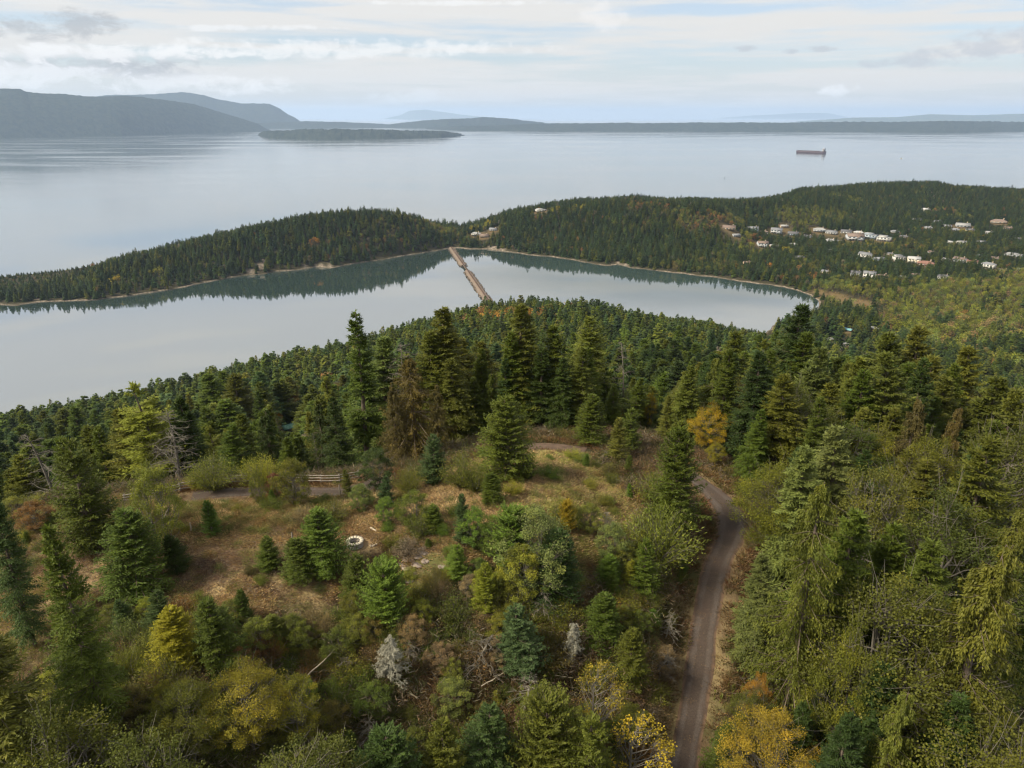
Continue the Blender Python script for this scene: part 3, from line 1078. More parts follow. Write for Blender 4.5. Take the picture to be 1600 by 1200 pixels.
for s in range(4):
    proto('fir', 22.0, make_fir(RR(100 + s), 22, [4.3, 5.0, 3.9, 4.6][s], [0.10, 0.06, 0.16, 0.08][s], [290, 310, 260, 300][s], [0.38, 0.45, 0.3, 0.42][s], gap=[0.15, 0.1, 0.35, 0.2][s], lean=[0, 0.01, -0.015, 0][s], dead_low=12))
for s in range(2):
    proto('lean_fir', 22.0, make_fir(RR(140 + s), 22, [4.2, 4.7][s], [0.34, 0.28][s], 210, 0.32, gap=0.4, ragged=0.5, lean=[0.09, -0.07][s], dead_low=26))
for s in range(2):
    proto('slim_fir', 22.0, make_fir(RR(120 + s), 22, 2.3, 0.22, 230, 0.35, gap=0.45, ragged=0.4, dead_low=20))
for s in range(3):
    proto('young_fir', 6.0, make_fir(RR(130 + s), 6, [1.75, 2.0, 1.5][s], 0.02, [220, 240, 200][s], 0.12, 0.45, leafL=0.18, leafW=0.030, nodes=11, power=0.75, ragged=0.18))
for s in range(3):
    proto('cedar', 20.0, make_cedar(RR(150 + s), 20, [4.6, 5.4, 4.0][s], n=170, bare=[0.1, 0.2, 0.1][s]))
for s in range(2):
    proto('young_cedar', 6.0, make_fir(RR(160 + s), 6, [1.7, 1.9][s], [0.10, 0.03][s], 260, 0.02, 0.95, leafL=0.15, leafW=0.034, nodes=12, power=0.5, ragged=0.35))
for s in range(3):
    proto('maple', 12.0, make_broad(RR(170 + s), 12, [4.2, 3.6, 4.6][s], [34000, 24000, 38000][s], 0.105, [110, 80, 130][s], [1, 2, 2][s], open_=[0.1, 0.35, 0.1][s]), M_BARK_GREY)
proto('aspen', 8.0, make_broad(RR(180), 8, 2.0, 4200, 0.11, 46, 3, open_=0.5, low=0.3, upright=0.9), M_BARK_GREY)
for s in range(3):
    proto('bush', 3.0, make_bush(RR(190 + s), 3, [1.9, 1.6, 2.1][s], 60, 120, 0.10, 0.3), M_BARK_GREY)
for s in range(2):
    proto('sapling', 5.0, make_broad(RR(220 + s), 5, [1.9, 2.2][s], 16000, 0.075, 90, 3, low=0.04, upright=0.6), M_BARK_GREY)
for s in range(2):
    proto('willow', 4.0, make_bush(RR(200 + s), 4, 2.3, 90, 80, 0.17, 0.13, fine=0.8), M_BARK_GREY)
proto('snag', 10.0, make_snag(RR(210), 10, 60, 2.4, 0.12), M_BARK_GREY)
proto('snag', 10.0, make_snag(RR(211), 10, 90, 3.0, -0.06, 9), M_BARK_GREY)
M_LICHEN = simple('lichen_bark', (0.27, 0.26, 0.20), 0.9, 0.3, 2.0)
proto('pale_snag', 6.0, make_snag(RR(212), 6, 110, 1.8, 0.05, 11, 0.014, 8), M_LICHEN)
proto('dead_bush', 2.5, make_snag(RR(213), 2.5, 46, 1.7, 0.1, 7, 0.012), M_BARK_PALE)
proto('dead_bush', 2.5, make_snag(RR(214), 2.5, 34, 2.0, 0.5, 6, 0.012), M_BARK_GREY)

# colours (linear, real-world)
COLS = {
    'lichen': (0.20, 0.19, 0.135), 'ygold': (0.23, 0.19, 0.022), 'dark': (0.046, 0.074, 0.018), 'green': (0.086, 0.118, 0.018), 'bluegreen': (0.064, 0.104, 0.034), 'olive': (0.118, 0.132, 0.022), 'light': (0.135, 0.170, 0.044),
    'gold': (0.28, 0.25, 0.020), 'brown': (0.125, 0.108, 0.030), 'yellow': (0.30, 0.22, 0.018), 'orange': (0.33, 0.18, 0.032), 'yg': (0.190, 0.205, 0.026),
    'bright': (0.108, 0.175, 0.025), 'red': (0.13, 0.045, 0.03), 'rust': (0.20, 0.11, 0.038), 'tan': (0.20, 0.15, 0.07), 'grey': (0.15, 0.13, 0.09), 'yolive': (0.138, 0.152, 0.025),
}
CWORD = {'dark': 'dark green', 'green': 'mid green', 'bluegreen': 'blue-green', 'olive': 'olive green', 'light': 'pale green', 'gold': 'golden', 'brown': 'brownish', 'yellow': 'yellow',
         'orange': 'orange', 'yg': 'yellow-green', 'bright': 'bright green', 'red': 'dark red', 'rust': 'rusty brown', 'tan': 'tan', 'grey': 'grey', 'yolive': 'yellowish olive', 'ygold': 'golden yellow', 'lichen': 'pale grey'}
NAMES = {'sapling': ('leafy_bush', 'bush'), 'fir': ('fir_tree', 'fir tree'), 'lean_fir': ('fir_tree', 'fir tree'), 'slim_fir': ('fir_tree', 'fir tree'), 'young_fir': ('young_fir', 'young fir'), 'cedar': ('cedar_tree', 'cedar tree'),
         'young_cedar': ('young_cedar', 'young cedar'), 'maple': ('maple_tree', 'maple tree'), 'aspen': ('birch_tree', 'birch tree'), 'bush': ('leafy_bush', 'bush'), 'willow': ('willow_bush', 'bush'),
         'snag': ('dead_tree', 'dead tree'), 'pale_snag': ('dead_tree', 'dead tree'), 'dead_bush': ('dead_bush', 'dead bush')}
GROUPS = {'fir_tree': 'fir trees round the clearing', 'young_fir': 'young firs on the hilltop', 'cedar_tree': 'cedars round the clearing', 'young_cedar': 'young cedars on the hilltop',
          'maple_tree': 'maples among the firs', 'birch_tree': 'autumn birches below the brow', 'leafy_bush': 'bushes in the clearing', 'willow_bush': 'bushes in the clearing',
          'dead_tree': 'dead standing trees', 'dead_bush': 'dead bushes on the slope'}

# ------------------------------------------------------------------ sea
m_, t, out = new_mat('sea_water')
geo = node(t, 'ShaderNodeNewGeometry')
pos = geo.outputs['Position']
b1 = noise(t, mapping(t, pos, (0.5, 0.9, 1)), 0.9, 3, 0.6)
b2 = noise(t, mapping(t, pos, (0.02, 0.05, 1), rot=(0, 0, 0.5)), 1.0, 4, 0.6)
b3 = noise(t, mapping(t, pos, (0.1, 0.2, 1), rot=(0, 0, -0.3)), 1.0, 3, 0.6)
calm = noise(t, mapping(t, pos, (0.0006, 0.0022, 1), rot=(0, 0, 0.2)), 1.0, 6, 0.6, dist=0.6)
vb = node(t, 'ShaderNodeVectorMath', operation='DISTANCE')
t.links.new(mapping(t, pos, (1, 0.95, 0)), vb.inputs[0])
vb.inputs[1].default_value = (-150, 1330, 0)
wind = noise(t, mapping(t, pos, (0.0035, 0.012, 1), rot=(0, 0, 0.35)), 1.0, 5, 0.6, dist=0.8)
bay = mth(t, 'ADD', ramp(t, vb.outputs['Value'], 500, 1500, 0.20, 1.0), ramp(t, wind, 0.52, 0.64, 0.0, 0.22))
calm_f = mth(t, 'MULTIPLY', ramp(t, calm, 0.42, 0.60, 0.6, 1.0), bay)
hgt = mth(t, 'ADD', mth(t, 'MULTIPLY', b1, 0.02), mth(t, 'ADD', mth(t, 'MULTIPLY', b3, 0.05), mth(t, 'MULTIPLY', b2, 0.10)))
bp = node(t, 'ShaderNodeBump')
bp.inputs['Distance'].default_value = 1.0
t.links.new(mth(t, 'MULTIPLY', calm_f, 0.55), bp.inputs['Strength'])
t.links.new(hgt, bp.inputs['Height'])
gl = node(t, 'ShaderNodeBsdfGlossy')
gl.inputs['Color'].default_value = (0.97, 0.97, 0.98, 1)
t.links.new(mth(t, 'MULTIPLY', calm_f, 0.16), gl.inputs['Roughness'])
t.links.new(bp.outputs[0], gl.inputs['Normal'])
df = node(t, 'ShaderNodeBsdfDiffuse')
shal = noise(t, mapping(t, pos, (0.004, 0.004, 1)), 1.0, 4, 0.5)
t.links.new(mixc(t, shal, (0.020, 0.038, 0.036), (0.036, 0.056, 0.050)), df.inputs['Color'])
fr = node(t, 'ShaderNodeFresnel')
fr.inputs[0].default_value = 1.9
t.links.new(bp.outputs[0], fr.inputs['Normal'])
mx = t.nodes.new('ShaderNodeMixShader')
lg = node(t, 'ShaderNodeVectorMath', operation='DISTANCE')          # the shallow inner lagoon shows its green bed
t.links.new(mapping(t, pos, (1, 1.3, 0)), lg.inputs[0])
lg.inputs[1].default_value = (330, 1870, 0)
shallow = ramp(t, mth(t, 'ADD', lg.outputs['Value'], mth(t, 'MULTIPLY', mth(t, 'SUBTRACT', shal, 0.5), 260)), 180, 520, 0.66, 1.0)
t.links.new(mth(t, 'MULTIPLY', mth(t, 'ADD', mth(t, 'MULTIPLY', fr.outputs[0], 0.55), 0.36, clamp=True), shallow), mx.inputs[0])
t.links.new(df.outputs[0], mx.inputs[1])
t.links.new(gl.outputs[0], mx.inputs[2])
t.links.new(mx.outputs[0], out.inputs[0])
M_SEA = m_
sea = MB()
xs = np.array([-70000, -30000, -8000, -2500, -800, 0, 800, 2500, 8000, 30000, 70000], float)
ys = np.array([-3000, 0, 600, 1200, 2000, 4000, 10000, 30000, 80000], float)
X, Y = np.meshgrid(xs, ys, indexing='ij')
idx = np.arange(X.size).reshape(X.shape)
sea.add(np.stack([X.ravel(), Y.ravel(), np.zeros(X.size)], 1), np.stack([idx[:-1, :-1], idx[1:, :-1], idx[1:, 1:], idx[:-1, 1:]], -1).reshape(-1, 4))
tag(obj('sea', sea.mesh('sea', M_SEA)), 'calm pale grey-blue sea water', kind='structure')

# ------------------------------------------------------------------ ground
clear_px = [(-60, 900), (60, 795), (200, 778), (300, 790), (480, 780), (545, 752), (640, 757), (760, 712), (900, 708), (970, 745), (1000, 800), (975, 870), (900, 900), (860, 880), (760, 905), (700, 905), (640, 935), (540, 958), (450, 975), (330, 965), (200, 965), (120, 1010), (60, 1120), (-60, 1150)]
brush_px = [(-100, 700 + 500), (60, 1120), (120, 1010), (200, 965), (330, 965), (450, 975), (540, 958), (640, 935), (760, 905), (900, 900), (975, 870), (1000, 800), (1060, 770), (1100, 900), (1060, 1250), (600, 1500), (-200, 1500)]


def to_world(pts):
    out_ = []
    for px, py in pts:
        p = hit(px, py, 28, 150)
        if p is None:
            p = ray_at(px, py, 30)
        out_.append(p[:2])
    return np.array(out_)


CLEAR = to_world(clear_px)
def in_poly(x, y, P):
    return sd_poly(np.atleast_1d(np.asarray(x, float)), np.atleast_1d(np.asarray(y, float)), P)


rows = np.exp(np.linspace(math.log(15), math.log(150), 340))
rows = np.append(rows, np.exp(np.linspace(math.log(150), math.log(3600), 470))[1:])
cols = np.linspace(radians(-62), radians(62), 400)
RD, AZ = np.meshgrid(rows, cols, indexing='ij')
GX, GY = RD * np.sin(AZ), RD * np.cos(AZ)
GZ = height(GX.ravel(), GY.ravel()).reshape(GX.shape)
idx = np.arange(GX.size).reshape(GX.shape)
quads = np.stack([idx[:-1, :-1], idx[:-1, 1:], idx[1:, 1:], idx[1:, :-1]], -1).reshape(-1, 4)
# drop quads deep under water far from land
zq = GZ.ravel()[quads].max(1)
quads = quads[zq > -11.5]
gm = MB()
gm.add(np.stack([GX.ravel(), GY.ravel(), GZ.ravel()], 1), quads[:, ::-1])
# a plain skirt behind the camera and to the sides
m_, t, out = new_mat('ground_soil')
geo = node(t, 'ShaderNodeNewGeometry')
pos = geo.outputs['Position']
sep = node(t, 'ShaderNodeSeparateXYZ')
t.links.new(pos, sep.inputs[0])
z = sep.outputs['Z']
n1 = noise(t, pos, 0.16, 6, 0.65)
n2 = noise(t, pos, 1.3, 6, 0.75)
n3 = noise(t, mapping(t, pos, (1, 1, 1), (30, 10, 0)), 0.09, 5, 0.6)
n4 = noise(t, pos, 7.0, 4, 0.7)
cl = node(t, 'ShaderNodeAttribute', attribute_type='GEOMETRY', attribute_name='open_ground')
c = mixc(t, ramp(t, n1, 0.38, 0.62), (0.16, 0.10, 0.064), (0.33, 0.25, 0.125))      # bare soil / straw
c = mixc(t, ramp(t, n3, 0.52, 0.66), c, (0.085, 0.085, 0.030))                        # moss and low green
c = mixc(t, ramp(t, n2, 0.55, 0.75, 0, 0.7), c, (0.32, 0.24, 0.13))
c = mixc(t, ramp(t, n4, 0.52, 0.78, 0, 0.6), c, (0.045, 0.030, 0.018))
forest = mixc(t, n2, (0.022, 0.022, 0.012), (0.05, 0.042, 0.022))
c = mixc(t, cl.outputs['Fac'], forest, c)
fieldn = noise(t, pos, 0.02, 4, 0.6)
low = mixc(t, fieldn, (0.13, 0.085, 0.045), (0.10, 0.08, 0.035))
opf = node(t, 'ShaderNodeAttribute', attribute_type='GEOMETRY', attribute_name='marsh')
c = mixc(t, opf.outputs['Fac'], c, low)
rock = mixc(t, ramp(t, noise(t, pos, 0.25, 6, 0.7), 0.35, 0.65), (0.08, 0.065, 0.05), (0.24, 0.20, 0.155))
bluff = node(t, 'ShaderNodeAttribute', attribute_type='GEOMETRY', attribute_name='bluff')
c = mixc(t, bluff.outputs['Fac'], c, rock)
c = mixc(t, mth(t, 'MULTIPLY', ramp(t, z, 1.9, 1.1), ramp(t, noise(t, pos, 0.022, 4, 0.6), 0.40, 0.58, 0.25, 1.0)), c, rock)
c = mixc(t, ramp(t, z, 0.6, 0.1), c, (0.05, 0.045, 0.035))
b = node(t, 'ShaderNodeBsdfPrincipled')
t.links.new(c, b.inputs['Base Color'])
b.inputs['Roughness'].default_value = 0.95
b.inputs['Specular IOR Level'].default_value = 0.1
bp = node(t, 'ShaderNodeBump')
bp.inputs['Distance'].default_value = 0.12
bp.inputs['Strength'].default_value = 0.8
t.links.new(mth(t, 'ADD', n2, mth(t, 'MULTIPLY', n4, 0.5)), bp.inputs['Height'])
t.links.new(bp.outputs[0], b.inputs['Normal'])
t.links.new(b.outputs[0], out.inputs[0])
M_GROUND = m_
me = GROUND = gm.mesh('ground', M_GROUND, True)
gx, gy, gz = GX.ravel(), GY.ravel(), GZ.ravel()
nearm = np.hypot(gx, gy) < 140
opn = np.zeros(len(gx))
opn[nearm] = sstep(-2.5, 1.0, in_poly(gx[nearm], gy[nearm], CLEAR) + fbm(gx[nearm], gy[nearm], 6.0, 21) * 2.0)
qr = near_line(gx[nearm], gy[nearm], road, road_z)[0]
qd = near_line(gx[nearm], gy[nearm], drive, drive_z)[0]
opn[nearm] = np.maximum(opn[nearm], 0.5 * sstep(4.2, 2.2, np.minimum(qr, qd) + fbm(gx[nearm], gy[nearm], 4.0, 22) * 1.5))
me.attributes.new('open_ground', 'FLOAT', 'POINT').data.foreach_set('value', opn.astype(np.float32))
marsh_c = []
for px, py, rad in [(1335, 474, 32), (1305, 464, 26), (1365, 486, 24), (1278, 455, 12), (1325, 522, 16)]:
    p = hit(px, py, 500)
    if p is not None:
        marsh_c.append((p[0], p[1], rad))
mar = np.zeros(len(gx))
for a, b_, rad in marsh_c:
    mar = np.maximum(mar, sstep(rad * 1.25, rad * 0.8, np.hypot(gx - a, gy - b_) + fbm(gx, gy, 40, 31) * 12))
bluff_c = []
for px, py, rad in [(405, 416, 11), (392, 424, 9), (414, 408, 8), (500, 416, 7), (515, 416, 7), (480, 419, 6), (980, 413, 12), (770, 387, 12), (785, 390, 10), (965, 411, 6), (60, 468, 8)]:
    p = hit(px, py, 500)
    if p is not None:
        bluff_c.append((p[0], p[1], rad))
blf = np.zeros(len(gx))
for a, b_, rad in bluff_c:
    blf = np.maximum(blf, sstep(rad * 1.3, rad * 0.7, np.hypot(gx - a, gy - b_)))
me.attributes.new('bluff', 'FLOAT', 'POINT').data.foreach_set('value', blf.astype(np.float32))
tag(obj('ground', me), 'wooded hills and shore with an open brown hilltop clearing', kind='structure')

# ------------------------------------------------------------------ road
def road_strip(name, L, lz, hw, mat, label, taper=False):
    T = np.gradient(L, axis=0)
    T = unit(T)
    N = np.stack([T[:, 1], -T[:, 0]], 1)
    us = np.linspace(-1, 1, 9)
    if 'climbing' in label:
        hw = hw + 0.65 * np.exp(-((L[:, 1] - 69.5) / 4.5) ** 2)
    w_ = hw + vnoise(np.arange(len(L)) * 0.7, np.zeros(len(L)), 3.0, 4) * 0.22 + vnoise(np.arange(len(L)) * 0.7, np.zeros(len(L)), 0.9, 5) * 0.10
    wr = hw + vnoise(np.arange(len(L)) * 0.7, np.zeros(len(L)), 3.0, 14) * 0.22 + vnoise(np.arange(len(L)) * 0.7, np.zeros(len(L)), 0.9, 15) * 0.10
    V = []
    for i, u in enumerate(us):
        ww = np.where(u < 0, w_, wr)
        p = L + N * (u * ww)[:, None]
        zz = lz - 0.075 + 0.10 * (1 - abs(u) ** 6) - 0.035 * (math.exp(-((abs(u) - 0.55) / 0.2) ** 2))
        V.append(np.stack([p[:, 0], p[:, 1], zz], 1))
    V = np.stack(V, 1)
    k, q = V.shape[:2]
    ii = np.arange(k * q).reshape(k, q)
    mb = MB()
    mb.add(V.reshape(-1, 3), np.stack([ii[:-1, :-1], ii[:-1, 1:], ii[1:, 1:], ii[1:, :-1]], -1).reshape(-1, 4), np.tile((us + 1) / 2, k))
    return tag(obj(name, mb.mesh(name, mat, True)), label, kind='structure')


m_, t, out = new_mat('gravel')
geo = node(t, 'ShaderNodeNewGeometry')
pos = geo.outputs['Position']
ti = node(t, 'ShaderNodeAttribute', attribute_type='GEOMETRY', attribute_name='tint')
u = mth(t, 'ABSOLUTE', mth(t, 'SUBTRACT', mth(t, 'MULTIPLY', ti.outputs['Fac'], 2.0), 1.0))
wn = noise(t, pos, 0.8, 5, 0.65)
u2 = mth(t, 'ADD', u, mth(t, 'MULTIPLY', mth(t, 'SUBTRACT', wn, 0.5), 0.35))
rut = mth(t, 'SUBTRACT', 1.0, ramp(t, mth(t, 'ABSOLUTE', mth(t, 'SUBTRACT', u2, 0.52)), 0.08, 0.28))
gr = ramp(t, noise(t, pos, 9, 5, 0.85), 0.3, 0.7)
c = mixc(t, gr, (0.030, 0.020, 0.014), (0.066, 0.047, 0.035))
c = mixc(t, mth(t, 'MULTIPLY', rut, 0.75), c, mixc(t, gr, (0.052, 0.040, 0.033), (0.108, 0.088, 0.074)))
c = mixc(t, ramp(t, u2, 0.70, 0.95, 0, 0.95), c, (0.13, 0.078, 0.045))
c = mixc(t, ramp(t, noise(t, pos, 3.0, 4, 0.7), 0.60, 0.72, 0, 0.7), c, (0.16, 0.10, 0.05))
c = mixc(t, ramp(t, noise(t, pos, 0.5, 6, 0.7), 0.46, 0.64, 0, 0.75), c, (0.058, 0.038, 0.028))
b = node(t, 'ShaderNodeBsdfPrincipled')
t.links.new(c, b.inputs['Base Color'])
b.inputs['Roughness'].default_value = 0.9
bp = node(t, 'ShaderNodeBump')
bp.inputs['Distance'].default_value = 0.03
t.links.new(gr, bp.inputs['Height'])
t.links.new(bp.outputs[0], b.inputs['Normal'])
t.links.new(b.outputs[0], out.inputs[0])
M_GRAVEL = m_
M_DIRT = simple('dirt', (0.085, 0.058, 0.042), 0.95, 0.3, 1.5, bump=0.03)
road_strip('gravel_road', road, road_z, 1.28, M_GRAVEL, 'narrow dark gravel road climbing and bending left round the clearing')
road_strip('gravel_drive', drive, drive_z, 1.25, M_GRAVEL, 'grey gravel drive running along the log fence')
road_strip('dirt_path', path, path_z, 1.1, M_DIRT, 'bare brown dirt path at the back of the clearing')

# ------------------------------------------------------------------ distant hills and islands
def hill_mat(name, a, b_, sc):
    m_, t, out = new_mat(name)
    geo = node(t, 'ShaderNodeNewGeometry')
    nz = noise(t, geo.outputs['Position'], sc, 8, 0.7)
    bs = node(t, 'ShaderNodeBsdfDiffuse')
    t.links.new(mixc(t, ramp(t, nz, 0.35, 0.65), a, b_), bs.inputs['Color'])
    bp = node(t, 'ShaderNodeBump')
    bp.inputs['Distance'].default_value = 20.0
    t.links.new(nz, bp.inputs['Height'])
    t.links.new(bp.outputs[0], bs.inputs['Normal'])
    t.links.new(bs.outputs[0], out.inputs[0])
    return m_


M_FAR = hill_mat('far_forest', (0.014, 0.022, 0.020), (0.034, 0.042, 0.030), 0.012)
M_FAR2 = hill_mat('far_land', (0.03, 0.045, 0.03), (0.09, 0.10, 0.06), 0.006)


def ridge(name, label, base, top, depth, mat, rough=0.12, tree=10.0, step=2.0, seed=0):
    """base: (px,py) of the waterline; top: (px,py) of the skyline; depth: width of the land in metres"""
    px = np.arange(base[0][0], base[-1][0] + step, step)
    by = interp(base, px)
    ty = interp(top, px)
    K = 15
    V = []
    for p, b0, t0 in zip(px, by, ty):
        w0 = np.array(on_z(p, b0, 0))
        s = w0[1]
        pk = np.array(ray_at(p, t0, s + depth * 0.45))
        H = max(pk[2], 0.5)
        dirx = w0[0] / w0[1]
        row = []
        for j in range(K):
            u = j / (K - 1)
            yy = s + depth * u
            prof = math.sin(min(1, u / 0.45) * pi / 2) ** 0.8 if u < 0.45 else math.cos((u - 0.45) / 0.55 * pi / 2)
            row.append((dirx * yy, yy, H * prof))
        V.append(row)
    V = np.array(V)
    x, y = V[..., 0], V[..., 1]
    nz = fbm(x, y, depth * 0.35, seed, 5)
    prof = np.sin(np.linspace(0, pi, K))[None]
    V[..., 2] += V[..., 2] * nz * rough * prof
    V[..., 2] += np.abs(vnoise(x, y, depth * 0.02 + 12, seed + 3)) * tree * (V[..., 2] > tree * 0.5)
    V[:, 0, 2] = V[:, -1, 2] = -3
    k, q = V.shape[:2]
    ii = np.arange(k * q).reshape(k, q)
    mb = MB()
    mb.add(V.reshape(-1, 3), np.stack([ii[:-1, :-1], ii[1:, :-1], ii[1:, 1:], ii[:-1, 1:]], -1).reshape(-1, 4))
    return tag(obj(name, mb.mesh(name, mat, True)), label, kind='structure')


ridge('mountain', 'broad blue-grey wooded mountain rising from the sea', [(-420, 219), (0, 217), (190, 213), (330, 208), (405, 206), (422, 205)],
      [(-420, 150), (-300, 140), (0, 140), (48, 139), (58, 143), (110, 146), (200, 151), (270, 158), (310, 165), (350, 176), (385, 187), (405, 194), (422, 205)], 3000, M_FAR, 0.10, 12, seed=2)
ridge('mountain', 'paler mountain ridge behind the broad wooded one', [(150, 200), (330, 199), (440, 198), (512, 197)],
      [(150, 152), (190, 149), (240, 147), (290, 145), (325, 150), (345, 157), (380, 162), (425, 162), (440, 169), (452, 178), (462, 183), (472, 191), (512, 196.5)], 4000, M_FAR, 0.1, 12, seed=5)
ridge('island', 'low dark wooded island lying in the bay', [(403, 212), (420, 216), (500, 218), (600, 217.5), (690, 215), (726, 212)],
      [(403, 211), (412, 206), (470, 203.5), (560, 203), (640, 204.5), (690, 206), (715, 209), (726, 211.5)], 700, M_FAR, 0.1, 22, 1.0, 7)
ridge('island', 'long low island beyond the dark wooded one', [(380, 201), (500, 201), (612, 200), (640, 199)],
      [(380, 194), (430, 191.5), (480, 190), (540, 191.5), (600, 194), (640, 198)], 2200, M_FAR, 0.1, 16, 1.5, 8)
ridge('island', 'low rounded island merging into the flat spit', [(598, 200), (700, 201), (800, 200), (850, 198)],
      [(598, 196), (640, 191), (690, 187), (735, 185), (755, 183), (790, 185), (815, 188), (850, 192)], 2200, M_FAR, 0.1, 16, 1.5, 9)
ridge('spit', 'long flat wooded spit stretching across the bay', [(665, 202), (730, 205), (900, 205.5), (1200, 206), (1400, 207), (1480, 207.5), (1600, 206), (1900, 206)],
      [(665, 200), (700, 198), (760, 197), (850, 193.5), (1000, 192.5), (1200, 192), (1400, 191), (1500, 190), (1600, 191), (1900, 192)], 2500, M_FAR, 0.08, 20, 2.0, 12)
ridge('headland', 'pale far headland behind the flat spit', [(1245, 190.5), (1330, 192), (1600, 192), (1900, 192)],
      [(1245, 190), (1290, 187), (1330, 184), (1400, 183), (1450, 179), (1520, 180), (1600, 178), (1900, 177)], 5000, M_FAR2, 0.06, 14, 2.0, 14)
ridge('headland', 'faint blue hills on the horizon', [(600, 186), (650, 186.5), (740, 186.5), (780, 186)], [(600, 185.5), (625, 180), (640, 173), (665, 171), (700, 176), (720, 179), (780, 185.5)], 6000, M_FAR2, 0.1, 0, 2.0, 15)
ridge('headland', 'thin flat island strip on the horizon', [(1120, 185), (1230, 185.5), (1330, 185)], [(1120, 184.5), (1180, 180), (1240, 177), (1290, 176), (1330, 184)], 6000, M_FAR2, 0.1, 0, 2.0, 16)

# ------------------------------------------------------------------ causeway with the railway track
M_ROCK = simple('rip_rap', (0.14, 0.11, 0.085), 0.9, 0.45, 0.6)
M_BALLAST = simple('ballast', (0.15, 0.105, 0.08), 0.95, 0.3, 0.8)
M_RAIL = simple('rusty_rail', (0.14, 0.10, 0.08), 0.5, 0.2, 1.0, 0.5)
M_TIMBER = simple('timber', (0.10, 0.075, 0.055), 0.85, 0.3, 1.2)
cw_px = [(705, 386), (714, 399), (724, 413), (737, 431.5), (750.5, 451), (764, 470.5), (773, 484)]
cwp = dense([on_z(px, py, 4.0)[:2] for px, py in cw_px], 6.0)
cL = np.concatenate([[0], np.cumsum(np.linalg.norm(np.diff(cwp, axis=0), axis=1))])
cT = unit(np.gradient(cwp, axis=0))
cN = np.stack([cT[:, 1], -cT[:, 0]], 1)
p_gap = [on_z(724, 414, 4)[:2], on_z(730, 422, 4)[:2]]
gi = [int(np.argmin(np.linalg.norm(cwp - np.array(p), axis=1))) for p in p_gap]
root = empty('railway_causeway', (cwp[len(cwp) // 2][0], cwp[len(cwp) // 2][1], 0))
tag(root, 'stone railway causeway with a track crossing the bay', 'causeway')
off = np.array([root.location.x, root.location.y, 0])


def bank(i0, i1, nm):
    r = RR(77 + i0)
    seg = slice(i0, i1 + 1)
    P, N = cwp[seg], cN[seg]
    prof = [(-8.0, -1.0), (-6.2, 1.2), (-4.6, 3.0), (-3.1, 4.2), (3.1, 4.2), (4.6, 3.0), (6.2, 1.2), (8.0, -1.0)]
    V = []
    for j, (o_, z_) in enumerate(prof):
        jit = r.normal(0, 0.7 if abs(o_) > 5 else 0.1, len(P))
        q = P + N * (o_ + jit)[:, None]
        V.append(np.stack([q[:, 0], q[:, 1], z_ + r.normal(0, 0.25 if abs(o_) > 5 else 0.03, len(P))], 1))
    V = np.stack(V, 1) - off
    k, q = V.shape[:2]
    ii = np.arange(k * q).reshape(k, q)
    mb = MB()
    F_ = np.stack([ii[:-1, :-1], ii[1:, :-1], ii[1:, 1:], ii[:-1, 1:]], -1)
    mb.add(V.reshape(-1, 3), F_.reshape(-1, 4), 0.5, 0)
    mb.m[0] = np.tile(np.array([0, 0, 0, 1, 0, 0, 0]), k - 1)
    mb.add(V[0], [list(range(q))], 0.5, 0)
    mb.add(V[-1], [list(range(q))[::-1]], 0.5, 0)
    return obj(nm, mb.mesh(nm, [M_ROCK, M_BALLAST]), root)


bank(0, gi[0], 'embankment')
bank(gi[1], len(cwp) - 1, 'embankment')
# boulders edging the banks
r = RR(3)
mb = MB()
for k in range(620):
    i = int(r.integers(0, len(cwp)))
    if gi[0] <= i <= gi[1]:
        continue
    s = r.choice([-1, 1])
    q = cwp[i] + cN[i] * s * r.uniform(5.2, 9.0)
    sz = r.uniform(0.8, 2.2)
    mb.box((q[0] - off[0], q[1] - off[1], r.uniform(0.0, 1.8)), (sz, sz * r.uniform(0.7, 1.2), sz * 0.8), r.uniform(0, 3), 0.5, 0, R=Matrix.Rotation(r.uniform(-0.6, 0.6), 3, 'X'))
bo = obj('boulders', mb.mesh('boulders', M_ROCK), root)
bo['kind'] = 'stuff'
ties = MB()
for i in range(0, len(cwp) - 1):
    for s in range(4):
        q = cwp[i] + (cwp[i + 1] - cwp[i]) * s / 4
        ties.box((q[0] - off[0], q[1] - off[1], 4.32), (2.7, 0.35, 0.2), math.atan2(cN[i][1], cN[i][0]))
tt_ = obj('sleepers', ties.mesh('sleepers', M_TIMBER), root)
tt_['kind'] = 'stuff'
for s in (-1, 1):
    q = cwp + cN * s * 0.75
    mb = MB()
    mb.tubes(np.stack([q[:, 0] - off[0], q[:, 1] - off[1], np.full(len(q), 4.5)], 1), np.full(len(q), 0.12), 4)
    obj('rail', mb.mesh('rail', M_RAIL), root)
mb = MB()
a_, b_ = cwp[gi[0]], cwp[gi[1]]
mid = (a_ + b_) / 2
ang = math.atan2((b_ - a_)[1], (b_ - a_)[0])
Lg = np.linalg.norm(b_ - a_)
mb.box((mid[0] - off[0], mid[1] - off[1], 3.7), (Lg + 2, 4.2, 0.8), ang)
obj('bridge_deck', mb.mesh('bridge_deck', M_TIMBER), root)
for k in range(5):
    mb = MB()
    c0 = a_ + (b_ - a_) * (k + 0.5) / 5
    nrm = np.array([-(b_ - a_)[1], (b_ - a_)[0]]) / Lg
    for s in (-1.5, -0.5, 0.5, 1.5):
        q = c0 + nrm * s
        mb.tubes(np.array([[q[0] - off[0] + nrm[0] * s * 0.3, q[1] - off[1] + nrm[1] * s * 0.3, -3], [q[0] - off[0], q[1] - off[1], 3.3]]), np.array([0.25, 0.25]), 6)
    mb.box((c0[0] - off[0], c0[1] - off[1], 3.05), (0.5, 4.4, 0.5), ang)
    obj('pile_bent', mb.mesh('pile_bent', M_TIMBER), root)

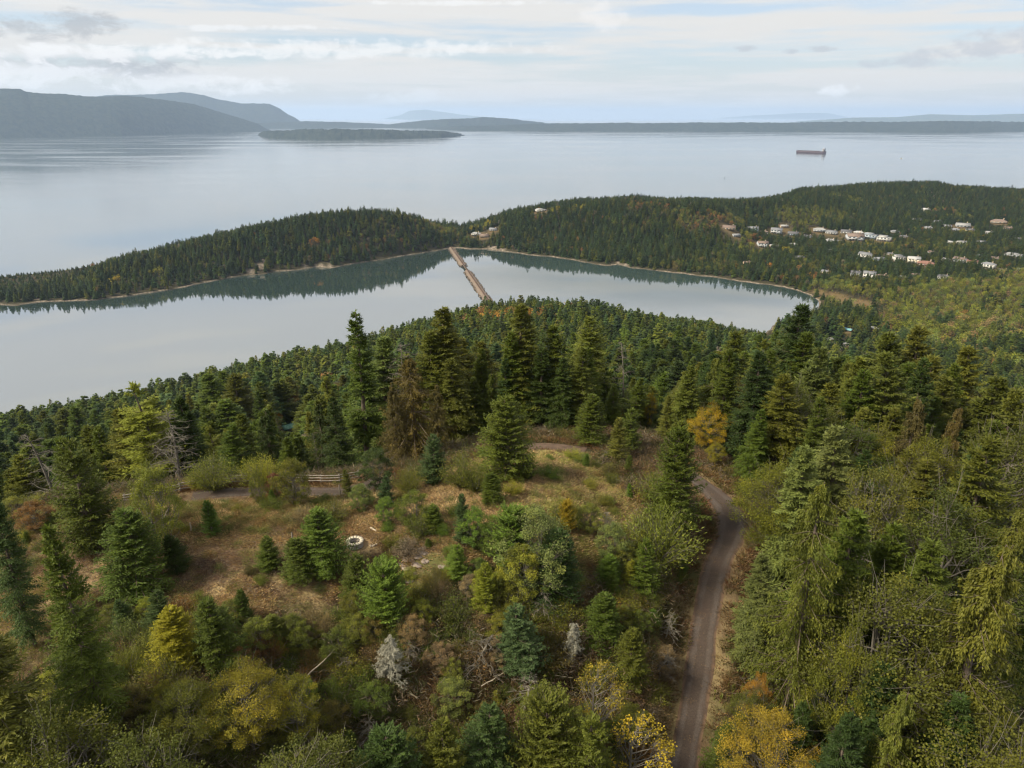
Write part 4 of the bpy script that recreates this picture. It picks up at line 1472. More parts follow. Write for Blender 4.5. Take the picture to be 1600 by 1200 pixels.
# ------------------------------------------------------------------ ship, boat, marker
M_HULL = simple('hull_paint', (0.045, 0.026, 0.034), 0.55, 0.25, 0.05)
M_HATCH = simple('hatch_paint', (0.06, 0.038, 0.040), 0.6, 0.2, 0.05)
M_WHITE = simple('white_paint', (0.75, 0.74, 0.71), 0.5, 0.08, 0.3)
WHITE_G = simple('grey_white_paint', (0.40, 0.38, 0.38), 0.6, 0.1, 0.3)
M_DARK = simple('dark_paint', (0.05, 0.05, 0.055), 0.5, 0.1, 0.3)
M_GLASS = simple('window_glass', (0.06, 0.075, 0.085), 0.12, 0.1, 0.5, spec=0.6)
pA, pB = np.array(on_z(1244, 239.0, 0)), np.array(on_z(1290, 240.5, 0))
Ls = np.linalg.norm(pB - pA)
Ls = min(Ls, 330)
ship = empty('cargo_ship', tuple((pA + pB) / 2), math.atan2(pB[1] - pA[1], pB[0] - pA[0]))
tag(ship, 'long dark red cargo ship with white bridge at its stern', 'ship')
hw = Ls * 0.075
hh = Ls * 0.075
st = np.linspace(-0.5, 0.5, 21)
V = []
for s in st:
    bow = np.clip((s + 0.5) / 0.12, 0, 1) ** 0.5
    stn = np.clip((0.5 - s) / 0.06, 0, 1) ** 0.4
    wd = hw * min(bow, 0.55 + 0.45 * stn)
    sheer = hh * (0.12 * max(0, (-0.38 - s) / 0.12) + 0.12 * max(0, (s - 0.4) / 0.1))
    V.append([(s * Ls + (0.02 * Ls * (1 - bow)), -wd * 0.85, -4), (s * Ls, -wd, hh * 0.4), (s * Ls - 0.01 * Ls * (1 - bow), -wd, hh + sheer), (s * Ls - 0.01 * Ls * (1 - bow), wd, hh + sheer), (s * Ls, wd, hh * 0.4), (s * Ls + (0.02 * Ls * (1 - bow)), wd * 0.85, -4)])
V = np.array(V)
k, q = V.shape[:2]
ii = np.arange(k * q).reshape(k, q)
mb = MB()
mb.add(V.reshape(-1, 3), np.stack([ii[:-1, :-1], ii[1:, :-1], ii[1:, 1:], ii[:-1, 1:]], -1).reshape(-1, 4))
mb.add(V[0], [[0, 1, 2, 3, 4, 5]])
mb.add(V[-1], [[5, 4, 3, 2, 1, 0]])
obj('hull', mb.mesh('hull', M_HULL), ship)
hm = MB().box((0, 0, 0), (Ls * 0.075, hw * 1.3, 4.5)).mesh('hatch_cover', M_HATCH)
for k in range(8):
    obj('hatch_cover', hm, ship, (-0.40 * Ls + k * 0.093 * Ls, 0, hh + 2.2))
mb = MB().box((0.42 * Ls, 0, hh + 9), (0.05 * Ls, hw * 1.6, 18)).box((0.415 * Ls, 0, hh + 20), (0.03 * Ls, hw * 2.0, 5))
br = obj('bridge', mb.mesh('bridge', WHITE_G), ship)
mb = MB().box((0.3995 * Ls - 0.3, 0, hh + 20.6), (0.5, hw * 1.8, 1.6))
obj('window', mb.mesh('window', M_GLASS), br)
obj('funnel', MB().box((0.463 * Ls, 0, hh + 13), (0.022 * Ls, hw * 0.5, 24)).mesh('funnel', M_DARK), ship)
obj('mast', MB().tubes(np.array([[0.42 * Ls, 0, hh + 20], [0.42 * Ls, 0, hh + 34]]), np.array([1.2, 0.6]), 5).mesh('mast', M_WHITE), ship)
obj('mast', MB().tubes(np.array([[-0.46 * Ls, 0, hh], [-0.46 * Ls, 0, hh + 14]]), np.array([1.0, 0.6]), 5).mesh('mast', M_DARK), ship)

bt = np.array(on_z(1408, 247.5, 0))
boat = empty('motor_boat', tuple(bt), 0.1)
tag(boat, 'tiny white motor boat right of the cargo ship', 'boat')
mb = MB()
V = []
for s in np.linspace(-1, 1, 9):
    wd = 3.2 * (1 - max(0, -s) ** 2.5)
    V.append([(s * 9, -wd * 0.6, -0.5), (s * 9.3, -wd - 0.05, 2.4), (s * 9.3, wd + 0.05, 2.4), (s * 9, wd * 0.6, -0.5)])
V = np.array(V)
k, q = V.shape[:2]
ii = np.arange(k * q).reshape(k, q)
mb.add(V.reshape(-1, 3), np.stack([ii[:-1, :-1], ii[1:, :-1], ii[1:, 1:], ii[:-1, 1:]], -1).reshape(-1, 4))
obj('hull', mb.mesh('hull', M_WHITE), boat)
obj('cabin', MB().box((1, 0, 4.0), (7, 4.2, 3.2)).box((0, 0, 5.7), (5, 4.6, 0.3)).mesh('cabin', M_DARK), boat)

mk = np.array(on_z(1132, 279, 0))
mark = empty('channel_marker', tuple(mk))
tag(mark, 'small dark channel marker standing in open water', 'buoy')
obj('post', MB().tubes(np.array([[0, 0, -2], [0, 0, 7.0]]), np.array([0.9, 0.7]), 6).mesh('post', M_DARK), mark)
obj('platform', MB().box((0, 0, 7.4), (3.0, 3.0, 0.8)).mesh('platform', M_DARK), mark)
obj('lamp_housing', MB().tubes(np.array([[0, 0, 7.8], [0, 0, 9.8], [0, 0, 10.4]]), np.array([0.8, 0.8, 0.1]), 6).mesh('lamp_housing', M_DARK), mark)

# ------------------------------------------------------------------ houses
WALLC = {'white': (0.52, 0.51, 0.48), 'cream': (0.62, 0.56, 0.44), 'grey': (0.36, 0.38, 0.40), 'blue-grey': (0.30, 0.36, 0.42), 'tan': (0.42, 0.33, 0.24), 'brown': (0.20, 0.13, 0.09), 'dark': (0.10, 0.085, 0.075)}
ROOFC = {'grey': (0.17, 0.175, 0.185), 'dark': (0.10, 0.10, 0.105), 'brown': (0.17, 0.125, 0.10), 'white': (0.36, 0.36, 0.355), 'red-brown': (0.20, 0.105, 0.075), 'green': (0.05, 0.12, 0.10), 'pale': (0.25, 0.25, 0.245), 'turquoise': (0.20, 0.42, 0.46)}
WM = {k: simple('wall_' + k, v, 0.8, 0.06, 0.3) for k, v in WALLC.items()}
RM = {k: simple('roof_' + k, v, 0.7, 0.12, 0.4) for k, v in ROOFC.items()}
HOUSES = []
_mc = {}


def house(px, py, wpx, wall, roof, style, label, storeys=2, rot=0.0, Yforce=None):
    if Yforce:
        q = ray_at(px, py, Yforce)
        p = np.array([q[0], q[1], hz(q[0], q[1])])
    else:
        p = hit(px, py + 3, 250)
    if p is None:
        return
    dep = p[1] * CT - (p[2] - CAM_Z) * ST
    W_ = max(wpx, 13) / F * dep * 0.88 if px > 1000 else wpx / F * dep
    D_ = W_ * 0.62
    Hs = 3.1 * storeys * max(0.8, min(1.5, W_ / 16))
    th = -math.atan2(p[0], p[1]) + rot
    root = empty('house', (p[0], p[1], p[2] - 0.3), th)
    tag(root, label, 'house', 'houses on the wooded hillside' if px > 1000 and py < 460 else ('houses in the valley village' if px > 1000 else 'houses on the saddle'))
    HOUSES.append((p[0], p[1], W_, p[2]))
    mb = MB()
    mb.box((0, 0, Hs / 2), (W_, D_, Hs))
    if style == 'wing':
        mb.box((W_ * 0.22, -D_ * 0.62, Hs * 0.42), (W_ * 0.36, D_ * 0.5, Hs * 0.84))
    if style == 'flat':
        mb.box((-W_ * 0.1, D_ * 0.05, Hs + Hs * 0.18), (W_ * 0.6, D_ * 0.7, Hs * 0.36))
    if style in ('gable', 'wing'):
        gb = D_ * 0.26
        mb.add([(-W_ / 2, -D_ / 2, Hs), (-W_ / 2, D_ / 2, Hs), (-W_ / 2, 0, Hs + gb)], [[0, 2, 1]])
        mb.add([(W_ / 2, -D_ / 2, Hs), (W_ / 2, D_ / 2, Hs), (W_ / 2, 0, Hs + gb)], [[0, 1, 2]])
    obj('wall', mb.mesh('wall', WM[wall]), root)
    rf = MB()
    e = 0.6
    th_ = 0.35
    gb = D_ * 0.26
    if style in ('gable', 'wing'):
        for s in (-1, 1):
            y0, y1 = s * (D_ / 2 + e), 0
            z0, z1 = Hs - gb * e / (D_ / 2) + 0.02, Hs + gb + 0.02
            a = [(-W_ / 2 - e, y0, z0), (W_ / 2 + e, y0, z0), (W_ / 2 + e, y1, z1), (-W_ / 2 - e, y1, z1)]
            V = a + [(x, y, z + th_) for x, y, z in a]
            rf.add(V, [[0, 1, 2, 3], [4, 7, 6, 5], [0, 4, 5, 1], [1, 5, 6, 2], [2, 6, 7, 3], [3, 7, 4, 0]])
        if style == 'wing':
            wx, ww, yf, yb = W_ * 0.22, W_ * 0.36, -D_ * 0.87 - e, -D_ * 0.1
            zt, zb = Hs * 0.84 + ww * 0.3, Hs * 0.84
            for s in (-1, 1):
                a = [(wx + s * (ww / 2 + e), yf, zb - 0.2), (wx + s * (ww / 2 + e), yb, zb - 0.2), (wx, yb, zt), (wx, yf, zt)]
                V = a + [(x, y, z + th_) for x, y, z in a]
                rf.add(V, [[0, 1, 2, 3], [4, 7, 6, 5], [0, 4, 5, 1], [1, 5, 6, 2], [2, 6, 7, 3], [3, 7, 4, 0]])
    elif style == 'hip':
        gb = D_ * 0.24
        V = [(-W_ / 2 - e, -D_ / 2 - e, Hs), (W_ / 2 + e, -D_ / 2 - e, Hs), (W_ / 2 + e, D_ / 2 + e, Hs), (-W_ / 2 - e, D_ / 2 + e, Hs), (-W_ * 0.22, 0, Hs + gb), (W_ * 0.22, 0, Hs + gb)]
        rf.add(V, [[0, 3, 2, 1]])
        rf.add(V, [[0, 1, 5, 4], [2, 3, 4, 5]])
        rf.add(V, [[1, 2, 5], [3, 0, 4]])
    else:
        rf.box((0, 0, Hs + 0.18), (W_ + 1.2, D_ + 1.2, 0.34))
        rf.box((-W_ * 0.1, D_ * 0.05, Hs + Hs * 0.36 + 0.18), (W_ * 0.64, D_ * 0.76, 0.34))
    r_ = obj('roof', rf.mesh('roof', RM[roof]), root)
    if style != 'flat':
        obj('chimney', MB().box((W_ * 0.28, D_ * 0.1, Hs + gb * 0.8), (W_ * 0.05, W_ * 0.05, gb * 1.6)).mesh('chimney', WM['tan']), r_)
    nwin = 4 if W_ > 12 else 3
    key = (round(W_ / nwin * 0.55, 1), round(Hs / storeys * 0.5, 1))
    if key not in _mc:
        _mc[key] = MB().box((0, 0, 0), (key[0], 0.16, key[1])).mesh('window', M_GLASS)
    for s in range(storeys):
        for j in range(nwin):
            x = -W_ / 2 + W_ * (j + 0.5) / nwin
            if style == 'wing' and abs(x - W_ * 0.22) < W_ * 0.24:
                obj('window', _mc[key], root, (x, -D_ * 0.87 - 0.03, Hs * 0.84 * (s + 0.5) / storeys + 0.2))
            else:
                obj('window', _mc[key], root, (x, -D_ / 2 - 0.03, Hs * (s + 0.52) / storeys))
    if style in ('flat', 'hip') or storeys > 1:
        d = MB()
        x0 = -W_ * 0.18
        z0 = Hs * 0.46
        d.box((x0, -D_ / 2 - 1.6, z0), (W_ * 0.55, 3.0, 0.3))
        for xx in np.linspace(x0 - W_ * 0.26, x0 + W_ * 0.26, 4):
            d.box((xx, -D_ / 2 - 2.9, z0 / 2), (0.3, 0.3, z0))
            d.box((xx, -D_ / 2 - 3.0, z0 + 0.6), (0.12, 0.12, 0.9))
        d.box((x0, -D_ / 2 - 3.0, z0 + 1.05), (W_ * 0.55, 0.12, 0.14))
        obj('balcony', d.mesh('balcony', WM['white'] if wall != 'brown' else WM['tan']), root)
    return root


HL = [
    (1139, 355, 22, 'tan', 'brown', 'gable', 'tan gabled house at the left end of the upper hillside row', 1),
    (1176, 359, 18, 'blue-grey', 'grey', 'gable', 'blue-grey gabled house, second along the upper hillside row', 2),
    (1193, 361, 14, 'cream', 'brown', 'hip', 'small cream house between two grey ones on the upper row', 1),
    (1213, 361, 19, 'grey', 'grey', 'wing', 'grey house with front wing below a clump of olive trees', 2),
    (1239, 364, 18, 'blue-grey', 'dark', 'gable', 'low blue-grey house under the tall olive poplars', 1),
    (1280, 358, 20, 'grey', 'pale', 'hip', 'grey house with pale hipped roof set above its neighbours', 1),
    (1299, 362, 18, 'white', 'grey', 'gable', 'white gabled house left of a rust-coloured tree', 1),
    (1322, 361, 18, 'white', 'dark', 'gable', 'white house with dark roof beside the rust-coloured tree', 1),
    (1341, 362, 15, 'cream', 'white', 'hip', 'small cream house with white roof behind the grey-green one', 1),
    (1335, 371, 28, 'grey', 'brown', 'wing', 'wide grey-green house with brown roof and long deck', 2),
    (1359, 369, 22, 'blue-grey', 'pale', 'flat', 'tall blue-grey house with stacked pale flat roofs', 2),
    (1381, 373, 22, 'white', 'pale', 'flat', 'bright white flat-roofed house at the right end of the upper row', 2),
    (1297, 375, 18, 'grey', 'pale', 'hip', 'grey house half hidden below the upper row', 1),
    (1191, 382, 18, 'grey', 'brown', 'wing', 'grey house alone in the brown grass slope', 2),
    (1209, 383, 14, 'tan', 'pale', 'gable', 'small tan house beside the grey one on the grass slope', 1),
    (1351, 400, 20, 'white', 'grey', 'gable', 'white gabled house at the left end of the middle row', 2),
    (1373, 404, 18, 'blue-grey', 'grey', 'gable', 'blue-grey gabled house, second along the middle row', 1),
    (1404, 404, 19, 'white', 'grey', 'flat', 'white three-level house with flat grey roof, middle row', 2),
    (1427, 407, 20, 'cream', 'white', 'wing', 'cream house with front gable wing, middle row', 2),
    (1446, 411, 26, 'brown', 'red-brown', 'hip', 'dark house with long red-brown roof, middle row', 1),
    (1478, 404, 13, 'cream', 'pale', 'gable', 'small cream house set back behind the middle row', 1),
    (1499, 408, 20, 'grey', 'brown', 'gable', 'grey house with low brown roof, middle row', 2),
    (1518, 411, 17, 'cream', 'red-brown', 'wing', 'cream house with red-brown tiled roof, middle row', 2),
    (1543, 416, 21, 'white', 'grey', 'hip', 'white house with wide grey hipped roof, middle row', 2),
    (1566, 422, 16, 'grey', 'dark', 'gable', 'dim grey house among firs at the end of the middle row', 1),
    (1584, 397, 26, 'grey', 'pale', 'flat', 'long grey flat-roofed house at the right picture edge', 1),
    (1290, 423, 14, 'cream', 'grey', 'gable', 'lone cream house deep in firs above the beach end', 1),
    (1337, 428, 17, 'grey', 'dark', 'gable', 'grey gabled house at the left end of the lowest row', 2),
    (1358, 430, 20, 'white', 'grey', 'wing', 'white house with wing in the middle of the lowest row', 2),
    (1379, 430, 18, 'tan', 'brown', 'hip', 'tan hipped house at the right end of the lowest row', 1),
    (1473, 434, 18, 'white', 'dark', 'hip', 'white house standing alone below the middle row', 2),
    (1432, 342, 13, 'white', 'grey', 'gable', 'white gabled house high under the skyline firs', 1),
    (1450, 354, 13, 'white', 'grey', 'hip', 'white house with grey roof below the high white gable', 1),
    (1504, 351, 22, 'grey', 'pale', 'gable', 'long pale-roofed house near the top of the slope', 1),
    (1560, 345, 24, 'tan', 'brown', 'hip', 'tan house on the bare patch near the skyline', 1),
    (1486, 377, 14, 'white', 'white', 'flat', 'low white-roofed house beside a yellow tree', 1),
    (1502, 378, 16, 'white', 'pale', 'gable', 'low white house just left of the bright yellow tree', 1),
    (1532, 377, 14, 'grey', 'grey', 'gable', 'small grey house right of the bright yellow tree', 1),
    (1167, 409, 10, 'tan', 'brown', 'gable', 'small tan cabin hidden in firs above the far shore', 1),
    (1446, 326, 6, 'white', 'white', 'gable', 'tiny white building on the crest of the wooded hill', 1),
    (721, 358, 14, 'tan', 'brown', 'gable', 'brown-roofed house above the end of the causeway', 1),
    (744, 364, 14, 'cream', 'pale', 'hip', 'cream house low on the saddle above the shore', 1),
    (757, 367, 13, 'tan', 'brown', 'gable', 'tan house beside the cream one on the saddle', 1),
    (771, 357, 12, 'white', 'grey', 'gable', 'white house right of the saddle beside yellow trees', 1),
    (741, 343, 10, 'white', 'pale', 'flat', 'white house on the saddle skyline', 1),
    (829, 326, 16, 'brown', 'pale', 'hip', 'brown-walled house on the ridge right of the saddle', 1),
    (845, 327, 16, 'white', 'white', 'flat', 'white flat-roofed house on the ridge crest', 1),
    (905, 318, 8, 'cream', 'pale', 'gable', 'small cream house on the ridge by orange trees', 1),
    (1150, 366, 10, 'grey', 'grey', 'gable', 'small grey house half hidden by trees, below the leftmost hillside house', 1),
    (1225, 352, 12, 'tan', 'pale', 'gable', 'small tan house half hidden by trees, above the two cream and grey ones', 1),
    (1262, 368, 9, 'grey', 'dark', 'gable', 'small grey house half hidden by trees, under the blue-grey house of the upper row', 1),
    (1310, 376, 12, 'tan', 'grey', 'gable', 'small tan house half hidden by trees, below the white gabled pair', 1),
    (1398, 360, 10, 'grey', 'grey', 'hip', 'small grey house half hidden by trees, right of the bright flat-roofed one', 1),
    (1412, 368, 10, 'tan', 'dark', 'hip', 'small tan house half hidden by trees, second right of the bright flat-roofed one', 1),
    (1465, 345, 10, 'grey', 'dark', 'gable', 'small grey house half hidden by trees, under the high white gable', 1),
    (1480, 352, 11, 'white', 'grey', 'gable', 'small white house half hidden by trees, left of the long pale-roofed one', 1),
    (1492, 357, 10, 'grey', 'grey', 'hip', 'small grey house half hidden by trees, just below the long pale-roofed one', 1),
    (1515, 358, 11, 'tan', 'dark', 'gable', 'small tan house half hidden by trees, right of the long pale-roofed one', 1),
    (1545, 362, 11, 'grey', 'pale', 'gable', 'small grey house half hidden by trees, between the yellow tree and the bare patch', 1),
    (1575, 355, 10, 'tan', 'brown', 'gable', 'small tan house half hidden by trees, right of the bare patch', 1),
    (1590, 372, 12, 'grey', 'grey', 'gable', 'small grey house half hidden by trees, at the right picture edge under the crest', 1),
    (1390, 395, 11, 'tan', 'dark', 'hip', 'small tan house half hidden by trees, above the left end of the middle row', 1),
    (1455, 392, 11, 'grey', 'brown', 'hip', 'small grey house half hidden by trees, above the cream wing house', 1),
    (1530, 398, 12, 'tan', 'grey', 'hip', 'small tan house half hidden by trees, above the tiled cream house', 1),
    (1555, 402, 12, 'grey', 'brown', 'gable', 'small grey house half hidden by trees, above the white hipped house', 1),
    (1596, 420, 11, 'tan', 'grey', 'gable', 'small tan house half hidden by trees, at the right edge below the flat-roofed one', 1),
    (1585, 430, 9, 'grey', 'dark', 'hip', 'small grey house half hidden by trees, lowest at the right edge', 1),
    (1410, 432, 11, 'tan', 'pale', 'gable', 'small tan house half hidden by trees, right of the lowest row', 1),
    (1430, 428, 11, 'grey', 'brown', 'gable', 'small grey house half hidden by trees, second right of the lowest row', 1),
    (1250, 400, 10, 'tan', 'dark', 'hip', 'small tan house half hidden by trees, alone in the firs above the beach', 1),
    (1240, 380, 10, 'grey', 'pale', 'hip', 'small grey house half hidden by trees, alone below the upper row', 1),
    (1300, 390, 10, 'grey', 'grey', 'hip', 'small grey house half hidden by trees, below the half hidden grey one', 1),
    (1520, 428, 11, 'tan', 'brown', 'hip', 'small tan house half hidden by trees, below the tiled cream house', 1),
    (1294, 529, 14, 'white', 'white', 'gable', 'white-roofed house by the shore below the tall firs', 1),
    (1325, 514, 10, 'dark', 'turquoise', 'gable', 'dark cabin with turquoise roof under the valley firs', 1),
    (1394, 521, 13, 'white', 'blue', 'gable', 'white house with slate roof at the valley trees', 1),
    (1367, 512, 9, 'tan', 'pale', 'gable', 'small tan house between valley trees', 1),
    (1324, 537, 12, 'cream', 'pale', 'gable', 'cream shed roof at the end of the valley lane', 1),
]
for h in HL:
    h = list(h)
    if h[4] == 'blue':
        h[4] = 'pale'
    house(*h, rot=rnd.uniform(-0.5, 0.5))
g = house(452, 655, 22, 'dark', 'green', 'gable', 'dark cabin with green metal roof among firs left of the tall narrow fir', 1, 0.35, Yforce=300)
if g:
    g['group'] = 'lone cabins'
HOUSES_NEAR = HOUSES[-1]

for a, b_, wd, _z in HOUSES[:-1]:
    mar = np.maximum(mar, 0.85 * sstep(wd * 1.3, wd * 0.5, np.hypot(gx - a, gy - b_) + fbm(gx, gy, 20, 33) * 8))
GROUND.attributes.new('marsh', 'FLOAT', 'POINT').data.foreach_set('value', mar.astype(np.float32))
# ------------------------------------------------------------------ individual plants
PLACED = []       # (x, y, radius)
FIRS = [0]
ALLP = []         # records for labels


def grow(kind, x, y, zt=None, H=None, col='green', label=None, wide=1.0, var=None, group=None):
    zg = hz(x, y)
    if H is None:
        H = zt - zg
    if H < 0.6:
        H = 0.6
    if kind == 'bush' and H > 2.7:
        kind = 'sapling'
    ps = PROTO[kind]
    i = var if var is not None else rnd.randrange(len(ps))
    e = ps[i % len(ps)]
    nm, cat = NAMES[kind]
    s = H / e['H']
    sw = s * wide
    if kind in ('fir', 'lean_fir', 'slim_fir', 'cedar') and wide == 1.0:
        sw = s * rnd.uniform(0.9, 1.2) * (1.0 if H > 15 else 1.0 + (15 - H) * 0.03)
    FIRS[0] += nm == 'fir_tree'
    root = empty(nm, (x, y, zg - 0.05), rnd.uniform(0, 2 * pi), (sw, sw, s))
    base = COLS[col] if isinstance(col, str) else col
    j = rnd.uniform(0.85, 1.18)
    jr = rnd.uniform(0.92, 1.10)
    if kind in ('maple', 'cedar') and col not in ('yellow', 'orange', 'ygold'):
        j *= 0.70 if kind == 'maple' else 0.85
    c = (base[0] * j * jr, base[1] * j, base[2] * j * rnd.uniform(0.85, 1.15))
    if e['cr'] is not None:
        obj('crown', e['cr'], root, col=c)
    tk = obj('trunk' if kind not in ('bush', 'sapling', 'willow', 'dead_bush') else 'stems', e['tk'], root)
    tag(root, label, cat, group or GROUPS[nm])
    PLACED.append((x, y, (0.12 if kind in ('fir', 'slim_fir', 'lean_fir', 'cedar') else 0.2) * H))
    px, py = to_pix(x, y, zg + H * 0.6)
    ALLP.append({'o': root, 'cat': cat, 'px': float(px), 'py': float(py), 'H': H, 'col': col if isinstance(col, str) else '', 'label': label, 'y': y, 'kind': kind})
    return root


def T(kind, px, pt, Y, col, label=None, wide=1.0, var=None):
    p = ray_at(px, pt, Y)
    return grow(kind, p[0], p[1], zt=p[2], col=col, label=label, wide=wide, var=var)


def Bs(kind, px, pb, pt, col, label=None, wide=1.0, var=None):
    p = hit(px, pb, 28, 160)
    q = ray_at(px, pt, p[1])
    return grow(kind, p[0], p[1], H=q[2] - p[2], col=col, label=label, wide=wide, var=var)


# --- in and round the clearing, base seen
Bs('young_fir', 150, 862, 690, 'green', 'tall dense dark fir left in the clearing beside the log fence', 0.85, 0)
Bs('sapling', 255, 862, 722, 'yolive', 'rounded yellow-olive tree on a thin stem before the log fence', 0.75, 0)
Bs('young_fir', 222, 932, 800, 'green', 'dense bushy fir, widest of those on the bare brown ground', 1.15, 1)
Bs('young_fir', 276, 896, 838, 'dark', 'dark round fir tucked behind the wide bushy one', 1.3, 2)
Bs('young_fir', 333, 838, 783, 'bright', 'small pointed fir on the grass below the rail fence', 1.0, 2)
Bs('young_fir', 423, 890, 838, 'green', 'small lone fir with short stem left of the fire ring', 1.15, 0)
Bs('young_fir', 468, 904, 843, 'green', 'small round fir between the lone fir and the bushy pale one', 1.25, 1)
Bs('young_fir', 507, 893, 797, 'bright', 'bushy pale-tipped fir just left of the stone fire ring', 1.2, 1)
Bs('young_fir', 562, 938, 866, 'green', 'dark fir directly in front of the stone fire ring', 1.1, 0)
Bs('young_cedar', 608, 985, 885, 'bright', 'bright green young cedar in front of the fire ring', 1.0, 1)
Bs('young_fir', 386, 985, 922, 'green', 'slender small fir at the clearing front edge', 0.9, 2)
Bs('young_fir', 431, 1010, 962, 'olive', 'low dull fir on the brow at the clearing edge', 1.3, 1)
Bs('young_fir', 283, 1045, 952, 'gold', 'bright golden fir at the front left of the clearing', 1.15, 1)
Bs('young_fir', 345, 1060, 943, 'green', 'broad soft fir next to the golden one', 1.2, 2)
Bs('young_fir', 256, 990, 925, 'bluegreen', 'blue-green young fir behind the golden one', 1.1, 0)
Bs('young_fir', 20, 905, 885, 'dark', 'tiny dark fir on the grass at the left edge', 1.3, 1)
Bs('young_fir', 200, 1000, 940, 'bluegreen', 'small blue-green fir left of the golden one', 1.1, 2)
Bs('young_fir', 715, 902, 852, 'bright', 'bright small fir in the brush right of the pale rocks', 1.2, 0)
Bs('young_fir', 758, 960, 882, 'yg', 'yellow-green sapling standing in the brush below the brow', 0.9, 2)
Bs('bush', 833, 930, 792, 'light', 'large pale leafy bush in the middle of the brush', 0.9, 1)
Bs('bush', 815, 945, 850, 'yg', 'yellow-green bush left below the large pale leafy one', 1.0, 0)
Bs('young_cedar', 862, 915, 840, 'green', None, 1.1, 0)
Bs('young_cedar', 800, 900, 800, 'bright', 'bright leafy sapling left of the large pale leafy bush', 1.1, 0)
Bs('bush', 742, 858, 790, 'bright', 'bright green bush at the edge of the dry grass', 1.0, 0)
Bs('bush', 770, 870, 805, 'green', 'mid green bush below the dry grass bank', 1.0, 1)
Bs('young_fir', 722, 850, 775, 'bluegreen', 'narrow blue-green fir among bright bushes', 0.8, 2)
Bs('young_fir', 868, 945, 832, 'dark', 'dark round fir right of the large pale leafy bush', 1.1, 1)
Bs('bush', 798, 935, 870, 'yg', 'yellow-green bush under the large pale leafy bush', 1.0, 2)
Bs('bush', 955, 880, 815, 'light', 'grey-green rounded bush below the dry bank', 1.0, 0)
Bs('willow', 1022, 880, 782, 'yolive', 'large fine-twigged willow left of the gravel road', 1.1, 0)
Bs('young_fir', 950, 920, 868, 'bright', 'bright small fir below the grey-green bush', 1.2, 1)
Bs('young_fir', 1003, 930, 845, 'green', 'slender dark fir under the large willow', 0.85, 0)
Bs('willow', 880, 825, 772, 'yolive', 'olive willow bush on the dry grass', 0.9, 1)
Bs('young_cedar', 885, 832, 785, 'yellow', 'bright yellow-green sapling in front of the olive willow bush', 0.9, 0)
Bs('bush', 920, 832, 785, 'yolive', 'olive bush right of the yellow sapling on the grass', 1.0, 1)
Bs('young_fir', 1000, 880, 830, 'olive', None, 1.0, 2)
Bs('young_fir', 940, 1010, 930, 'green', 'dense dark fir on the brush slope left of the road', 1.15, 1)
Bs('young_fir', 808, 1050, 950, 'bluegreen', 'soft grey-green fir in the middle of the brush slope', 1.15, 0)
Bs('young_fir', 985, 1080, 985, 'olive', 'dull soft fir on the slope beside the road', 1.1, 2)
# back of the clearing
Bs('young_fir', 680, 755, 680, 'bluegreen', 'blue-green pointed fir at the back of the clearing', 1.0, 0)
Bs('young_fir', 790, 748, 622, 'green', 'tall dense dark fir at the back of the clearing', 1.15, 1)
Bs('young_fir', 823, 748, 712, 'dark', 'little dark fir at the foot of the tall dense one', 1.3, 2)
Bs('willow', 724, 762, 700, 'yolive', 'yellowish willow bush at the back of the clearing', 0.95, 0)
Bs('young_fir', 768, 785, 740, 'green', 'small round fir in front of the yellowish willow bush', 1.3, 1)
Bs('willow', 745, 770, 728, 'olive', 'dull olive bush joined to the yellowish willow bush', 1.0, 1)
Bs('bush', 590, 765, 698, 'dark', 'dark shrubby evergreen at the back left of the clearing', 1.1, 0)
Bs('willow', 640, 768, 725, 'olive', 'brownish olive bush beside the dark evergreen shrub', 1.0, 0)
Bs('young_fir', 605, 790, 745, 'bluegreen', 'small fir in front of the dark evergreen shrub', 1.0, 0)
Bs('bush', 565, 800, 755, 'light', 'light green bush by the end of the gravel drive', 1.1, 2)
Bs('bush', 605, 820, 775, 'bright', 'low bright bush above the fire ring', 1.0, 0)
Bs('bush', 650, 825, 765, 'green', 'green bush right above the fire ring', 1.1, 1)
Bs('willow', 655, 840, 800, 'olive', 'dull olive shrub beside the grey boulder', 1.1, 1)
Bs('young_fir', 678, 830, 790, 'green', 'small round fir above the grey boulder', 1.3, 1)
Bs('bush', 638, 870, 838, 'grey', 'grey-green low shrub below the boulder', 1.1, 2)
Bs('willow', 522, 812, 778, 'olive', 'dark low shrub left of the pale logs', 1.2, 0)
# by the fence
Bs('willow', 335, 765, 703, 'yolive', 'rounded willow behind the rail fence', 1.05, 0)
Bs('willow', 408, 762, 705, 'yg', 'yellow willow behind the middle of the rail fence', 1.0, 1)
Bs('willow', 432, 768, 715, 'yg', 'smaller yellow willow next to the yellow one', 0.9, 0)
Bs('bush', 432, 780, 738, 'red', 'dark red shrub at the rail fence', 0.9, 1)
Bs('bush', 462, 792, 714, 'olive', 'bushy olive shrub in front of the rail fence', 0.95, 0)
Bs('bush', 407, 790, 732, 'yolive', 'small yellowish sapling on thin stems before the fence', 0.5, 1)
Bs('young_fir', 543, 778, 735, 'olive', 'tiny yellowish sapling by the gravel drive', 0.8, 2)
Bs('bush', 310, 762, 735, 'yg', 'low yellow-green bush behind the fence', 1.0, 2)
Bs('bush', 60, 830, 782, 'rust', 'rusty fern-like bush at the left of the clearing', 1.4, 0)
Bs('bush', 30, 810, 775, 'yolive', 'yellowish brush at the left edge of the clearing', 1.4, 1)
Bs('willow', 480, 820, 790, 'tan', 'tan thicket in front of the drive', 1.8, 1)
Bs('bush', 640, 905, 885, 'yg', 'low yellow-green plant by the pale rocks', 1.0, 2)
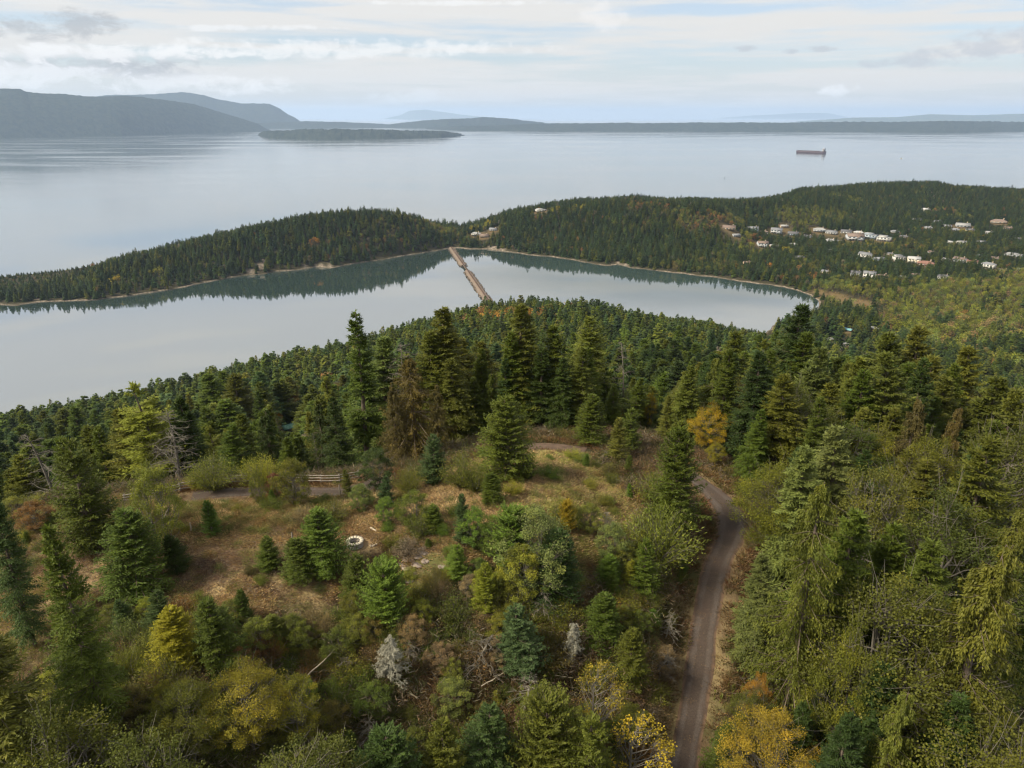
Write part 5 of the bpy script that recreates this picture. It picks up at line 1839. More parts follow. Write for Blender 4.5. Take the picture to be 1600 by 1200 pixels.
# --- left edge and bottom, close to the camera
T('fir', 80, 825, 37, 'green', 'huge ragged fir filling the lower left corner', 0.74, 2)
T('fir', -22, 752, 50, 'bluegreen', 'blue-green fir cut by the left edge of the clearing', 0.6, 0)
T('fir', -60, 960, 33, 'olive', 'olive fir crown at the lower left picture edge', 1.0, 1)
T('maple', 372, 1036, 38.5, 'ygold', 'golden yellow maple with orange tips at the bottom left', 1.0, 0)
T('maple', 452, 1052, 39.5, 'yg', 'thin brownish-olive maple right of the golden yellow one', 1.0, 1)
T('maple', 285, 1066, 37, 'yg', 'yellow-green maple between the corner fir and the golden yellow maple', 1.0, 2)
T('maple', 70, 1120, 31, 'yolive', 'yellowish maple in the lower left corner', 1.0, 0)
T('maple', 195, 1150, 31, 'olive', None, 1.0, 1)
T('maple', 470, 1150, 33, 'yolive', None, 1.0, 1)
T('young_fir', 762, 1105, 40, 'bluegreen', 'blue-green fir at the bottom middle of the picture', 1.1, 0)
T('young_fir', 688, 1130, 38.5, 'olive', 'olive fir left of the blue-green one at the bottom', 1.0, 2)
T('young_cedar', 858, 1095, 40, 'olive', 'olive cedar at the bottom beside the birches', 0.9, 1)
T('young_fir', 920, 1125, 39, 'olive', 'olive fir under the orange birch', 1.0, 0)
T('aspen', 940, 1030, 43, 'ygold', 'sparse orange-yellow birch on the lower slope', 0.9, 0)
T('aspen', 1004, 1118, 40, 'yellow', 'leaning yellow birch reaching over the road', 1.1, 0)
T('young_fir', 600, 1150, 37, 'dark', None, 1.2, 1)
T('pale_snag', 605, 995, 44.5, 'lichen', 'pale lichen-covered dead fir on the brush slope', 1.05, 0)
Bs('pale_snag', 893, 1045, 975, 'lichen', 'pale forked dead branches right of the grey-green fir', 0.8, 0)
Bs('dead_bush', 845, 975, 925, 'grey', 'grey bare bush below the large pale leafy bush', 0.9, 0)
Bs('dead_bush', 815, 950, 890, 'grey', 'pale bare twigs rising by the large pale leafy bush', 0.6, 0)
Bs('dead_bush', 640, 1040, 1005, 'grey', 'tangle of bare twigs beside the lichen-covered dead fir', 1.0, 0)
Bs('dead_bush', 740, 1060, 1010, 'grey', 'arching bare stems in the middle of the slope', 1.2, 1)
Bs('dead_bush', 830, 1100, 1050, 'grey', 'grey dead brush above the bottom olive cedar', 1.2, 0)
Bs('dead_bush', 520, 1060, 1030, 'grey', 'bare branches above the thin maple', 1.3, 1)
Bs('dead_bush', 575, 1175, 1130, 'grey', 'grey dead bush at the bottom picture edge', 1.1, 0)
Bs('dead_bush', 1040, 1000, 960, 'grey', 'pale dead brush beside the gravel road', 0.9, 0)
Bs('dead_bush', 1020, 1060, 1020, 'grey', 'bleached twigs on the bank left of the road', 1.0, 1)
Bs('dead_bush', 950, 830, 800, 'grey', 'dry twiggy bush on the grass bank', 0.9, 0)
Bs('dead_bush', 720, 940, 905, 'brown', 'brown dead bramble heap on the brow', 1.0, 1)
# --- right of the road, close
T('cedar', 1290, 752, 46.5, 'olive', 'great golden-olive cedar right of the road', 0.88, 1)
T('fir', 1195, 868, 52, 'light', 'pale grey-green fir at the road edge before the cedar', 1.0, 1)
T('fir', 1262, 700, 60, 'light', 'tall pale olive fir leaning over the road bend', 1.1, 0)
T('fir', 1312, 668, 63, 'light', 'tall pale fir behind the great golden-olive cedar', 1.15, 1)
T('maple', 1382, 708, 58, 'yolive', 'half-bare yellowish maple behind the cedar', 0.75, 1)
T('maple', 1500, 765, 54, 'green', 'large dark green maple at the right', 0.95, 0)
T('cedar', 1604, 790, 52, 'olive', 'olive cedar at the right picture edge', 0.9, 2)
T('fir', 1400, 820, 52, 'green', 'dark green fir between the cedar and the large maple', 1.0, 2)
T('maple', 1420, 905, 44, 'olive', 'broad olive maple at the lower right', 0.95, 2)
T('maple', 1348, 965, 42, 'yg', 'small yellow-green maple in front of the great cedar', 0.45, 0)
T('maple', 1480, 935, 43, 'yolive', 'orange-tipped maple behind the broad olive one', 0.6, 1)
T('cedar', 1572, 850, 41, 'olive', 'great olive cedar at the lower right edge', 1.0, 0)
T('cedar', 1420, 1078, 37, 'yolive', 'narrow pointed cedar top at the bottom right', 0.9, 2)
T('maple', 1192, 1045, 45.5, 'orange', 'small orange maple at the right road edge', 0.6, 1)
T('maple', 1180, 1075, 44, 'olive', None, 0.7, 0)
T('maple', 1215, 1112, 40.5, 'ygold', 'yellow-green maple at the bottom by the road', 0.9, 2)
T('young_fir', 1145, 1140, 42.5, 'green', 'small green fir at the bottom right of the road', 1.2, 1)
T('fir', 1260, 1100, 41, 'dark', None, 1.0, 2)
T('fir', 1300, 1060, 43, 'dark', None, 1.0, 0)
T('fir', 1385, 1040, 40, 'dark', None, 1.0, 3)
T('fir', 1500, 1090, 38, 'dark', None, 1.0, 0)
T('fir', 1330, 1120, 37, 'dark', None, 0.9, 3)
T('maple', 1595, 1160, 33, 'yolive', 'yellowish maple at the lower right corner', 1.0, 0)
T('fir', 1450, 720, 66, 'olive', None, 1.0, 3)
T('cedar', 1437, 622, 78, 'brown', 'brown-tinged cedar among the right hand firs', 1.0, 2)
T('cedar', 1500, 635, 84, 'brown', 'thin rusty cedar behind the dark green maple', 0.8, 2)
T('maple', 1470, 665, 70, 'yg', 'maple with yellow leaf patches among the firs', 0.7, 1)
T('fir', 1550, 690, 60, 'olive', None, 1.1, 1)
T('fir', 1340, 800, 50, 'green', None, 1.1, 3)
T('fir', 1462, 850, 48, 'green', None, 1.1, 0)
T('fir', 1530, 735, 63, 'green', None, 1.1, 2)
T('fir', 1350, 640, 82, 'olive', None, 1.3, 1)
T('fir', 1400, 640, 84, 'olive', None, 1.3, 0)
T('fir', 1300, 600, 86, 'olive', None, 1.3, 3)
T('fir', 1460, 560, 104, 'olive', None, 1.3, 1)
T('fir', 1560, 590, 100, 'olive', None, 1.3, 0)
T('fir', 1540, 700, 68, 'bluegreen', 'blue-green fir above the large dark maple', 1.1, 1)
T('fir', 1590, 610, 85, 'olive', None, 1.0, 1)
T('maple', 1600, 650, 70, 'yolive', 'golden-olive maple at the right edge', 0.8, 0)
T('maple', 1555, 612, 110, 'brown', 'rusty olive maple crown below the valley view', 1.2, 2)
T('maple', 1510, 600, 120, 'yolive', None, 1.1, 0)
T('maple', 1590, 590, 125, 'yolive', None, 1.1, 1)
# tall ones behind the road bend
T('fir', 1250, 478, 104, 'dark', 'tallest dark fir standing against the bay', 1.15, 1)
T('lean_fir', 1210, 535, 96, 'olive', 'olive fir with a leaning top left of the tallest dark fir', 1.05, 1)
T('fir', 1282, 543, 90, 'light', 'pale olive fir right of the tallest dark fir', 1.0, 0)
T('fir', 1228, 585, 78, 'olive', 'very broad olive fir above the road bend', 1.35, 1)
T('fir', 1190, 640, 76, 'green', 'dark fir right of the yellow maple', 1.1, 0)
T('fir', 1150, 520, 112, 'olive', 'olive fir left of the leaning-top fir', 1.0, 3)
T('fir', 1390, 520, 116, 'olive', 'broad olive fir crowning the right hand wood', 1.3, 1)
T('fir', 1440, 512, 118, 'olive', 'flat-crowned olive fir beside the broad one', 1.25, 0)
T('fir', 1345, 560, 100, 'olive', None, 1.2, 3)
T('fir', 1520, 545, 112, 'olive', None, 1.1, 1)
T('fir', 1420, 570, 96, 'green', None, 1.15, 0)
T('fir', 1480, 590, 100, 'olive', None, 1.15, 3)
T('maple', 1113, 630, 84, 'yellow', 'yellow and orange maple behind the road bend', 0.95, 0)
T('maple', 1120, 690, 80, 'gold', None, 0.9, 2)
T('fir', 1045, 618, 90, 'yolive', 'yellowish fir with a bent top left of the yellow maple', 0.95, 3)
T('maple', 1018, 608, 96, 'yellow', 'narrow yellow maple between firs', 0.55, 1)
T('maple', 966, 625, 98, 'orange', 'orange maple half hidden by a fir', 0.6, 0)
T('young_fir', 1063, 672, 65, 'green', 'tall pointed fir at the left of the road bend', 0.85, 1)
T('willow', 1034, 728, 69, 'yolive', 'yellowish shrub left of the pointed fir', 1.1, 0)
T('young_fir', 926, 618, 85, 'green', 'broad dense fir right behind the clearing', 1.1, 1)
T('fir', 960, 600, 94, 'green', None, 1.2, 3)
T('fir', 1010, 600, 98, 'green', None, 1.2, 0)
T('young_fir', 986, 640, 83, 'green', 'pointed fir right of the broad dense one', 1.1, 0)
T('young_fir', 966, 655, 79, 'olive', None, 1.0, 2)
T('young_fir', 984, 712, 75, 'green', 'small fir at the right end of the dry grass', 1.0, 2)
# middle tall group
T('slim_fir', 556, 488, 88, 'green', 'tall narrow fir with a bare lower trunk', 1.1, 0)
T('fir', 595, 528, 96, 'light', 'pale olive fir right of the tall narrow one', 1.3, 1)
T('cedar', 640, 560, 82, 'brown', 'broad brown-tinged cedar behind the clearing', 1.75, 1)
T('cedar', 612, 600, 80, 'brown', 'lower brown cedar left of the broad one', 1.1, 0)
T('cedar', 682, 600, 81, 'brown', None, 1.15, 2)
T('snag', 634, 540, 92, 'grey', 'grey-brown dead top rising behind the brown cedar', 0.9, 1)
T('fir', 690, 482, 94, 'olive', 'tall olive fir with a twisted top, left of centre', 1.35, 0)
T('fir', 672, 520, 92, 'olive', None, 1.3, 3)
T('fir', 705, 560, 90, 'olive', None, 1.3, 1)
T('fir', 740, 590, 92, 'green', None, 1.3, 0)
T('fir', 722, 530, 100, 'olive', None, 1.25, 1)
T('fir', 752, 545, 98, 'green', 'fir with blue-green drooping boughs', 1.0, 0)
T('lean_fir', 765, 535, 104, 'olive', None, 1.0, 0)
T('fir', 815, 478, 95, 'olive', 'tall ragged olive fir at the centre of the skyline', 1.35, 3)
T('fir', 800, 520, 93, 'green', None, 1.1, 0)
T('slim_fir', 790, 560, 92, 'dark', None, 1.3, 1)
T('fir', 868, 510, 96, 'green', 'dark full fir right of the ragged centre one', 1.35, 1)
T('fir', 845, 545, 92, 'dark', None, 1.35, 2)
T('fir', 880, 560, 91, 'dark', None, 1.1, 3)
T('lean_fir', 925, 502, 100, 'yolive', 'yellowish fir whose top leans over', 1.3, 0)
T('fir', 905, 545, 95, 'olive', None, 1.1, 0)
T('snag', 980, 540, 118, 'brown', 'brown dead fir standing among green ones', 0.9, 0)
# left back
T('lean_fir', 228, 597, 84, 'yg', 'golden fir with a crooked trunk behind the fence', 1.2, 1)
T('lean_fir', 205, 640, 86, 'yolive', None, 1.1, 0)
T('snag', 262, 640, 78, 'grey', 'grey dead tree with spreading twigs beside the golden fir', 1.3, 1)
T('snag', 62, 665, 78, 'grey', 'bare grey dead tree at the left', 1.3, 0)
T('snag', 492, 678, 84, 'grey', 'thin bare trunk with a broken top near the drive', 0.4, 0)
T('maple', 455, 612, 330, 'rust', 'round rusty maple above the green-roofed cabin', 1.0, 0)
T('maple', 432, 640, 300, 'orange', 'small orange maple left of the green-roofed cabin', 0.6, 2)
T('fir', 165, 700, 88, 'dark', None, 0.9, 0)
T('fir', 95, 690, 92, 'dark', None, 0.9, 2)

# --- the rest of the near wood, one by one
NEARSKY = [(-100, 650), (0, 645), (60, 662), (100, 665), (150, 640), (200, 640), (250, 615), (330, 622), (400, 625), (480, 612), (540, 590), (600, 560), (650, 540), (700, 530), (760, 545), (820, 520), (880, 530), (920, 535), (960, 565), (1040, 600), (1090, 560),
           (1150, 535), (1200, 545), (1250, 500), (1300, 545), (1350, 552), (1400, 525), (1450, 518), (1500, 540), (1560, 575), (1600, 595), (1750, 590)]
FARSKY = [(-100, 650), (0, 642), (100, 628), (200, 608), (300, 582), (380, 560), (450, 545), (540, 531), (600, 516), (650, 500), (700, 489), (760, 470), (820, 460), (900, 464), (930, 466), (1000, 483), (1100, 496), (1180, 516), (1230, 535), (1280, 560), (1400, 560), (1500, 580), (1600, 600), (1750, 600)]
cands = []
for Yb in np.arange(38, 188, 4.7):
    for Xb in np.arange(-0.84 * Yb - 4, 0.84 * Yb + 4, 4.9):
        cands.append((Xb + rnd.uniform(-2.1, 2.1), Yb + rnd.uniform(-2.1, 2.1)))
cands = np.array(cands)
roadq = near_line(cands[:, 0], cands[:, 1], road, road_z)[0]
driveq = np.minimum(near_line(cands[:, 0], cands[:, 1], drive, drive_z)[0], near_line(cands[:, 0], cands[:, 1], path, path_z)[0])
clq = in_poly(cands[:, 0], cands[:, 1], CLEAR)
zc = height(cands[:, 0], cands[:, 1])
pb = to_pix(cands[:, 0], cands[:, 1], zc)
_nb = int(len(road) * 0.85)
road_x = np.interp(cands[:, 1], road[:, 1][:_nb], road[:, 0][:_nb])
cnt = 0
order = np.argsort(cands[:, 1])
grow_n = 0
OVER = []
for i in order:
    x, y = cands[i]
    if roadq[i] < 3.4 or driveq[i] < 3.0 or clq[i] > -2.0:
        continue
    right = x > road_x[i] + 3.5 and y < 76
    if y < 76 and not right and not (pb[0][i] < 100 and y > 74):
        continue
    if 76 <= y < 82 and pb[0][i] < 560:
        continue
    if y < 90 and 560 < pb[0][i] < 1000:
        continue
    if any(abs(pb[0][i] - kx) < kw and y < ky for kx, ky, kw in [(1113, 84, 44), (1045, 90, 22), (966, 98, 16), (1018, 96, 14), (640, 82, 60), (556, 88, 18), (228, 84, 34), (62, 78, 16)]):
        continue
    rr = 1.5 if y > 76 else 2.2
    if any((x - a) ** 2 + (y - b) ** 2 < (rr + c * 0.25) ** 2 for a, b, c in PLACED):
        continue
    if right and rnd.random() < (0.62 if y < 60 else 0.4):
        continue
    u = rnd.random()
    if u < 0.10 and 540 < pb[0][i] < 980:
        u = 0.5
    if right:
        Hm = rnd.uniform(9, 15) if y < 62 else rnd.uniform(12, 20)
    else:
        Hm = rnd.uniform(16, 27)
    if y < 84 and not right:
        Hm *= 0.85
    px, _ = to_pix(x, y, zc[i] + Hm)
    lim = interp(NEARSKY, float(px)) + abs(rnd.gauss(0, 26)) + 4
    if abs(px - 452) < 30:
        lim = max(lim, 684)
    ztop = ray_at(float(px), lim, y)[2]
    Hm = min(Hm, ztop - zc[i])
    if right and y < 70:
        Hm = min(Hm, 13)
    if Hm < 5:
        continue
    if grow_n >= 330 or y > 178 or FIRS[0] > 296:
        OVER.append((x, y, zc[i], Hm))
        continue
    left = px < 560
    if u < 0.10:
        grow('maple', x, y, H=min(Hm, 15), col=rnd.choice(['olive', 'green', 'green', 'olive'] + (['green', 'dark', 'dark', 'yg'] if px > 1150 else ['yolive'])))
    elif u < 0.22:
        grow('cedar', x, y, H=Hm, col=rnd.choice(['olive', 'green', 'dark', 'green']))
    elif u < 0.34:
        grow('slim_fir' if Hm > 12 else 'fir', x, y, H=Hm, col=rnd.choice(['dark', 'green', 'olive']))
    else:
        grow('fir' if rnd.random() < 0.85 else 'lean_fir', x, y, H=Hm, col=rnd.choice(['dark', 'green', 'green', 'olive', 'green', 'olive'] if left else ['green', 'olive', 'olive', 'dark', 'green', 'green']))
    grow_n += 1
print('auto near trees', grow_n, 'over', len(OVER), 'all', len(ALLP))

# scattered small shrubs on the brush slope and round the clearing, each its own plant
sc_n = 0
for k in range(3000):
    px, py = rnd.uniform(-20, 1090), rnd.uniform(880, 1230)
    if py < 960 and px < 640:
        continue
    p = None
    Yg = None
    q = hit(px, py, 28, 110) if sc_n < 250 else None
    if q is None:
        break
    x, y = q[0], q[1]
    if float(near_line(np.array([x]), np.array([y]), road, road_z)[0][0]) < 2.9:
        continue
    if float(in_poly(x, y, CLEAR)[0]) > -0.5:
        continue
    if any((x - a) ** 2 + (y - b) ** 2 < (0.7 + c * 0.35) ** 2 for a, b, c in PLACED):
        continue
    kk = rnd.choice(['bush', 'willow', 'bush', 'bush', 'willow', 'bush', 'bush', 'willow', 'young_fir', 'bush', 'willow', 'dead_bush' if rnd.random() < 0.4 else 'bush'])
    cc = rnd.choice(['rust', 'olive', 'yolive', 'olive', 'brown', 'green', 'yg', 'brown', 'tan', 'green', 'yolive', 'tan', 'light'])
    if kk in ('young_fir', 'young_cedar'):
        cc = rnd.choice(['green', 'olive', 'bright', 'yg'])
    grow(kk, x, y, H=rnd.uniform(1.3, 3.4), col=cc if kk != 'dead_bush' else 'grey', wide=rnd.uniform(0.9, 1.4) if kk != 'dead_bush' else rnd.uniform(0.4, 0.7))
    sc_n += 1

sc_n = 0
for k in range(1500):
    if sc_n >= 80:
        break
    px, py = rnd.uniform(0, 1060), rnd.uniform(705, 960)
    if rnd.random() < 0.75 and (px < 560 and 800 < py < 960):
        continue
    if 500 < px < 600 and 815 < py < 870:
        continue
    q = hit(px, py, 28, 110)
    x, y = q[0], q[1]
    if float(near_line(np.array([x]), np.array([y]), road, road_z)[0][0]) < 2.9 or float(near_line(np.array([x]), np.array([y]), drive, drive_z)[0][0]) < 2.2 or float(near_line(np.array([x]), np.array([y]), path, path_z)[0][0]) < 1.8:
        continue
    if float(in_poly(x, y, CLEAR)[0]) < -0.5:
        continue
    if any((x - a) ** 2 + (y - b) ** 2 < (0.5 + c * 0.35) ** 2 for a, b, c in PLACED):
        continue
    kk = rnd.choice(['bush', 'bush', 'willow', 'bush', 'young_fir', 'bush'])
    cc = rnd.choice(['bright', 'yg', 'green', 'yolive', 'olive', 'light', 'brown', 'green'])
    if kk == 'young_fir':
        cc = rnd.choice(['green', 'bright'])
    grow(kk, x, y, H=rnd.uniform(0.8, 2.0), col=cc, wide=rnd.uniform(0.9, 1.4))
    sc_n += 1

# labels for the plants not described by hand
LAND = [('stone fire ring', 555, 845), ('rail fence', 360, 762), ('bright golden fir', 283, 990), ('corner fir', 105, 950), ('pale dead fir', 605, 1050), ('orange birch', 940, 1060),
        ('great golden-olive cedar', 1290, 900), ('large dark maple', 1500, 850), ('broad olive maple', 1420, 1000), ('yellow maple', 1113, 680), ('tallest dark fir', 1250, 540),
        ('gravel road bend', 1150, 800), ('lower gravel road', 1085, 1080), ('broad brown cedar', 640, 640), ('tall narrow fir', 556, 570), ('green-roofed cabin', 452, 648), ('crooked golden fir', 230, 670),
        ('bare grey tree', 65, 720), ('ragged centre fir', 815, 560), ('leaning yellowish fir', 925, 570), ('large pale leafy bush', 833, 860), ('large willow', 1022, 830),
        ('brown-tinged cedar', 1437, 680), ('broad olive fir', 1390, 560), ('bent-top fir', 1045, 680), ('grey-green slope fir', 808, 1000), ('rusty maple crown', 1555, 640), ('bottom right cedar top', 1420, 1110), ('dry grass bank', 930, 770)]
ORD = ['nearest', 'second nearest', 'third nearest', 'fourth nearest', 'fifth nearest', 'sixth nearest', 'seventh nearest', 'eighth nearest', 'ninth nearest', 'tenth nearest', 'eleventh nearest', 'twelfth nearest',
       'thirteenth nearest', 'fourteenth nearest', 'fifteenth nearest', 'sixteenth nearest', 'seventeenth nearest', 'eighteenth nearest', 'nineteenth nearest', 'twentieth nearest']
bucket = {}
for a in ALLP:
    if a['label']:
        continue
    ld = sorted(LAND, key=lambda l: (l[1] - a['px']) ** 2 + 1.6 * (l[2] - a['py']) ** 2)[0]
    dx, dy = a['px'] - ld[1], a['py'] - ld[2]
    if abs(dx) > abs(dy) * 1.3:
        rel = 'right of' if dx > 0 else 'left of'
    else:
        rel = 'in front of' if dy > 0 else 'beyond'
    bw = CWORD.get(a['col'], 'green')
    size = ''
    if a['cat'] in ('fir tree', 'cedar tree', 'maple tree'):
        size = 'tall ' if a['H'] > 17 else ('small ' if a['H'] < 10 else '')
    if a['cat'] == 'dead bush':
        bw = 'bare grey'
    a['_k'] = (ld[0], rel, size, bw, a['cat'])
    bucket.setdefault(a['_k'], []).append((dx * dx + dy * dy, id(a), a))
for k, L in bucket.items():
    L.sort(key=lambda q: q[0])
    for j, (_, _, a) in enumerate(L):
        nm = k[4]
        o_ = '' if len(L) == 1 else (', ' + ORD[min(j, 19)] + '')
        lb = f'{k[2]}{k[3]} {nm} {k[1]} the {k[0]}{o_}'
        if len(lb.split()) > 16:
            lb = f'{k[3]} {nm} {k[1]} the {k[0]}{o_}'
        a['o']['label'] = lb

# ------------------------------------------------------------------ the mass of trees beyond (scattered, one object each kind)
def scatter(name, label, pts, protos, mats=None):
    """pts: list of (x,y,z,rot,sx,sz,variant,(r,g,b))"""
    n = len(pts)
    me = bpy.data.meshes.new(name)
    me.vertices.add(n)
    A = np.array([(p[0], p[1], p[2]) for p in pts], np.float32)
    me.vertices.foreach_set('co', A.ravel())
    a = me.attributes.new('vid', 'INT', 'POINT')
    a.data.foreach_set('value', np.array([p[6] for p in pts], np.int32))
    a = me.attributes.new('rot', 'FLOAT_VECTOR', 'POINT')
    a.data.foreach_set('vector', np.array([(0, 0, p[3]) for p in pts], np.float32).ravel())
    a = me.attributes.new('scl', 'FLOAT_VECTOR', 'POINT')
    a.data.foreach_set('vector', np.array([(p[4], p[4], p[5]) for p in pts], np.float32).ravel())
    a = me.attributes.new('pcol', 'FLOAT_COLOR', 'POINT')
    a.data.foreach_set('color', np.array([(*p[7], 1) for p in pts], np.float32).ravel())
    o = obj(name, me)
    ng = bpy.data.node_groups.new(name, 'GeometryNodeTree')
    ng.interface.new_socket('Geometry', in_out='INPUT', socket_type='NodeSocketGeometry')
    ng.interface.new_socket('Geometry', in_out='OUTPUT', socket_type='NodeSocketGeometry')
    gi_ = ng.nodes.new('NodeGroupInput')
    go = ng.nodes.new('NodeGroupOutput')
    jn = ng.nodes.new('GeometryNodeJoinGeometry')

    def attr(nm, typ):
        q = ng.nodes.new('GeometryNodeInputNamedAttribute')
        q.data_type = typ
        q.inputs['Name'].default_value = nm
        return [s for s in q.outputs if s.enabled and s.name == 'Attribute'][0]
    vid = attr('vid', 'INT')
    rot = attr('rot', 'FLOAT_VECTOR')
    scl = attr('scl', 'FLOAT_VECTOR')
    for i, me_src in enumerate(protos):
        so = bpy.data.objects.new(name + '_source', me_src)     # geometry source for the scatter
        oi = ng.nodes.new('GeometryNodeObjectInfo')
        oi.inputs['Object'].default_value = so
        oi.inputs['As Instance'].default_value = True
        cm = ng.nodes.new('FunctionNodeCompare')
        cm.data_type = 'INT'
        cm.operation = 'EQUAL'
        ng.links.new(vid, [s for s in cm.inputs if s.enabled and s.name == 'A'][0])
        [s for s in cm.inputs if s.enabled and s.name == 'B'][0].default_value = i
        ip = ng.nodes.new('GeometryNodeInstanceOnPoints')
        ng.links.new(gi_.outputs[0], ip.inputs['Points'])
        ng.links.new(cm.outputs[0], ip.inputs['Selection'])
        ng.links.new(oi.outputs['Geometry'], ip.inputs['Instance'])
        ng.links.new(rot, ip.inputs['Rotation'])
        ng.links.new(scl, ip.inputs['Scale'])
        ng.links.new(ip.outputs[0], jn.inputs[0])
    ng.links.new(jn.outputs[0], go.inputs[0])
    md = o.modifiers.new('scatter', 'NODES')
    md.node_group = ng
    tag(o, label, kind='stuff')
    return o


def full_mesh(e, name):
    mb = MB()
    mb = e['tm'].merged(MB())
    for k in range(len(mb.m)):
        mb.m[k] = mb.m[k] * 0 + 1
    return mb.merged(e['cm']).mesh(name, [M_LEAF_I, e['bark']])


hi_fir = [full_mesh(e, 'fir_full') for e in PROTO['fir'] + PROTO['lean_fir'][:1] + PROTO['slim_fir'][:1]]
lo_fir = [low_fir(RR(300 + s), 18, [3.3, 4.1, 2.8, 3.7][s], [130, 140, 110, 130][s]).mesh('fir_far', [M_LEAF_I, M_BARK]) for s in range(4)]
hi_broad = [full_mesh(e, 'maple_full') for e in PROTO['maple']]
lo_broad = [low_broad(RR(320 + s), 12, [4.2, 4.8, 3.6][s]).mesh('maple_far', [M_LEAF_I, M_BARK_GREY]) for s in range(3)]

NOISE_COL = RR(9)


def jitter_col(name, amt=0.32):
    b_ = COLS[name]
    j = rnd.uniform(1 - amt, 1 + amt)
    jr = rnd.uniform(0.9, 1.12)
    return (b_[0] * j * jr, b_[1] * j, b_[2] * j * rnd.uniform(0.85, 1.15))


# patches of broadleaved trees, found in the photograph
patches = []
for px, py, rad, pr, cols_ in [
    (1050, 318, 55, .75, 'orange brown rust olive'), (1005, 322, 45, .6, 'brown rust olive'), (1085, 348, 45, .7, 'rust brown yolive'), (1130, 348, 45, .85, 'rust brown yolive'), (1150, 345, 40, .8, 'brown yolive'),
    (985, 312, 30, .6, 'orange rust'), (1180, 378, 38, .9, 'yolive yg rust'), (1165, 388, 35, .8, 'yolive yg'), (1245, 340, 60, .85, 'yolive olive'), (1290, 335, 60, .7, 'yolive olive'), (1320, 310, 60, .5, 'yolive olive'),
    (1232, 395, 18, 1., 'gold yolive'), (490, 380, 11, 1., 'orange rust'), (175, 442, 12, 1., 'yellow gold'), (690, 358, 50, .7, 'yolive brown'), (750, 355, 40, .6, 'yolive gold'), (640, 345, 40, .3, 'olive brown'),
    (600, 360, 50, .35, 'brown olive'), (740, 370, 50, .4, 'brown olive'), (820, 508, 24, 1., 'orange rust'), (735, 522, 26, .9, 'orange rust'), (765, 512, 26, .9, 'rust orange'), (800, 515, 20, .8, 'rust'), (960, 520, 12, .8, 'yolive'),
    (440, 590, 12, .9, 'yolive gold'), (300, 610, 10, .9, 'orange'), (1475, 330, 40, .6, 'yolive rust'), (1500, 340, 40, .6, 'yolive'), (1510, 365, 25, .8, 'yolive gold'), (1530, 372, 10, 1., 'yellow'), (1480, 362, 20, .8, 'yolive'),
    (1440, 440, 30, .4, 'yolive'), (1515, 437, 16, .8, 'gold yolive'), (1358, 417, 10, 1., 'gold'), (1270, 435, 14, .9, 'orange rust'), (1290, 445, 30, .8, 'yolive light'), (1240, 440, 10, .9, 'rust'), (640, 360, 30, .3, 'brown'),
    (1200, 420, 10, .9, 'orange'), (860, 330, 20, .5, 'brown gold'), (905, 325, 16, .8, 'rust gold'), (1290, 518, 6, 1., 'red'), (1310, 523, 9, 1., 'gold'), (245, 425, 14, .9, 'yg'), (1130, 400, 30, .3, 'olive'),
    (1340, 362, 10, .8, 'rust'), (1420, 390, 50, .25, 'rust yolive'), (1350, 380, 60, .3, 'yolive gold')]:
    p = hit(px, py + 3, 180)
    if p is not None:
        patches.append((p[0], p[1], rad, pr, cols_.split()))
valley = np.array([hit(px, py, 400)[:2] for px, py in [(1285, 452), (1420, 458), (1540, 432), (1700, 420), (1800, 520), (1720, 600), (1560, 590), (1470, 560), (1400, 535), (1370, 500), (1300, 488)] if hit(px, py, 400) is not None])
firs_in_valley = [(hit(px, py, 400), rad) for px, py, rad in [(1305, 505, 34), (1340, 515, 26), (1368, 490, 13), (1325, 495, 26), (1460, 515, 20), (1590, 560, 40), (1500, 440, 60)]]

con_pts, bro_pts = [], []
grid = []
Yc = 120.0
while Yc < 2900:
    sp = 6.8 if Yc < 500 else (8.4 if Yc < 1000 else 9.6)
    hw_ = Yc * 0.83 + 14
    n_ = int(2 * hw_ / sp)
    xs_ = (np.arange(n_) - n_ / 2) * sp
    grid.append(np.stack([xs_ + rng.uniform(-sp * 0.42, sp * 0.42, n_), np.full(n_, Yc) + rng.uniform(-sp * 0.42, sp * 0.42, n_)], 1))
    Yc += sp
grid = np.concatenate(grid)
zg = np.concatenate([height(grid[k:k + 40000, 0], grid[k:k + 40000, 1]) for k in range(0, len(grid), 40000)])
ok = zg > 2.2
grid, zg = grid[ok], zg[ok]
pxg, pyg = to_pix(grid[:, 0], grid[:, 1], zg + 15)
ok = (pxg > -90) & (pxg < 1690)
grid, zg, pxg, pyg = grid[ok], zg[ok], pxg[ok], pyg[ok]
vd = in_poly(grid[:, 0], grid[:, 1], valley)
sdl = sd_poly(grid[:, 0], grid[:, 1])
clus = fbm(grid[:, 0], grid[:, 1], 60.0, 41)
clus2 = fbm(grid[:, 0], grid[:, 1], 260.0, 45)
bl = np.zeros(len(grid), bool)
for a, b_, rad in bluff_c:
    bl |= np.hypot(grid[:, 0] - a, grid[:, 1] - b_) < rad * 0.9
ms_ = np.zeros(len(grid))
for a, b_, rad in marsh_c:
    ms_ = np.maximum(ms_, (np.hypot(grid[:, 0] - a, grid[:, 1] - b_) < rad * 1.05))
HS = np.array(HOUSES)
PL = np.array([(a, b) for a, b, c in PLACED if b > 110])
farsky = interp(FARSKY, pxg)
nearsky = interp(NEARSKY, pxg)
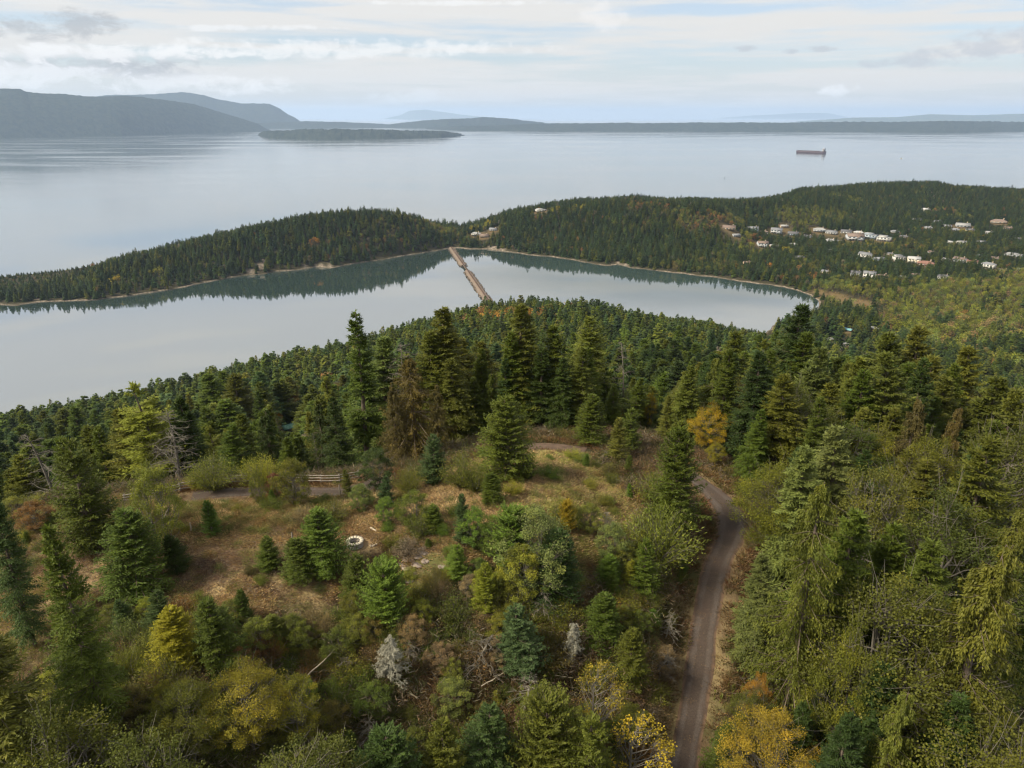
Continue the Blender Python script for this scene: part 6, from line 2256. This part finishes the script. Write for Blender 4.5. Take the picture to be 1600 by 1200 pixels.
for i in range(len(grid)):
    x, y = grid[i]
    z = zg[i]
    if y < 180 and PL.size and np.min((PL[:, 0] - x) ** 2 + (PL[:, 1] - y) ** 2) < 16:
        continue
    if y < 180 and grow_n < 330:
        continue
    if y < 115:
        continue
    if bl[i] and rnd.random() < 0.9:
        continue
    marshy = bool(ms_[i])
    if marshy and rnd.random() < 0.35:
        continue
    # space round the houses, open towards the bay
    dx, dy = HS[:, 0] - x, HS[:, 1] - y
    d = np.hypot(dx, dy)
    near = d < HS[:, 2] * 0.75 + 5
    if near.any():
        continue
    fwd = (dy > 0) & (dy < np.where((HS[:, 1] < 1150) & (HS[:, 3] < 22), 80, np.maximum(46, HS[:, 2] * 2.2))) & (np.abs(dx - dy * HS[:, 0] / np.maximum(HS[:, 1], 1)) < HS[:, 2] * 0.62 + 3)
    low = bool(fwd.any())
    if low and rnd.random() < 0.8:
        continue
    vis = y < 1000
    H = rnd.triangular(11, 32, 24) * (0.80 if y > 1000 else 1.0) * (1 + 0.15 * clus[i]) * (1.3 if rnd.random() < 0.07 else 1.0)
    if y > 1250 and z < 12 and x < -600:
        H *= 0.75
    if y > 1000:
        H *= 0.95
        if sdl[i] < 12:
            H *= 0.7
    kind = 'c'
    colr = None
    r_ = rnd.random()
    for a, b_, rad, pr, cc in patches:
        if (x - a) ** 2 + (y - b_) ** 2 < rad * rad and r_ < pr:
            kind = 'b'
            colr = rnd.choice(cc)
            break
    if kind == 'c' and vd[i] > 0:
        f_in = any(p is not None and (x - p[0]) ** 2 + (y - p[1]) ** 2 < rr_ * rr_ for p, rr_ in firs_in_valley)
        if not f_in and rnd.random() < 0.9 - 0.35 * (clus[i] > 0.35):
            kind = 'b'
            colr = rnd.choice(['yolive', 'yg', 'yg', 'light', 'light', 'tan', 'yolive', 'olive'])
    if kind == 'c' and y > 1150 and x > 200 and clus2[i] > 0.18 and rnd.random() < 0.4:
        kind = 'b'
        colr = rnd.choice(['olive', 'yolive', 'brown', 'olive'])
    if kind == 'c' and rnd.random() < (0.07 if y < 1000 else 0.035):
        kind = 'b'
        colr = rnd.choice(['olive', 'yolive', 'olive', 'rust', 'olive', 'grey'])
    if marshy:
        kind, colr = 'b', rnd.choice(['tan', 'rust', 'brown', 'yolive', 'tan'])
    if kind == 'b':
        H = rnd.uniform(10, 18) * (1.35 if y < 1000 else 1.0) if not marshy else rnd.uniform(2.5, 6)
        if low:
            H *= 0.45
    elif low:
        H *= 0.35
    if y > 1250:
        lim = interp(SKY2, pxg[i]) + min(6.0, rnd.gauss(1.2, 3.4))
        zt = ray_at(pxg[i], lim, y)[2]
        H = min(H, zt - z)
        H = max(H, 6.0)
    if y < 1100 and (pxg[i] < 1215 or y < 560):
        lim = farsky[i] if y > 190 else nearsky[i]
        lim = lim + rnd.gauss(3.5, 6.0)
        if abs(pxg[i] - 452) < 30 and y < 298:
            lim = max(lim, 676)
        zt = ray_at(pxg[i], lim, y)[2]
        H = min(H, zt - z)
        if H < 4.5:
            continue
    rot = rnd.uniform(0, 2 * pi)
    if kind == 'c':
        if y < 420:
            v = rnd.randrange(6)
            s = H / 22.0
        else:
            v = 6 + rnd.randrange(4)
            s = H / 18.0
        if y < 900:
            cn = rnd.choice(['dark', 'green', 'green', 'olive', 'bluegreen', 'green']) if y < 300 else rnd.choice(['dark', 'green', 'dark', 'green', 'green', 'olive', 'bluegreen'])
        else:
            cn = rnd.choice(['dark', 'bluegreen', 'dark', 'bluegreen', 'dark', 'green', 'olive'])  # far conifers: bluish dark tone of the haze put into the tree colour
        wdt = s * rnd.uniform(0.85, 1.8) * (1.15 if y > 420 else 1.0) * (1.0 + max(0, 16 - H) * 0.03)
        con_pts.append((x, y, z - 0.1, rot, wdt, s, v, jitter_col(cn) if y < 1000 else tuple(v * 0.85 for v in jitter_col(cn))))
    else:
        if y < 420:
            v = rnd.randrange(3)
        else:
            v = 3 + rnd.randrange(3)
        s = H / 12.0
        bro_pts.append((x, y, z - 0.1, rot, s * rnd.uniform(0.85, 1.2), s, v, jitter_col(colr)))
for x, y, z, H in OVER:
    con_pts.append((x, y, z - 0.1, rnd.uniform(0, 6.28), H / 22 * rnd.uniform(0.95, 1.25), H / 22, rnd.randrange(6), jitter_col(rnd.choice(['dark', 'green', 'olive', 'green']))))
print('far conifers', len(con_pts), 'broad', len(bro_pts))
scatter('conifer_forest', 'dense dark conifer forest over the slopes and headlands', con_pts, hi_fir + lo_fir)
scatter('broadleaf_forest', 'mixed olive, yellow and rusty broadleaved woods between the conifers', bro_pts, hi_broad + lo_broad)

# ------------------------------------------------------------------ ground cover
r = RR(500)
tufts = [tuft(RR(501 + s), 0.42, 34, 0.5, 0.03, 0.8).mesh('tuft', [M_LEAF_I]) for s in range(3)]
clumps_ = [clump(RR(511 + s), [0.7, 0.5, 0.9][s], [1.0, 1.1, 0.8][s], 480, 0.075, 9).mesh('clump', [M_LEAF_I]) for s in range(3)]
lits = [litter(RR(521 + s)).mesh('litter', [M_LEAF_I]) for s in range(2)]
gp, up_, lp = [], [], []
N_ = 60000
N2_ = 130000
# denser near: sample in azimuth and distance
az = rng.uniform(radians(-43), radians(43), N_)
rd = np.sqrt(rng.uniform(26 ** 2, 104 ** 2, N_))
gx_, gy_ = rd * np.sin(az), rd * np.cos(az)
az2 = rng.uniform(radians(-43), radians(20), N2_)
rd2 = np.sqrt(rng.uniform(30 ** 2, 92 ** 2, N2_))
ex, ey = rd2 * np.sin(az2), rd2 * np.cos(az2)
ein = in_poly(ex, ey, CLEAR) > -0.5
gx_, gy_ = np.concatenate([gx_, ex[ein]]), np.concatenate([gy_, ey[ein]])
NB_ = N_
N_ = len(gx_)
gz_ = height(gx_, gy_)
rq = near_line(gx_, gy_, road, road_z)[0]
dq = np.minimum(near_line(gx_, gy_, drive, drive_z)[0], near_line(gx_, gy_, path, path_z)[0] + 0.2)
cq = in_poly(gx_, gy_, CLEAR)
patch1 = fbm(gx_, gy_, 7.0, 61)
patch2 = fbm(gx_, gy_, 14.0, 65)
patch3 = fbm(gx_, gy_, 3.0, 69)
FX, FY = hit(555, 852, 28, 150)[:2]
ppx, ppy = to_pix(gx_, gy_, gz_)
keepbare = in_poly(gx_, gy_, to_world([(625, 868), (720, 860), (745, 885), (720, 925), (650, 925), (625, 900)]))
for i in range(N_):
    x, y, z = gx_[i], gy_[i], gz_[i]
    if rq[i] < 1.75 or dq[i] < 1.6:
        if 1.0 < min(rq[i], dq[i]) and rnd.random() < 0.5:
            gp.append((gx_[i], gy_[i], gz_[i], rnd.uniform(0, 6.28), rnd.uniform(0.4, 0.8), rnd.uniform(0.2, 0.45), rnd.randrange(3), rnd.choice([(0.16, 0.11, 0.06), (0.20, 0.14, 0.07), (0.10, 0.09, 0.035)])))
        elif rnd.random() < 0.04:
            lp.append((gx_[i], gy_[i], gz_[i] + 0.04, rnd.uniform(0, 6.28), 0.35, 0.3, rnd.randrange(2), rnd.choice([(0.16, 0.12, 0.08), (0.22, 0.15, 0.06)])))
        continue
    if (x - FX) ** 2 + (y - FY) ** 2 < 3.0:
        continue
    rot = rnd.uniform(0, 6.28)
    if cq[i] > -0.5:
        if keepbare[i] > 0 and rnd.random() < 0.85:
            continue
        b_ = patch1[i] * 0.7 + patch3[i] * 0.4
        # left half of the clearing is bare brown, the right one dry grass
        dry = sstep(560, 720, ppx[i]) * 0.55 + (ppy[i] < 850) * 0.15
        if rnd.random() < 0.12 + 0.42 * (b_ + dry > 0.05):
            c_ = rnd.choice([(0.46, 0.34, 0.17), (0.38, 0.27, 0.13), (0.28, 0.24, 0.10), (0.52, 0.40, 0.22), (0.31, 0.19, 0.11)])
            if patch2[i] > 0.0 and rnd.random() < 0.6:
                c_ = rnd.choice([(0.24, 0.25, 0.075), (0.32, 0.30, 0.10)])
            s = rnd.uniform(0.3, 0.8) * (1.0 if b_ + dry > 0.05 else 0.6)
            gp.append((x, y, z, rot, s * 1.9, s, rnd.randrange(3), c_))
        elif rnd.random() < 0.10:
            lp.append((x, y, z, rot, 0.8, 0.6, rnd.randrange(2), rnd.choice([(0.13, 0.085, 0.06), (0.20, 0.16, 0.11), (0.09, 0.055, 0.04)])))
        herb = ppy[i] < 835 and ppx[i] < 540 and patch1[i] > -0.25
        if rnd.random() < 0.010 + 0.045 * (patch2[i] > 0.25) + 0.10 * herb:
            s = rnd.uniform(0.35, 0.9)
            c_ = rnd.choice([(0.13, 0.15, 0.04), (0.19, 0.15, 0.06), (0.18, 0.18, 0.045), (0.11, 0.13, 0.035), (0.22, 0.14, 0.055)])
            up_.append((x, y, z, rot, s, s, rnd.randrange(3), c_))
    elif i < NB_:
        verge = rq[i] < 4.2 or dq[i] < 3.5
        if verge:
            if rnd.random() < 0.8:
                gp.append((x, y, z, rot, rnd.uniform(0.8, 1.6), rnd.uniform(0.6, 1.2), rnd.randrange(3), rnd.choice([(0.19, 0.13, 0.065), (0.14, 0.09, 0.045), (0.11, 0.10, 0.035), (0.22, 0.16, 0.09), (0.15, 0.075, 0.04)])))
            if rnd.random() < 0.12:
                s = rnd.uniform(0.3, 0.6)
                up_.append((x, y, z, rot, s, s, rnd.randrange(3), rnd.choice([(0.07, 0.085, 0.025), (0.14, 0.08, 0.03)])))
            continue
        if rnd.random() < 0.75:
            s = rnd.uniform(0.5, 1.35)
            if patch1[i] > 0.18:
                c_ = rnd.choice([(0.15, 0.09, 0.05), (0.19, 0.125, 0.065), (0.13, 0.085, 0.055), (0.20, 0.13, 0.05), (0.10, 0.105, 0.035)])
            elif patch1[i] < -0.2:
                c_ = rnd.choice([(0.07, 0.10, 0.028), (0.095, 0.115, 0.033), (0.13, 0.13, 0.04), (0.20, 0.15, 0.04)])
            else:
                c_ = rnd.choice([(0.10, 0.11, 0.033), (0.16, 0.115, 0.05), (0.13, 0.12, 0.04), (0.12, 0.08, 0.045), (0.08, 0.10, 0.028), (0.10, 0.12, 0.045)])
            up_.append((x, y, z, rot, s * rnd.uniform(0.8, 1.2), s * rnd.uniform(0.7, 1.5), rnd.randrange(3), c_))
        if rnd.random() < 0.10:
            lp.append((x, y, z + rnd.uniform(0.2, 0.8), rot, 1.1, 2.2, rnd.randrange(2), rnd.choice([(0.20, 0.18, 0.13), (0.15, 0.12, 0.09), (0.11, 0.085, 0.06)])))
print('cover', len(gp), len(up_), len(lp))
scatter('dry_grass', 'tufts of straw-coloured and olive grass over the clearing', gp, tufts)
scatter('bramble_undergrowth', 'tangled brown and green brambles and ferns on the slope', up_, clumps_)
scatter('fallen_twigs', 'dead twigs and stalks lying in the brush', lp, lits)

# ------------------------------------------------------------------ fire ring, fence, logs, rocks
M_STONE = simple('pale_block', (0.42, 0.38, 0.30), 0.9, 0.2, 6.0, bump=0.02)
M_STONE_D = simple('grey_block', (0.30, 0.28, 0.26), 0.9, 0.25, 6.0, bump=0.02)
M_ASH = simple('ash', (0.045, 0.04, 0.038), 0.95, 0.4, 8.0, bump=0.02)
M_LOG = simple('grey_rail', (0.21, 0.185, 0.155), 0.9, 0.3, 3.0, bump=0.01)
M_LOGP = simple('pale_log', (0.32, 0.27, 0.20), 0.9, 0.25, 3.0, bump=0.01)
M_BOULD = simple('boulder_stone', (0.20, 0.165, 0.14), 0.9, 0.35, 1.4, bump=0.06)
fr_ = empty('fire_ring', (FX, FY, hz(FX, FY)), 0.2)
tag(fr_, 'round fire pit of pale stone blocks on the bare ground', 'fire pit')
Ro, Ri = 0.80, 0.55


def block(R0, R1, h, nb):
    a = pi / nb * 0.94
    mb = MB()
    V = []
    for zz in (0, h):
        for (rr_, aa) in ((R0, -a), (R1, -a * 0.96), (R1, a * 0.96), (R0, a)):
            V.append((rr_ * cos(aa), rr_ * sin(aa), zz))
    mb.add(V, [[0, 3, 2, 1], [4, 5, 6, 7], [0, 1, 5, 4], [1, 2, 6, 5], [2, 3, 7, 6], [3, 0, 4, 7]])
    return mb


nb = 14
bmA = block(Ri, Ro - 0.03, 0.15, nb).mesh('block', M_STONE_D)
bmT = block(Ri - 0.03, Ro + 0.03, 0.10, nb).mesh('cap_block', M_STONE)
for lv in range(3):
    for k in range(nb):
        o = obj('block', bmA, fr_, (rnd.uniform(-0.012, 0.012), rnd.uniform(-0.012, 0.012), 0.16 * lv - 0.05), 2 * pi * (k + 0.5 * (lv % 2)) / nb)
for k in range(nb):
    obj('cap_block', bmT, fr_, (0, 0, 0.435 + rnd.uniform(0, 0.008)), 2 * pi * (k + 0.25) / nb)
mb = MB()
a = np.linspace(0, 2 * pi, 13)[:-1]
mb.add(np.concatenate([[(0, 0, 0.20)], np.stack([np.cos(a) * (Ri - 0.01), np.sin(a) * (Ri - 0.01), np.full(12, 0.12)], 1)]), [[0, 1 + i, 1 + (i + 1) % 12] for i in range(12)])
obj('ash_bed', mb.mesh('ash_bed', M_ASH), fr_)
for k in range(3):
    th = k * 1.1 + 0.4
    obj('charred_log', MB().tubes(np.array([[-0.25 * cos(th), -0.25 * sin(th), 0.22 + 0.03 * k], [0.28 * cos(th), 0.28 * sin(th), 0.25 + 0.03 * k]]), np.array([0.05, 0.045]), 6).mesh('charred_log', M_ASH if k else M_LOGP), fr_)


def log_between(nm, pa, pb_, rad, mat, label, cat='log', lift=0.1, group=None):
    a_ = hit(*pa, 28, 150)
    b_ = hit(*pb_, 28, 150)
    a3 = np.array([a_[0], a_[1], hz(a_[0], a_[1]) + lift])
    b3 = np.array([b_[0], b_[1], hz(b_[0], b_[1]) + lift])
    mid = (a3 + b3) / 2
    s = np.linspace(0, 1, 6)[:, None]
    P = a3 * (1 - s) + b3 * s - mid + np.random.default_rng(int(pa[0])).normal(0, 0.03, (6, 3))
    mb = MB().tubes(P, np.linspace(rad, rad * 0.75, 6), 8)
    V = mb.v[0].reshape(6, 8, 3)
    mb.add(V[0], [[0, 1, 2, 3, 4, 5, 6, 7]])
    mb.add(V[-1], [[7, 6, 5, 4, 3, 2, 1, 0]])
    o = obj(nm, mb.mesh(nm, mat), None, tuple(mid))
    tag(o, label, cat, group)
    return o


log_between('bench_log', (546, 859), (566, 857), 0.07, M_LOG, 'thin log lying just in front of the fire ring', group='logs lying on the hilltop')
log_between('bench_log', (578, 855), (589, 852), 0.14, M_LOGP, 'short pale log right of the fire ring', group='logs lying on the hilltop')
log_between('fallen_log', (516, 811), (540, 797), 0.11, M_LOGP, 'long pale log on the bank above the fire ring', group='logs lying on the hilltop')
log_between('fallen_log', (525, 808), (532, 806), 0.13, M_LOGP, 'short pale log end beside the long pale one', group='logs lying on the hilltop')
log_between('fallen_log', (579, 826), (588, 831), 0.12, M_LOGP, 'cut log end among yellow plants above the fire ring', group='logs lying on the hilltop')
log_between('fallen_log', (628, 862), (665, 856), 0.09, M_LOG, 'grey log across the pale rocks', group='logs lying on the hilltop')
log_between('fallen_log', (690, 1085), (722, 1040), 0.05, M_LOG, 'thin bare stem leaning on the brush slope', lift=1.2, group='logs lying on the hilltop')
log_between('fallen_log', (480, 1085), (525, 1040), 0.06, M_LOGP, 'pale branch lying over the lower left brush', lift=1.6, group='logs lying on the hilltop')
log_between('fallen_log', (755, 1093), (790, 1070), 0.05, M_LOGP, 'pale stick rising over the brush at the lower middle', lift=1.4, group='logs lying on the hilltop')


def rock(px, py, s, mat, label, seed, flat=0.7, cat='boulder', group=None, name='boulder'):
    p = hit(px, py, 28, 160)
    r_ = RR(seed)
    mb = MB()
    u = np.linspace(0, 2 * pi, 11)[:-1]
    V = []
    for k, ph in enumerate(np.linspace(-0.3, 1.45, 5)):
        rad_ = cos(ph) * s * (1 + r_.normal(0, 0.12, 10))
        V.append(np.stack([np.cos(u) * rad_ * 1.15, np.sin(u) * rad_, np.full(10, sin(ph) * s * flat) + r_.normal(0, 0.06 * s, 10)], 1))
    V = np.array(V)
    ii = np.arange(50).reshape(5, 10)
    mb.add(V.reshape(-1, 3), np.stack([ii[:-1], np.roll(ii, -1, 1)[:-1], np.roll(ii, -1, 1)[1:], ii[1:]], -1).reshape(-1, 4))
    mb.add(V[-1], [list(range(10))])
    o = obj(name, mb.mesh(name, mat), None, (p[0], p[1], hz(p[0], p[1])), r_.uniform(0, 6))
    tag(o, label, cat, group)
    return o


rock(656, 830, 1.0, M_BOULD, 'grey-brown boulder standing in the scrub above the pale rocks', 5, 1.2)
for k, (px, py, s) in enumerate([(622, 866, 0.5), (640, 872, 0.6), (655, 868, 0.5), (665, 876, 0.4), (635, 886, 0.5), (648, 896, 0.4), (640, 905, 0.5), (662, 860, 0.6), (625, 880, 0.4), (690, 885, 0.35), (652, 882, 0.5)]):
    rock(px, py, s, M_BOULD, ['flat pale rock', 'low grey rock', 'cracked pale slab', 'weathered grey slab'][k % 4] + ' in the outcrop right of the fire ring, ' + ['first', 'second', 'third', 'fourth', 'fifth', 'sixth', 'seventh', 'eighth', 'ninth', 'tenth', 'eleventh'][k] + ' from the back', 30 + k, 0.22, 'rock', 'pale rocks breaking through the hilltop', 'outcrop_rock')

# rail fence
FP = []
fpx = [(196, 786), (222, 781), (248, 778), (276, 775), (304, 772), (330, 771), (358, 768), (386, 766), (412, 765), (440, 765), (468, 762), (500, 758), (530, 756), (558, 752)]
for px, py in fpx:
    p = hit(px, py, 28, 150)
    FP.append(np.array([p[0], p[1], hz(p[0], p[1])]))
# push it just behind the drive
for f_ in FP:
    q, _ = near_line(np.array([f_[0]]), np.array([f_[1]]), drive, drive_z)
    while q[0] < 2.1:
        f_[1] += 0.25
        q, _ = near_line(np.array([f_[0]]), np.array([f_[1]]), drive, drive_z)
    f_[2] = hz(f_[0], f_[1])
fo = FP[0].copy()
fen = empty('rail_fence', tuple(fo))
tag(fen, 'weathered grey split-rail fence running behind the gravel drive', 'fence')
for k, f_ in enumerate(FP):
    q = f_ - fo
    obj('post', MB().tubes(np.array([[q[0], q[1], q[2] - 0.3], [q[0] + 0.03, q[1], q[2] + 1.15]]), np.array([0.09, 0.08]), 6).mesh('post', M_LOG), fen)
    if k + 1 < len(FP):
        n_ = FP[k + 1] - fo
        for hgt_ in (0.35, 0.70, 1.02):
            dz = rnd.uniform(-0.05, 0.05)
            obj('rail', MB().tubes(np.array([[q[0] - 0.1, q[1] - 0.09, q[2] + hgt_ + dz], [(q[0] + n_[0]) / 2, (q[1] + n_[1]) / 2 - 0.09, (q[2] + n_[2]) / 2 + hgt_ - 0.02], [n_[0] + 0.1, n_[1] - 0.09, n_[2] + hgt_ + rnd.uniform(-0.05, 0.05)]]), np.array([0.065, 0.06, 0.055]), 5).mesh('rail', M_LOG), fen)
for px, py, h_, lab in [(299, 832, 1.1, 'pale bare stake in the rough grass before the fence'), (459, 862, 2.1, 'weathered grey post beside the small round fir'), (531, 775, 1.4, 'dark stump post beside the gravel drive')]:
    p = hit(px, py, 28, 150)
    o = obj('post', MB().tubes(np.array([[0, 0, -0.3], [0.05, 0, h_ * 0.5], [0.02, 0.03, h_]]), np.array([0.09, 0.08, 0.06]), 6).mesh('post', M_LOGP if 'pale' in lab else M_LOG), None, (p[0], p[1], hz(p[0], p[1])))
    o.name = 'wooden_stake'
    tag(o, lab, 'post', 'single posts on the hilltop')

# ------------------------------------------------------------------ haze
top_z = max(max((o_.matrix_basis @ Vector(c_)).z for c_ in o_.bound_box) for o_ in COL.objects if o_.get('kind') == 'structure') + 25
print('haze top', top_z)
hb = MB().box((0, 38000, (top_z - 13) / 2), (150000, 92000, top_z + 13))
m_, t, out = new_mat('haze_air')
pv = node(t, 'ShaderNodeVolumePrincipled')
pv.inputs['Color'].default_value = (0.46, 0.61, 0.85, 1)
pv.inputs['Density'].default_value = 2.7e-5
pv.inputs['Anisotropy'].default_value = 0.2
t.links.new(pv.outputs[0], out.inputs['Volume'])
tag(obj('haze', hb.mesh('haze', m_)), 'thin blue haze over sea and hills', kind='stuff')
